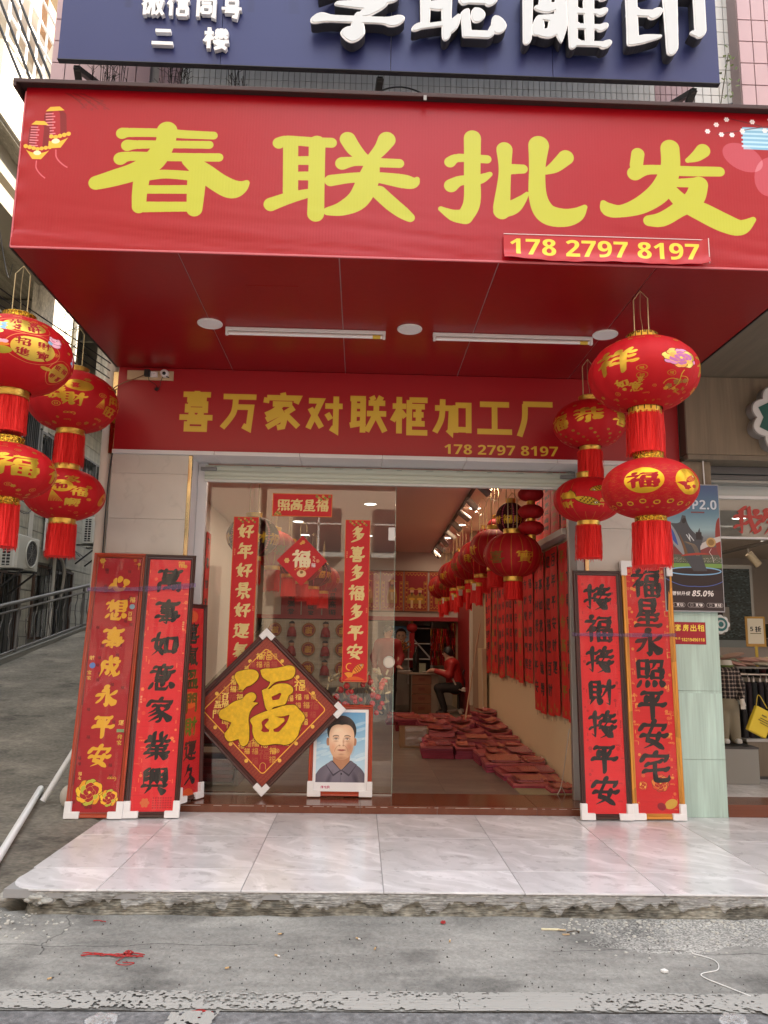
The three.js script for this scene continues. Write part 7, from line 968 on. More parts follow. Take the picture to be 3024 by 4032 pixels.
function person(label, at, turn, J, cloth, trousers) {
  const t = thing('person', label, 'person', at, turn), skin = flat(.45, .27, .19, .6), hair = flat(.008, .007, .006, .5), B = J.skin;
  mesh('body', body(B, [-.55, -.05, -.55], [.55, J.top, .55], 64, .03), skin, t);
  mesh('jacket', body(J.jacket, [-.55, .2, -.55], [.55, J.top, .55], 56, .05), cloth, t); mesh('trousers', body(J.pants, [-.55, -.05, -.55], [.55, 1.1, .55], 52, .04), trousers, t);
  const [hx, hy, hz] = J.head, hd = mesh('hair', new THREE.SphereGeometry(.105, 22, 16, 0, 7, 0, 1.9).rotateX(-.5).rotateY(J.face).scale(.95, 1.1, 1.02).translate(hx, hy + .02, hz), hair, t);
  const f = (x, y, z) => { const c = Math.cos(J.face), s = Math.sin(J.face); return [hx + x * c + z * s, hy + y, hz - x * s + z * c]; };
  for (const s of [-1, 1]) mesh('eye', new THREE.SphereGeometry(.011, 10, 8).translate(...f(s * .035, .012, .088)), flat(.02, .015, .012, .3), t); mesh('mouth', new THREE.SphereGeometry(.02, 10, 8).scale(1.1, .28, .5).translate(...f(0, -.055, .086)), flat(.3, .1, .09, .5), t);
  for (const q of J.shoes) mesh('shoe', new THREE.SphereGeometry(.07, 14, 10).scale(.7, .55, 1.7).rotateY(J.shoeTurn ?? 0).translate(...q), flat(.02, .018, .016, .5), t);
  return t;
}
{
  const fist = (x, y, z, dx, dz) => [[[x, y, z], [x + dx * .06, y - .01, z + dz * .06], .034, .03], ...[0, 1, 2, 3].map((i) => [[x + dx * .06 - dz * (i - 1.5) * .018, y, z + dz * .06 + dx * (i - 1.5) * .018], [x + dx * .12 - dz * (i - 1.5) * .018, y - .03, z + dz * .12 + dx * (i - 1.5) * .018], .0095, .008])];
  const head = (x, y, z, a) => [[[x, y + .03, z], [x, y - .03, z], .092, .08], [[x, y - .06, z], [x, y - .16, z], .05, .052], [[x + Math.sin(a) * .085, y + .012, z + Math.cos(a) * .085], [x + Math.sin(a) * .105, y - .018, z + Math.cos(a) * .105], .011, .015], [[x + Math.cos(a) * .09, y, z - Math.sin(a) * .09], [x + Math.cos(a) * .092, y - .03, z - Math.sin(a) * .092], .016, .012], [[x - Math.cos(a) * .09, y, z + Math.sin(a) * .09], [x - Math.cos(a) * .092, y - .03, z + Math.sin(a) * .092], .016, .012]];
  // seated, facing left towards the desk
  person('person in a red jacket seated on a swivel chair, writing at the desk', [1.80, .05, -8.3], 0, { top: 1.3, head: [-.12, 1.12, 0], face: -1.75,
    skin: [...head(-.12, 1.12, 0, -1.75), [[-.08, .98, 0], [-.02, .6, 0], .1, .11], ...fist(-.42, .80, .1, -.9, .1), ...fist(-.40, .80, -.12, -.9, -.1), [[-.2, .78, .16], [-.42, .8, .1], .04, .032], [[-.2, .78, -.16], [-.4, .8, -.12], .04, .032]],
    jacket: [[[-.07, .93, .1], [-.07, .93, -.1], .1, .1], [[-.05, .9, 0], [.02, .52, 0], .15, .165], [[-.07, .93, .17], [-.12, .72, .2], .075, .06], [[-.12, .72, .2], [-.36, .79, .12], .06, .046], [[-.07, .93, -.17], [-.12, .72, -.2], .075, .06], [[-.12, .72, -.2], [-.34, .79, -.13], .06, .046]],
    pants: [[[.02, .5, .09], [-.32, .48, .12], .105, .075], [[-.32, .48, .12], [-.2, .08, .12], .072, .05], [[.02, .5, -.09], [-.3, .48, -.1], .105, .075], [[-.3, .48, -.1], [-.16, .08, -.1], .072, .05], [[.02, .5, .08], [.02, .5, -.08], .13, .13]], shoes: [[-.25, .04, .12], [-.21, .04, -.1]], shoeTurn: 1.57 }, flat(.33, .012, .01, .6), flat(.02, .017, .016, .8));
  person('person in a dark red jacket standing by the desk beside the glass edge', [.52, .05, -8.0], 0, { top: 1.7, head: [0, 1.5, 0], face: .9,
    skin: [...head(0, 1.5, 0, .9), [[0, 1.3, 0], [0, .9, 0], .11, .12], ...fist(.2, .86, .16, .5, .8), ...fist(-.24, .8, .06, 0, .6), [[.22, 1.05, .02], [.2, .87, .14], .042, .034], [[-.25, 1.02, 0], [-.24, .82, .05], .042, .034]],
    jacket: [[[.13, 1.28, 0], [-.13, 1.28, 0], .1, .1], [[0, 1.25, 0], [0, .82, 0], .155, .17], [[.18, 1.28, 0], [.25, 1.04, 0], .075, .06], [[.25, 1.04, 0], [.21, .9, .12], .06, .048], [[-.18, 1.28, 0], [-.26, 1.04, -.02], .075, .06], [[-.26, 1.04, -.02], [-.24, .86, .04], .06, .048]],
    pants: [[[.08, .82, 0], [.1, .45, .01], .105, .07], [[.1, .45, .01], [.1, .07, 0], .068, .05], [[-.08, .82, 0], [-.1, .45, .01], .105, .07], [[-.1, .45, .01], [-.1, .07, 0], .068, .05]], shoes: [[.1, .04, .05], [-.1, .04, .05]] }, flat(.2, .008, .008, .7), flat(.012, .011, .011, .8));
}
// berries behind the glass
{
  const t = thing('berry_spray', 'spray of shiny red berries with gold leaves behind the glass, under the right couplet', 'decoration', [-.02, .94, -.56]), b = [], l = [], s = [];
  for (let i = 0; i < 40; i++) { const x = rr(-.25, .25), y = rr(-.17, .14) - Math.abs(x) * .2, z = rr(-.05, .08), r = rr(.02, .033); mesh('berry', new THREE.SphereGeometry(r, 14, 10).translate(x, y, z), std({ color: lin(.55, .012, .016), roughness: .12 }), t); s.push(rod([x * .3, -.2, 0], [x, y, z], .002, 4)); }
  for (let i = 0; i < 70; i++) { const x = rr(-.28, .28), y = rr(-.2, .2), g = new THREE.SphereGeometry(.03, 6, 4).scale(.35, 1, .08).rotateZ(rr(-1.5, 1.5)).rotateY(rr(-1, 1)).translate(x, y, rr(-.05, .06)); l.push(g); } mesh('gold_leaves', l, std({ color: lin(.5, .4, .24), roughness: .4, metalness: .3 }), t); mesh('stems', s, flat(.1, .06, .03, .7), t);
  const v = thing('vase', 'dark vase holding the berry spray behind the framed portrait', 'vase', [-.02, .05, -.66]); mesh('vase', new THREE.LatheGeometry([[0, 0], [.09, 0], [.12, .2], [.08, .55], [.05, .66], [.06, .7]].map((q) => new THREE.Vector2(...q)), 28), flat(.04, .03, .03, .2), v);
}
// shelf of paper stacks behind the diamond
{
  const t = thing('paper_shelf', 'low rack by the left wall behind the big diamond', 'shelf', [-1.55, .05, -1.1]); for (const y of [.02, .36, .7]) mesh('shelf_board', rbox(.9, .025, .5, .004, 0, y, 0), flat(.14, .1, .08, .6), t); for (const x of [-.44, .44]) mesh('upright', box(.03, .95, .5, x, .475, 0), flat(.14, .1, .08, .6), t);
  for (let k = 0; k < 2; k++) { const s = thing('paper_stack', 'stack of dark red paper on the ' + ['lower', 'upper'][k] + ' shelf of the rack behind the diamond', 'paper stack', [-1.55, .085 + k * .34, -1.08]); for (let i = 0; i < 6; i++) mesh('paper_layer', box(.8 - .02 * hash(i, k, 2), .032, .42, .02 * (hash(i, k, 3) - .5), .016 + i * .034, .01 * hash(i, k, 4)), flat(.12 + .05 * (i % 2), .015, .02, .7), s); }
}

// ---------------------------------------------------------------- neighbouring clothes shop on the right
{
  const t = thing('neighbour_shop', 'clothes shop on the right with wood-grain fascia and pale green pillar', 'building');
  const wood = std({ map: woodGrain(.47, .42, .35, 201, 14, .12), roughness: .55 }), wood2 = std({ map: woodGrain(.44, .40, .34, 203, 14, .1), roughness: .5 }), green = std({ map: woodGrain(.70, .80, .76, 205, 16, .10), roughness: .4 });
  mesh('pillar_core', span(2.66, 3.06, 0, 2.95, -.35, -.016), mortarMat, t);
  const gy = [0, .46, 1.02, 1.75, 2.6]; for (let i = 0; i < 4; i++) mesh('pillar_slab', metric(rspan(2.645, 3.068, gy[i] + .001, gy[i + 1] - .001, -.016, 0, .0015), 1), green, t);
  mesh('pillar_side', metric(span(3.055, 3.067, 0, 2.95, -.36, -.017), 1), green, t);
  mesh('soffit', metric(rspan(2.834, 9, 3.755, 3.775, -.02, 2.1, .003).rotateY(0), 1), wood2, t);
  mesh('fascia', metric(rspan(2.822, 9, 3.045, 3.752, -.02, .12, .003), 1), wood, t); mesh('fascia_end', span(2.812, 2.8215, 3.05, 3.75, -.02, .118), flat(.1, .07, .05, .6), t);
  mesh('under_soffit', metric(rspan(2.822, 9, 3.0, 3.043, -.4, .118, .003), 1), wood2, t); mesh('wood_post', metric(rspan(2.80, 3.06, 2.6, 2.999, -.3, .03, .003), 1), wood, t); mesh('white_wire', tube([[2.98, 3.0, .06], [2.985, 2.9, .05], [2.99, 2.78, .045]], .006), whitePlastic, t);
  mesh('shutter_box', [rspan(3.07, 9, 2.93, 2.999, -.34, -.12, .004), rspan(3.07, 9, 2.88, 2.925, -.34, -.14, .004)], flat(.1, .1, .1, .5), t); mesh('shutter_lip', rspan(3.07, 9, 2.855, 2.88, -.32, -.15, .004), flat(.3, .3, .28, .5), t);
  mesh('transom_frame', [rspan(3.07, 9, 2.735, 2.765, -.33, -.29, .004), rspan(3.07, 9, 2.365, 2.385, -.33, -.29, .004)], aluWhiteMat, t); mesh('transom_glass', span(3.07, 9, 2.385, 2.735, -.315, -.307), glassMat, t); mesh('header', span(3.07, 9, 2.765, 2.86, -.33, -.3), flat(.42, .45, .44, .5), t);
  mesh('floor', metric(rspan(2.62, 9, .0, .06, -7, -.36, .002), 1.2), tileMats[0], t); mesh('threshold', [rspan(3.08, 9, 0, .10, -.36, -.02, .003)], brownTileMat, t); mesh('ceiling', span(2.62, 9, 2.95, 3.0, -7, -.41), flat(.42, .39, .34, .7), t); mesh('rear_wall', span(2.62, 9, 0, 3, -7.1, -7), flat(.36, .33, .3, .8), t); mesh('right_wall', span(9, 9.1, -.2, 4.3, -7, .1), plasterMat, t);
  const tg = thing('transom_lettering', 'red brush characters on the glass above the clothes shop entrance', 'lettering', [0, 0, -.302]); for (const [ch, x] of [['我', 3.40], ['爱', 3.655]]) { const N = 160, sc = .27 / (N * .8); mesh('character', new THREE.ExtrudeGeometry(traced(N, (c, n) => brush(c, ch, n * .1, n * .1, n * .8, 6.6), sc), { depth: .002, bevelEnabled: false }).translate(x - N * .1 * sc, 2.70, 0), flat(.42, .05, .04, .6), tg); }
  // sneaker poster light box on the pillar
  const ps = thing('shoe_poster', 'tall advertising panel with a grey running shoe standing on its toe', 'poster', [2.85, 2.235, .036]); mesh('box', rbox(.51, 1.11, .05, .004), flat(.35, .36, .38, .4), ps);
  mesh('print', new THREE.PlaneGeometry(.495, 1.09).translate(0, 0, .0258), print(460, 1013, (c, w, h) => {
    const g = c.createLinearGradient(0, 0, 0, h); [[0, '#33507f'], [.2, '#4f7a92'], [.36, '#8fb0b8'], [.5, '#5a4a4a'], [.62, '#4a5a42'], [.68, '#241c1e'], [1, '#2a2324']].forEach(([a, b]) => g.addColorStop(a, b)); c.fillStyle = g; c.fillRect(0, 0, w, h);
    c.fillStyle = '#7a3030'; c.fillRect(0, h * .5, w, h * .06); c.fillStyle = '#b9b3ac'; for (let i = 0; i < 300; i++) c.fillRect(hash(i, 1, 2) * w, h * (.58 + .04 * hash(i, 2, 2)), 3, 3); c.fillStyle = '#6f9a48'; c.fillRect(0, h * .63, w, h * .035); c.fillStyle = '#8a2a20'; c.beginPath(); c.ellipse(w, h * .42, w * .09, h * .16, 0, 0, 7); c.fill(); c.fillStyle = '#c0bcb8'; c.beginPath(); c.moveTo(w * .55, h * .5); c.quadraticCurveTo(w * .8, h * .43, w, h * .41); c.lineTo(w, h * .45); c.lineTo(w * .6, h * .53); c.fill();
    c.fillStyle = '#1a1416'; c.fillRect(0, h * .7, w, h * .14); c.lineWidth = 9; c.strokeStyle = '#7fb8e0'; c.beginPath(); c.ellipse(w * .52, h * .69, w * .46, h * .03, 0, 0, 7); c.stroke(); c.lineWidth = 5; c.strokeStyle = '#4a6ab8'; c.beginPath(); c.moveTo(0, h * .75); c.quadraticCurveTo(w * .25, h * .82, w * .5, h * .81); c.quadraticCurveTo(w * .8, h * .82, w, h * .77); c.stroke();
    c.fillStyle = '#3c434a'; c.beginPath(); c.moveTo(w * .06, h * .33); c.bezierCurveTo(w * .12, h * .29, w * .22, h * .33, w * .30, h * .30); c.lineTo(w * .34, h * .245); c.lineTo(w * .40, h * .25); c.bezierCurveTo(w * .42, h * .33, w * .5, h * .37, w * .58, h * .40); c.lineTo(w * .64, h * .345); c.lineTo(w * .66, h * .40); c.lineTo(w * .7, h * .42); c.lineTo(w * .66, h * .48); c.bezierCurveTo(w * .6, h * .5, w * .66, h * .58, w * .74, h * .69); c.lineTo(w * .5, h * .69); c.bezierCurveTo(w * .38, h * .6, w * .24, h * .5, w * .1, h * .42); c.fill();
    c.fillStyle = '#8d949a'; c.beginPath(); c.moveTo(w * .05, h * .31); c.bezierCurveTo(w * .12, h * .29, w * .22, h * .36, w * .3, h * .46); c.bezierCurveTo(w * .36, h * .54, w * .36, h * .56, w * .34, h * .57); c.bezierCurveTo(w * .2, h * .5, w * .04, h * .43, w * .05, h * .31); c.fill(); c.fillStyle = '#2a4f9a'; c.beginPath(); c.moveTo(w * .06, h * .32); c.quadraticCurveTo(w * .18, h * .34, w * .25, h * .49); c.quadraticCurveTo(w * .1, h * .44, w * .06, h * .32); c.fill(); c.fillStyle = '#6a4a2a'; c.beginPath(); c.moveTo(w * .26, h * .38); c.quadraticCurveTo(w * .34, h * .44, w * .42, h * .56); c.lineTo(w * .36, h * .57); c.quadraticCurveTo(w * .32, h * .46, w * .26, h * .38); c.fill();
    c.strokeStyle = '#7a6a54'; c.lineWidth = 4; for (let i = 0; i < 5; i++) { c.beginPath(); c.moveTo(w * (.36 + i * .02), h * (.46 + i * .005)); c.quadraticCurveTo(w * (.5 + i * .02), h * .45, w * (.56 + i * .014), h * .57); c.stroke(); } c.strokeStyle = '#c9d4da'; c.lineWidth = 7; c.beginPath(); c.moveTo(w * .4, h * .40); c.lineTo(w * .46, h * .445); c.lineTo(w * .45, h * .40); c.lineTo(w * .53, h * .45); c.stroke(); c.fillStyle = '#14161a'; c.beginPath(); c.ellipse(w * .37, h * .29, w * .035, h * .022, .4, 0, 7); c.fill(); c.fillRect(w * .57, h * .38, w * .1, h * .06); c.fillStyle = '#a5392a'; c.beginPath(); c.moveTo(w * .3, h * .565); c.quadraticCurveTo(w * .6, h * .53, w * .8, h * .555); c.quadraticCurveTo(w * .6, h * .56, w * .3, h * .575); c.fill();
    c.fillStyle = '#b8965a'; c.beginPath(); c.arc(w * .83, h * .46, w * .085, 0, 7); c.fill(); c.fillStyle = '#8a6a34'; c.beginPath(); c.arc(w * .83, h * .46, w * .055, 0, 7); c.fill(); c.strokeStyle = '#e0dcd8'; c.lineWidth = 3; c.beginPath(); c.moveTo(w * .83, h * .51); c.lineTo(w * .79, h * .54); c.lineTo(w * .84, h * .57); c.lineTo(w * .86, h * .62); c.stroke();
    c.font = 'bold ' + h * .105 + 'px sans-serif'; c.fillStyle = '#c3d0dc'; c.textAlign = 'right'; c.strokeStyle = '#20304a'; c.lineWidth = 4; c.strokeText('UP2.0', w * .97, h * .195); c.fillText('UP2.0', w * .97, h * .195); c.textAlign = 'left'; c.fillStyle = '#6a3a40'; c.fillRect(w * .5, h * .215, w * .24, h * .012);
    c.fillStyle = '#e6e3e0'; [...'强韧升级'].forEach((ch, i) => gothic(c, ch, w * (.1 + i * .082), h * .85, w * .075, 6, 1, .2)); c.font = 'italic bold ' + h * .062 + 'px sans-serif'; c.fillText('85.0%', w * .44, h * .888, w * .5); c.lineWidth = 2.5; c.strokeStyle = '#b8b4b2'; [['更软', .04], ['更弹', .37], ['更轻', .70]].forEach(([s, x]) => { c.beginPath(); c.roundRect(w * x, h * .94, w * .28, h * .033, 14); c.stroke(); [...s].forEach((ch, i) => gothic(c, ch, w * (x + .13 + i * .065), h * .943, w * .06, 6.5)); c.strokeStyle = '#b8b4b2'; c.lineWidth = 2.5; c.strokeRect(w * (x + .05), h * .947, w * .04, h * .018); });
  }, { roughness: .3 }), ps);
  const st = thing('rental_sticker', 'small red sticker with yellow characters and phone number on the pale green pillar', 'sticker', [2.813, 1.50, .002]); mesh('sticker', box(.282, .188, .0015), print(564, 376, (c, w, h) => { c.fillStyle = '#a01424'; c.fillRect(0, 0, w, h); c.strokeStyle = '#7d1020'; c.lineWidth = 8; c.strokeRect(4, 4, w - 8, h - 8); c.fillStyle = '#ecd34a'; [...'套房出租'].forEach((ch, i) => gothic(c, ch, w * (.05 + i * .235), h * .10, w * .21, 6.5)); [...'电话'].forEach((ch, i) => gothic(c, ch, w * (.05 + i * .085), h * .68, w * .075, 6)); c.font = 'bold ' + h * .2 + 'px sans-serif'; c.fillText('18219496118', w * .24, h * .86, w * .72); }), st);
  // star-edged shop emblem
  const em = thing('shop_emblem', 'teal emblem with scalloped white border on the neighbouring wood fascia', 'sign', [3.66, 3.36, .125]); const star = (r, a, n) => { const s = new THREE.Shape(), q = []; for (let i = 0; i < n * 14; i++) { const th = i / (n * 14) * 6.2832; q.push(new THREE.Vector2(Math.cos(th) * r * (1 + a * Math.abs(Math.cos(th * n / 2))), Math.sin(th) * r * (1 + a * Math.abs(Math.cos(th * n / 2))))); } s.setFromPoints(q); return s; };
  mesh('case', new THREE.ExtrudeGeometry(star(.26, .2, 9), { depth: .09, bevelEnabled: true, bevelSize: .006, bevelThickness: .006, bevelSegments: 2 }), flat(.24, .23, .22, .4), em); mesh('border', new THREE.ExtrudeGeometry(star(.255, .2, 9), { depth: .006, bevelEnabled: false }).translate(0, 0, .097), flat(.6, .6, .6, .4), em); const ct = new THREE.Shape(), pp = []; for (let i = 0; i < 18; i++) { const r = i % 2 ? .205 : .26, a = i / 18 * 6.2832; pp.push(new THREE.Vector2(Math.cos(a) * r, Math.sin(a) * r)); } ct.setFromPoints(pp); mesh('centre', new THREE.ExtrudeGeometry(ct, { depth: .004, bevelEnabled: false }).translate(0, 0, .104), flat(.01, .09, .075, .4), em);
  // interior of the clothes shop
  [[5.0, -4.2], [6.0, -4.6], [4.6, -2.6]].forEach(([x, z], i) => { const l = thing('recessed_lamp', 'lit round ceiling lamp in the clothes shop, ' + ['left', 'right', 'front'][i] + ' one', 'lamp', [x, 2.947, z]); mesh('rim', new THREE.TorusGeometry(.085, .008, 8, 28).rotateX(Math.PI / 2), whitePlastic, l); mesh('diffuser', cyl(.08, .08, .006, 0, -.002, 0, 24), lampGlow, l); lampLight(x, 2.93, z, 30); });
  const tk = thing('ceiling_track', 'grey lighting track on the clothes shop ceiling', 'track'); mesh('track', bar([4.7, 2.6, -4.2], [5.3, 2.75, -3.2], .04, .03), flat(.15, .14, .13, .5), tk);
  [[4.75, 2.5, -4.1, .7], [5.15, 2.62, -3.5, .7], [3.38, 2.58, -.7, -.5]].forEach(([x, y, z, r], i) => { const s = thing('shop_spotlight', 'cream cylindrical spotlight in the clothes shop, ' + ['left one on the track', 'right one on the track', 'large one behind the transom glass'][i], 'spotlight', [x, y, z]), k = i === 2 ? .6 : 1; mesh('housing', cyl(.05 * k, .05 * k, .2 * k, 0, -.1 * k, 0, 18).rotateZ(r), flat(.5, .45, .33, .45), s); mesh('stem', rod([0, -.02, 0], [0, .12, 0], .01), flat(.3, .3, .28, .5), s); if (i === 2) mesh('lens', cyl(.045 * k, .045 * k, .004, 0, -.202 * k, 0, 18).rotateZ(r), lampGlow, s); });
  const pf = thing('wall_photo', 'large framed photo poster of a person on the rear wall of the clothes shop', 'poster', [5.0, 1.93, -4.0]); mesh('frame', rbox(.86, 1.16, .03, .004), flat(.36, .38, .37, .5), pf); mesh('print', box(.78, 1.06, .004, 0, 0, .018), print(240, 326, (c, w, h) => { c.fillStyle = '#2c3a3a'; c.fillRect(0, 0, w, h); for (let i = 0; i < 800; i++) { c.fillStyle = hash(i, 1, 3) < .5 ? '#46585a' : '#18201f'; c.fillRect(hash(i, 2, 3) * w, hash(i, 3, 3) * h * .9, 9, 4); } c.fillStyle = '#14100f'; c.beginPath(); c.ellipse(w * .32, h * .3, w * .13, h * .12, 0, 0, 7); c.fill(); c.fillStyle = '#6a4a3a'; c.beginPath(); c.ellipse(w * .33, h * .35, w * .09, h * .08, 0, 0, 7); c.fill(); c.fillStyle = '#15120f'; c.fillRect(w * .2, h * .45, w * .36, h * .3); c.fillStyle = '#7a7c78'; c.fillRect(w * .48, h * .5, w * .12, h * .3); c.fillRect(w * .2, h * .72, w * .3, h * .14); }), pf); mesh('base_strip', box(.78, .1, .01, 0, -.5, .018), flat(.2, .25, .27, .5), pf);
  const bdg = thing('glowing_badge', 'small teal badge with a white outline in front of the photo poster', 'sign', [3.76, 1.62, -1.45]); mesh('outline', new THREE.ExtrudeGeometry(star(.085, .16, 8), { depth: .01, bevelEnabled: false }), flat(.7, .75, .75, .4), bdg); mesh('face', cyl(.07, .07, .006, 0, 0, 0, 28).rotateX(1.5708).translate(0, 0, .014), flat(.01, .14, .14, .4), bdg); mesh('ring', new THREE.TorusGeometry(.036, .009, 8, 28).translate(0, 0, .019), flat(.7, .75, .75, .4), bdg);
  const cab = thing('wall_cabinet_unit', 'grey wall cabinets with open shelves in the clothes shop', 'cabinet', [4.9, 0, -3.95]); mesh('cornice', rspan(-1, 1.6, 1.2, 1.38, -.3, 0, .004), flat(.3, .29, .28, .6), cab); mesh('carcass', span(-1, 1.6, .1, 1.2, -.32, -.25), flat(.05, .045, .04, .8), cab); mesh('door', rspan(.25, .75, .5, 1.18, -.24, -.01, .004), flat(.34, .33, .31, .6), cab); mesh('shelf', [box(1.2, .02, .25, -.35, .95, -.12), box(1.2, .02, .25, -.35, .7, -.12)], flat(.2, .19, .18, .6), cab); for (let i = 0; i < 7; i++) mesh('boxed_goods', box(.1, .14 + .06 * (i % 2), .1, -.7 + i * .13, 1.04, -.1), flat(...[[.25, .02, .02], [.2, .24, .05], [.3, .36, .4], [.06, .1, .09], [.3, .3, .28], [.12, .14, .05], [.2, .05, .05]][i], .6), cab); mesh('goods_on_top', [box(.22, .13, .15, .05, 1.45, -.12)], flat(.18, .02, .02, .6), cab);
  const pl = thing('potted_plant', 'dark leafy plant on top of the clothes shop cabinets', 'plant', [5.3, 1.5, -3.4]); const lf = []; for (let i = 0; i < 60; i++) lf.push(new THREE.PlaneGeometry(.03, .14).translate(0, .07, 0).rotateX(rr(.1, 1.3)).rotateY(rr(0, 6.3)).translate(rr(-.05, .05), rr(0, .06), rr(-.05, .05))); mesh('leaves', lf, flat(.02, .03, .015, .7), pl); mesh('pot', cyl(.08, .06, .1, 0, -.05, 0, 16), flat(.05, .04, .04, .6), pl);
  const sg = thing('price_sign', 'orange framed price sign reading five-fold discount above the clothes racks', 'sign', [4.36, 1.56, -1.9], -.15); mesh('frame', rbox(.21, .33, .012, .004), flat(.45, .26, .05, .6), sg); mesh('card', box(.165, .275, .003, 0, .005, .0075), print(200, 334, (c, w, h) => { c.fillStyle = '#d8d2bc'; c.fillRect(0, 0, w, h); c.fillStyle = '#151313'; c.font = 'bold ' + w * .4 + 'px sans-serif'; c.fillText('5', w * .14, h * .5); gothic(c, '折', w * .46, h * .3, w * .4, 8); c.fillStyle = '#6a6a3a'; c.fillRect(w * .15, h * .58, w * .7, h * .03); }), sg); mesh('stand', box(.03, .24, .01, 0, -.28, 0), flat(.5, .36, .04, .6), sg);
  // clothes: rack of dark trousers, back rack, folded pile, mannequin, green vest, yellow bag
  const rack = thing('clothes_rack', 'steel rail carrying dark trousers in the clothes shop', 'rack', [4.35, 0, -1.75]); mesh('rail', rod([-.48, 1.1, 0], [1.2, 1.1, 0], .014), steelMat, rack); mesh('upright', [rod([-.46, .1, 0], [-.46, 1.1, 0], .014), rod([1.1, .1, 0], [1.1, 1.1, 0], .014)], flat(.4, .38, .34, .5), rack);
  for (let i = 0; i < 8; i++) { const g = thing('hanging_trousers', 'black trousers on the front clothes rack, ' + ordinal[i] + ' from the pale green pillar', 'trousers', [3.95 + i * .07, 0, -1.75 + (i % 2) * .015], rr(-.15, .15), 'trousers on the clothes rack'), dk = flat(.008 + .004 * (i % 3), .008 + .003 * (i % 2), .012, .85); mesh('leg', rbox(.055, .62, .17, .02, 0, .68, .09), dk, g); mesh('leg', rbox(.05, .62, .15, .02, 0, .68, -.09), dk, g); mesh('waistband', rbox(.06, .06, .34, .02, 0, 1.0, 0), dk, g); mesh('hanger', [rod([0, 1.04, 0], [0, 1.115, 0], .004), box(.02, .05, .3, 0, 1.04, 0)], flat(.45, .42, .38, .6), g); }
  const lt = thing('trouser_lettering', 'pale letters printed on the black trousers facing the street', 'lettering', [4.11, .62, -1.535]); mesh('print', new THREE.PlaneGeometry(.12, .05), std({ map: ctex(120, 50, (c, w, h) => { c.fillStyle = '#0a0a0c'; c.fillRect(0, 0, w, h); c.fillStyle = '#cfcac4'; c.font = 'bold 40px sans-serif'; c.fillText('AICO', 4, 38, w - 8); }), roughness: .7 }), lt);
  const rk2 = thing('clothes_rack', 'rear clothes rail full of dark garments in the clothes shop', 'rack', [4.7, 0, -2.5]); mesh('rail', rod([-.8, 1.22, 0], [1.2, 1.22, 0], .014), steelMat, rk2); for (let i = 0; i < 22; i++) mesh('garment', rbox(.05, .5, .4, .02, -.7 + i * .08, .93 + rr(-.03, .03), 0), flat(...[[.01, .01, .013], [.02, .025, .03], [.03, .03, .03], [.06, .01, .012]][i % 9 === 8 ? 3 : i % 3], .85), rk2); mesh('hangers', [...Array(22)].map((_, i) => box(.02, .05, .36, -.7 + i * .08, 1.19, 0)), flat(.3, .27, .23, .6), rk2);
  const fold = thing('folded_clothes', 'pile of folded pink and cream clothes on top of the rail', 'clothes', [4.35, 1.19, -1.95]); const fc = [[.42, .24, .2], [.45, .3, .24], [.5, .46, .36], [.3, .2, .16], [.25, .28, .2]]; for (let i = 0; i < 9; i++) { const q = new THREE.SphereGeometry(.1, 14, 10).scale(1.5, .28, 1.1).rotateZ(rr(-.25, .25)).translate(-.25 + (i % 4) * .17, .02 + (i >> 2) * .04, rr(-.04, .04)); mesh('garment', q, flat(...fc[i % 5], .9), fold); } mesh('board', box(1.1, .02, .3, .2, -.02, 0), flat(.2, .19, .17, .6), fold);
  const plaid = std({ map: ctex(128, 128, (c, w, h) => { c.fillStyle = '#3c2624'; c.fillRect(0, 0, w, h); for (let i = 0; i < 4; i++) { c.fillStyle = 'rgba(12,12,14,.6)'; c.fillRect(i * 32, 0, 14, h); c.fillRect(0, i * 32, w, 14); c.fillStyle = 'rgba(190,180,165,.55)'; c.fillRect(i * 32 + 20, 0, 8, h); c.fillRect(0, i * 32 + 20, w, 8); } }), roughness: .85 }); plaid.map.wrapS = plaid.map.wrapT = THREE.RepeatWrapping;
  const mq = thing('child_mannequin', 'child mannequin in a plaid shirt and khaki trousers half behind the pale green pillar', 'mannequin', [3.78, .45, -1.42]); const khaki = flat(.22, .19, .13, .85);
  mesh('trousers', body([[[.05, .34, 0], [.065, .02, .0], .062, .05], [[-.05, .34, 0], [-.06, .02, 0], .062, .05], [[0, .4, 0], [0, .36, 0], .085, .09]], [-.4, -.05, -.4], [.4, .6, .4], 44, .03), khaki, mq); const sgm = body([[[0, .66, 0], [0, .44, 0], .075, .085], [[.09, .7, .0], [.13, .55, .02], .045, .04], [[.13, .55, .02], [.1, .43, .09], .042, .035], [[-.09, .7, 0], [-.14, .5, 0], .045, .038]], [-.4, .2, -.4], [.4, .9, .4], 44, .03); mesh('shirt', metric(sgm, .16), plaid, mq); mesh('collar', cyl(.055, .07, .05, 0, .78, 0, 16), flat(.5, .48, .42, .8), mq);
  mesh('hand', body([[[.1, .42, .1], [.095, .37, .12], .024, .022], ...[0, 1, 2, 3].map((i) => [[.08 + i * .012, .37, .125], [.076 + i * .013, .325, .13], .008, .007]), [[.115, .4, .11], [.125, .36, .12], .008, .007]], [-.1, .2, -.1], [.3, .5, .3], 48, .006), flat(.6, .56, .5, .5), mq); for (const x of [.065, -.06]) mesh('shoe', rbox(.06, .05, .12, .02, x, .0, .03), flat(.55, .54, .5, .6), mq);
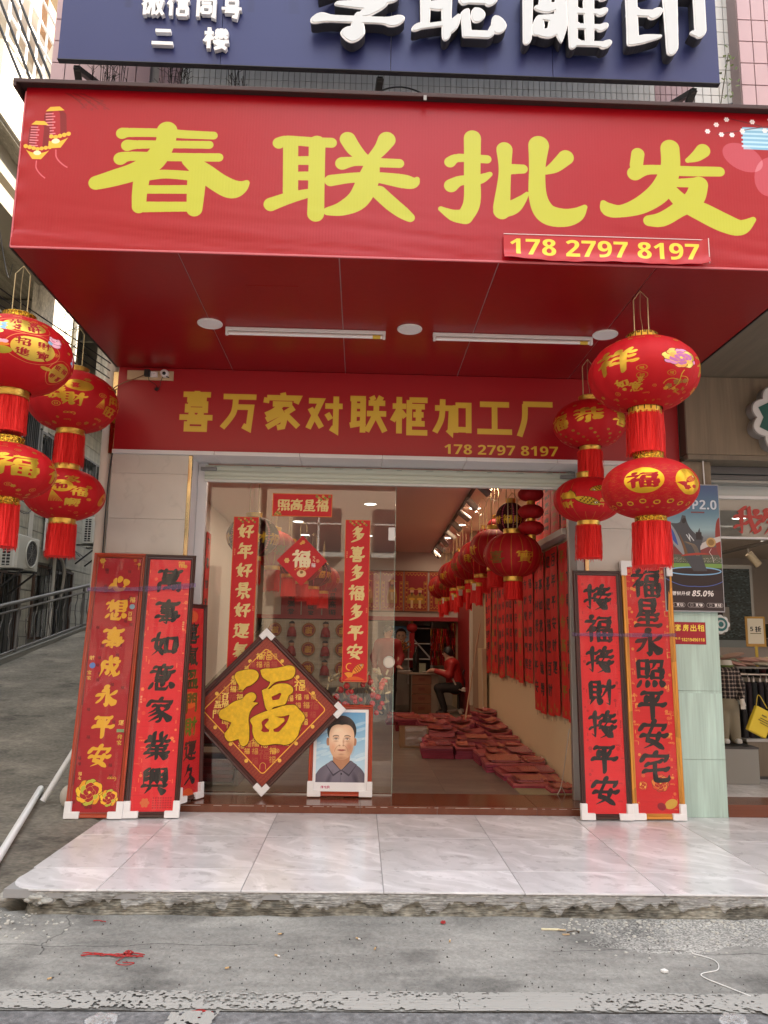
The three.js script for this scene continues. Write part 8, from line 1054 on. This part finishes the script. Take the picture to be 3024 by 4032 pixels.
  const gv = thing('green_vest', 'green padded vest hung behind the mannequin', 'vest', [3.83, .78, -1.62]); mesh('vest', body([[[0, .36, 0], [0, .02, 0], .1, .13], [[.09, .36, 0], [-.09, .36, 0], .07, .07]], [-.35, -.2, -.35], [.35, .6, .35], 36, .04), flat(.09, .14, .03, .85), gv); mesh('sleeve', rod([.13, .3, 0], [.17, .02, .02], .035), flat(.4, .4, .36, .8), gv); mesh('hanger_hook', new THREE.TorusGeometry(.025, .004, 6, 16, 4).translate(-.05, .46, .02), steelMat, gv);
  const bg = thing('yellow_bag', 'yellow paper bag hanging at the right edge of the clothes shop entrance', 'bag', [3.66, .72, -.55], .1); const bs = rbox(.19, .24, .05, .012).rotateZ(-.45); mesh('bag', bs, flat(.62, .45, .02, .6), bg); mesh('bag_print', [box(.05, .012, .002, .0, .06, .031), box(.1, .008, .002, .02, .03, .031), box(.12, .008, .002, .02, .01, .031), box(.09, .006, .002, .03, -.01, .031)].map((g) => g.rotateZ(-.45)), flat(.16, .12, .02, .7), bg); mesh('handle', tube([[-.03, .14, 0], [0, .24, 0], [.08, .12, 0]], .004), flat(.5, .36, .03, .6), bg);
  const ph = thing('plinth', 'grey plinth under the mannequin by the pale green pillar', 'plinth', [3.75, .06, -1.45]); mesh('plinth', rbox(.42, .34, .5, .006, 0, .17, 0), flat(.26, .26, .24, .5), ph); mesh('top', rbox(.43, .02, .51, .004, 0, .345, 0), flat(.05, .05, .05, .4), ph);
  const lc = thing('low_cabinet', 'low pale wood cabinet under the hanging trousers', 'cabinet', [4.6, .06, -1.7]); mesh('door', metric(rbox(1.2, .34, .4, .006, 0, .2, 0), 1), wood2, lc); mesh('top', rbox(1.22, .03, .42, .004, 0, .385, 0), flat(.4, .4, .38, .5), lc); mesh('plinth_strip', box(1.18, .03, .38, 0, .015, 0), flat(.05, .05, .05, .6), lc);
}

// ---------------------------------------------------------------- litter on the ground
{
  const gy = (x, z) => (z > 2.97 ? -.178 : groundH(x, z)) + .004, red = flat(.36, .02, .02, .8);
  const thread = (label, cx, cz, n, w, d, loops) => { const t = thing('red_thread', label, 'thread'); for (let k = 0; k < n; k++) { const p = []; const ph = rr(0, 6), q = loops ? rr(.5, 1) : 1; for (let i = 0; i <= 22; i++) { const u = i / 22, a = u * 6.28 * (loops ? 1.3 : .6) + ph; const x = cx + (loops ? Math.cos(a) * w * .5 * q : (u - .5) * w * rr(.97, 1.03)), z = cz + (loops ? Math.sin(a) * d * .5 * q : Math.sin(a) * d * .3) + rr(-.004, .004); p.push([x, gy(x, z) + .003 + .004 * hash(i, k, 3), z]); } mesh('thread', tube(p, .0022, 60, 5), red, t); } return t; };
  const a = thread('tangle of red thread lying on the concrete at the left', -1.18, 2.47, 5, .30, .05, false); mesh('thread', tube([[-1.12, gy(-1.12, 2.5) + .004, 2.48], [-1.14, gy(-1.14, 2.55) + .004, 2.55], [-1.08, gy(-1.08, 2.58) + .004, 2.58], [-1.05, gy(-1.05, 2.56) + .004, 2.56], [-1.11, gy(-1.11, 2.54) + .004, 2.545]], .0022, 40), red, a); mesh('knot', [...Array(5)].map((_, i) => new THREE.TorusGeometry(.011, .003, 6, 14).rotateX(1.2 + i).rotateY(i).translate(-1.12 + i * .006, gy(-1.1, 2.46) + .008, 2.455)), red, a);
  thread('loop of red thread lying on the worn white road line', -.64, 3.03, 4, .12, .06, true); thread('tiny curl of red thread near the middle of the kerb', .49, 2.06, 2, .03, .03, true); thread('short red twig of thread below the left end of the kerb', -1.38, 2.06, 1, .07, .02, false);
  const paper = flat(.68, .62, .42, .8), butts = [[-1.39, 2.72, .7], [-.38, 2.46, -.6], [-.60, 2.60, .5], [.02, 2.27, -.8], [.11, 2.39, 1.3], [.5, 2.3, 1.4], [-.39, 2.2, .2]];
  butts.forEach(([x, z, r], i) => { const t = thing('cigarette_butt', 'cigarette butt on the concrete, ' + ['far left by the white line', 'left of the middle', 'with burnt end near the white line', 'in the middle', 'in the middle with a white tip', 'right of the middle', 'small pale one under the kerb'][i], 'cigarette butt', [x, gy(x, z) + .005, z], r); mesh('filter', cyl(.004, .004, .018, 0, 0, 0, 10).rotateZ(1.5708), flat(.5, .33, .16, .8), t); mesh('paper_end', cyl(.004, .0035, .012, 0, 0, 0, 10).rotateZ(1.5708).translate(.015, 0, 0), i % 2 ? flat(.7, .7, .68, .8) : flat(.1, .09, .08, .9), t); });
  const w1 = thing('wood_scrap', 'yellowish splintered wood scrap on the concrete right of the middle', 'scrap', [1.07, gy(1.07, 2.12), 2.12], -.1); mesh('splinter', rbox(.1, .007, .016, .002).rotateY(.05), paper, w1); mesh('splinter', rbox(.04, .006, .012, .002).translate(.06, .002, .006), flat(.5, .4, .25, .8), w1);
  const w2 = thing('cardboard_scrap', 'small tan cardboard scrap with dark fibres beside the wood scrap', 'scrap', [1.14, gy(1.14, 2.18), 2.175], .1); mesh('card', rbox(.04, .004, .016, .001), flat(.42, .3, .17, .8), w2); mesh('fibres', tube([[.01, .006, -.01], [.05, .01, -.016], [.08, .006, -.012], [.07, .005, -.004]], .003, 20), flat(.07, .05, .03, .9), w2);
  const pb = thing('paper_scrap', 'small ribbed white scrap on the concrete at the right', 'scrap', [1.5, gy(1.5, 2.62) + .004, 2.62], .4); for (let i = 0; i < 3; i++) mesh('rib', rbox(.008, .012, .026, .002, -.009 + i * .009, .002, 0), flat(.75, .75, .73, .6), pb);
  const wr = thing('white_string', 'thin white string curling on the concrete at the far right', 'string'); mesh('string', tube([[1.72, gy(1.72, 2.42), 2.42], [1.80, gy(1.8, 2.5), 2.5], [1.77, gy(1.77, 2.6), 2.6], [1.66, gy(1.66, 2.66), 2.66], [1.74, -.16, 2.78], [1.8, -.162, 2.86]], .0025, 50), flat(.7, .7, .68, .6), wr);
  for (const [x, z, s] of [[-1.02, 3.10, 'at the bottom left'], [1.62, 3.08, 'at the bottom right']]) { const t = thing('plastic_scrap', 'crumpled clear plastic scrap on the asphalt ' + s, 'scrap', [x, -.165, z]); const g = new THREE.IcosahedronGeometry(.05, 3), p = g.attributes.position; for (let i = 0; i < p.count; i++) { const k = .6 + .7 * vn(p.getX(i) * 60, p.getZ(i) * 60 + p.getY(i) * 40, 0, 5); p.setXYZ(i, p.getX(i) * k * 1.2, p.getY(i) * k * .4, p.getZ(i) * k); } g.computeVertexNormals(); mesh('film', g, phy({ color: lin(.9, .9, .9), roughness: .15, transmission: .85, thickness: 0 }), t); }
  const bits = []; for (let i = 0; i < 260; i++) { const x = rr(-1.7, 2.4), z = rr(2.02, 2.85); bits.push(new THREE.IcosahedronGeometry(rr(.0015, .0045), 0).translate(x, gy(x, z), z)); } tag(mesh('grit', bits, flat(.08, .075, .07, .95)), 'scattered dark grit and crumbs on the concrete apron', 'grit', null, 'stuff');
}
renderer.render(scene, camera);
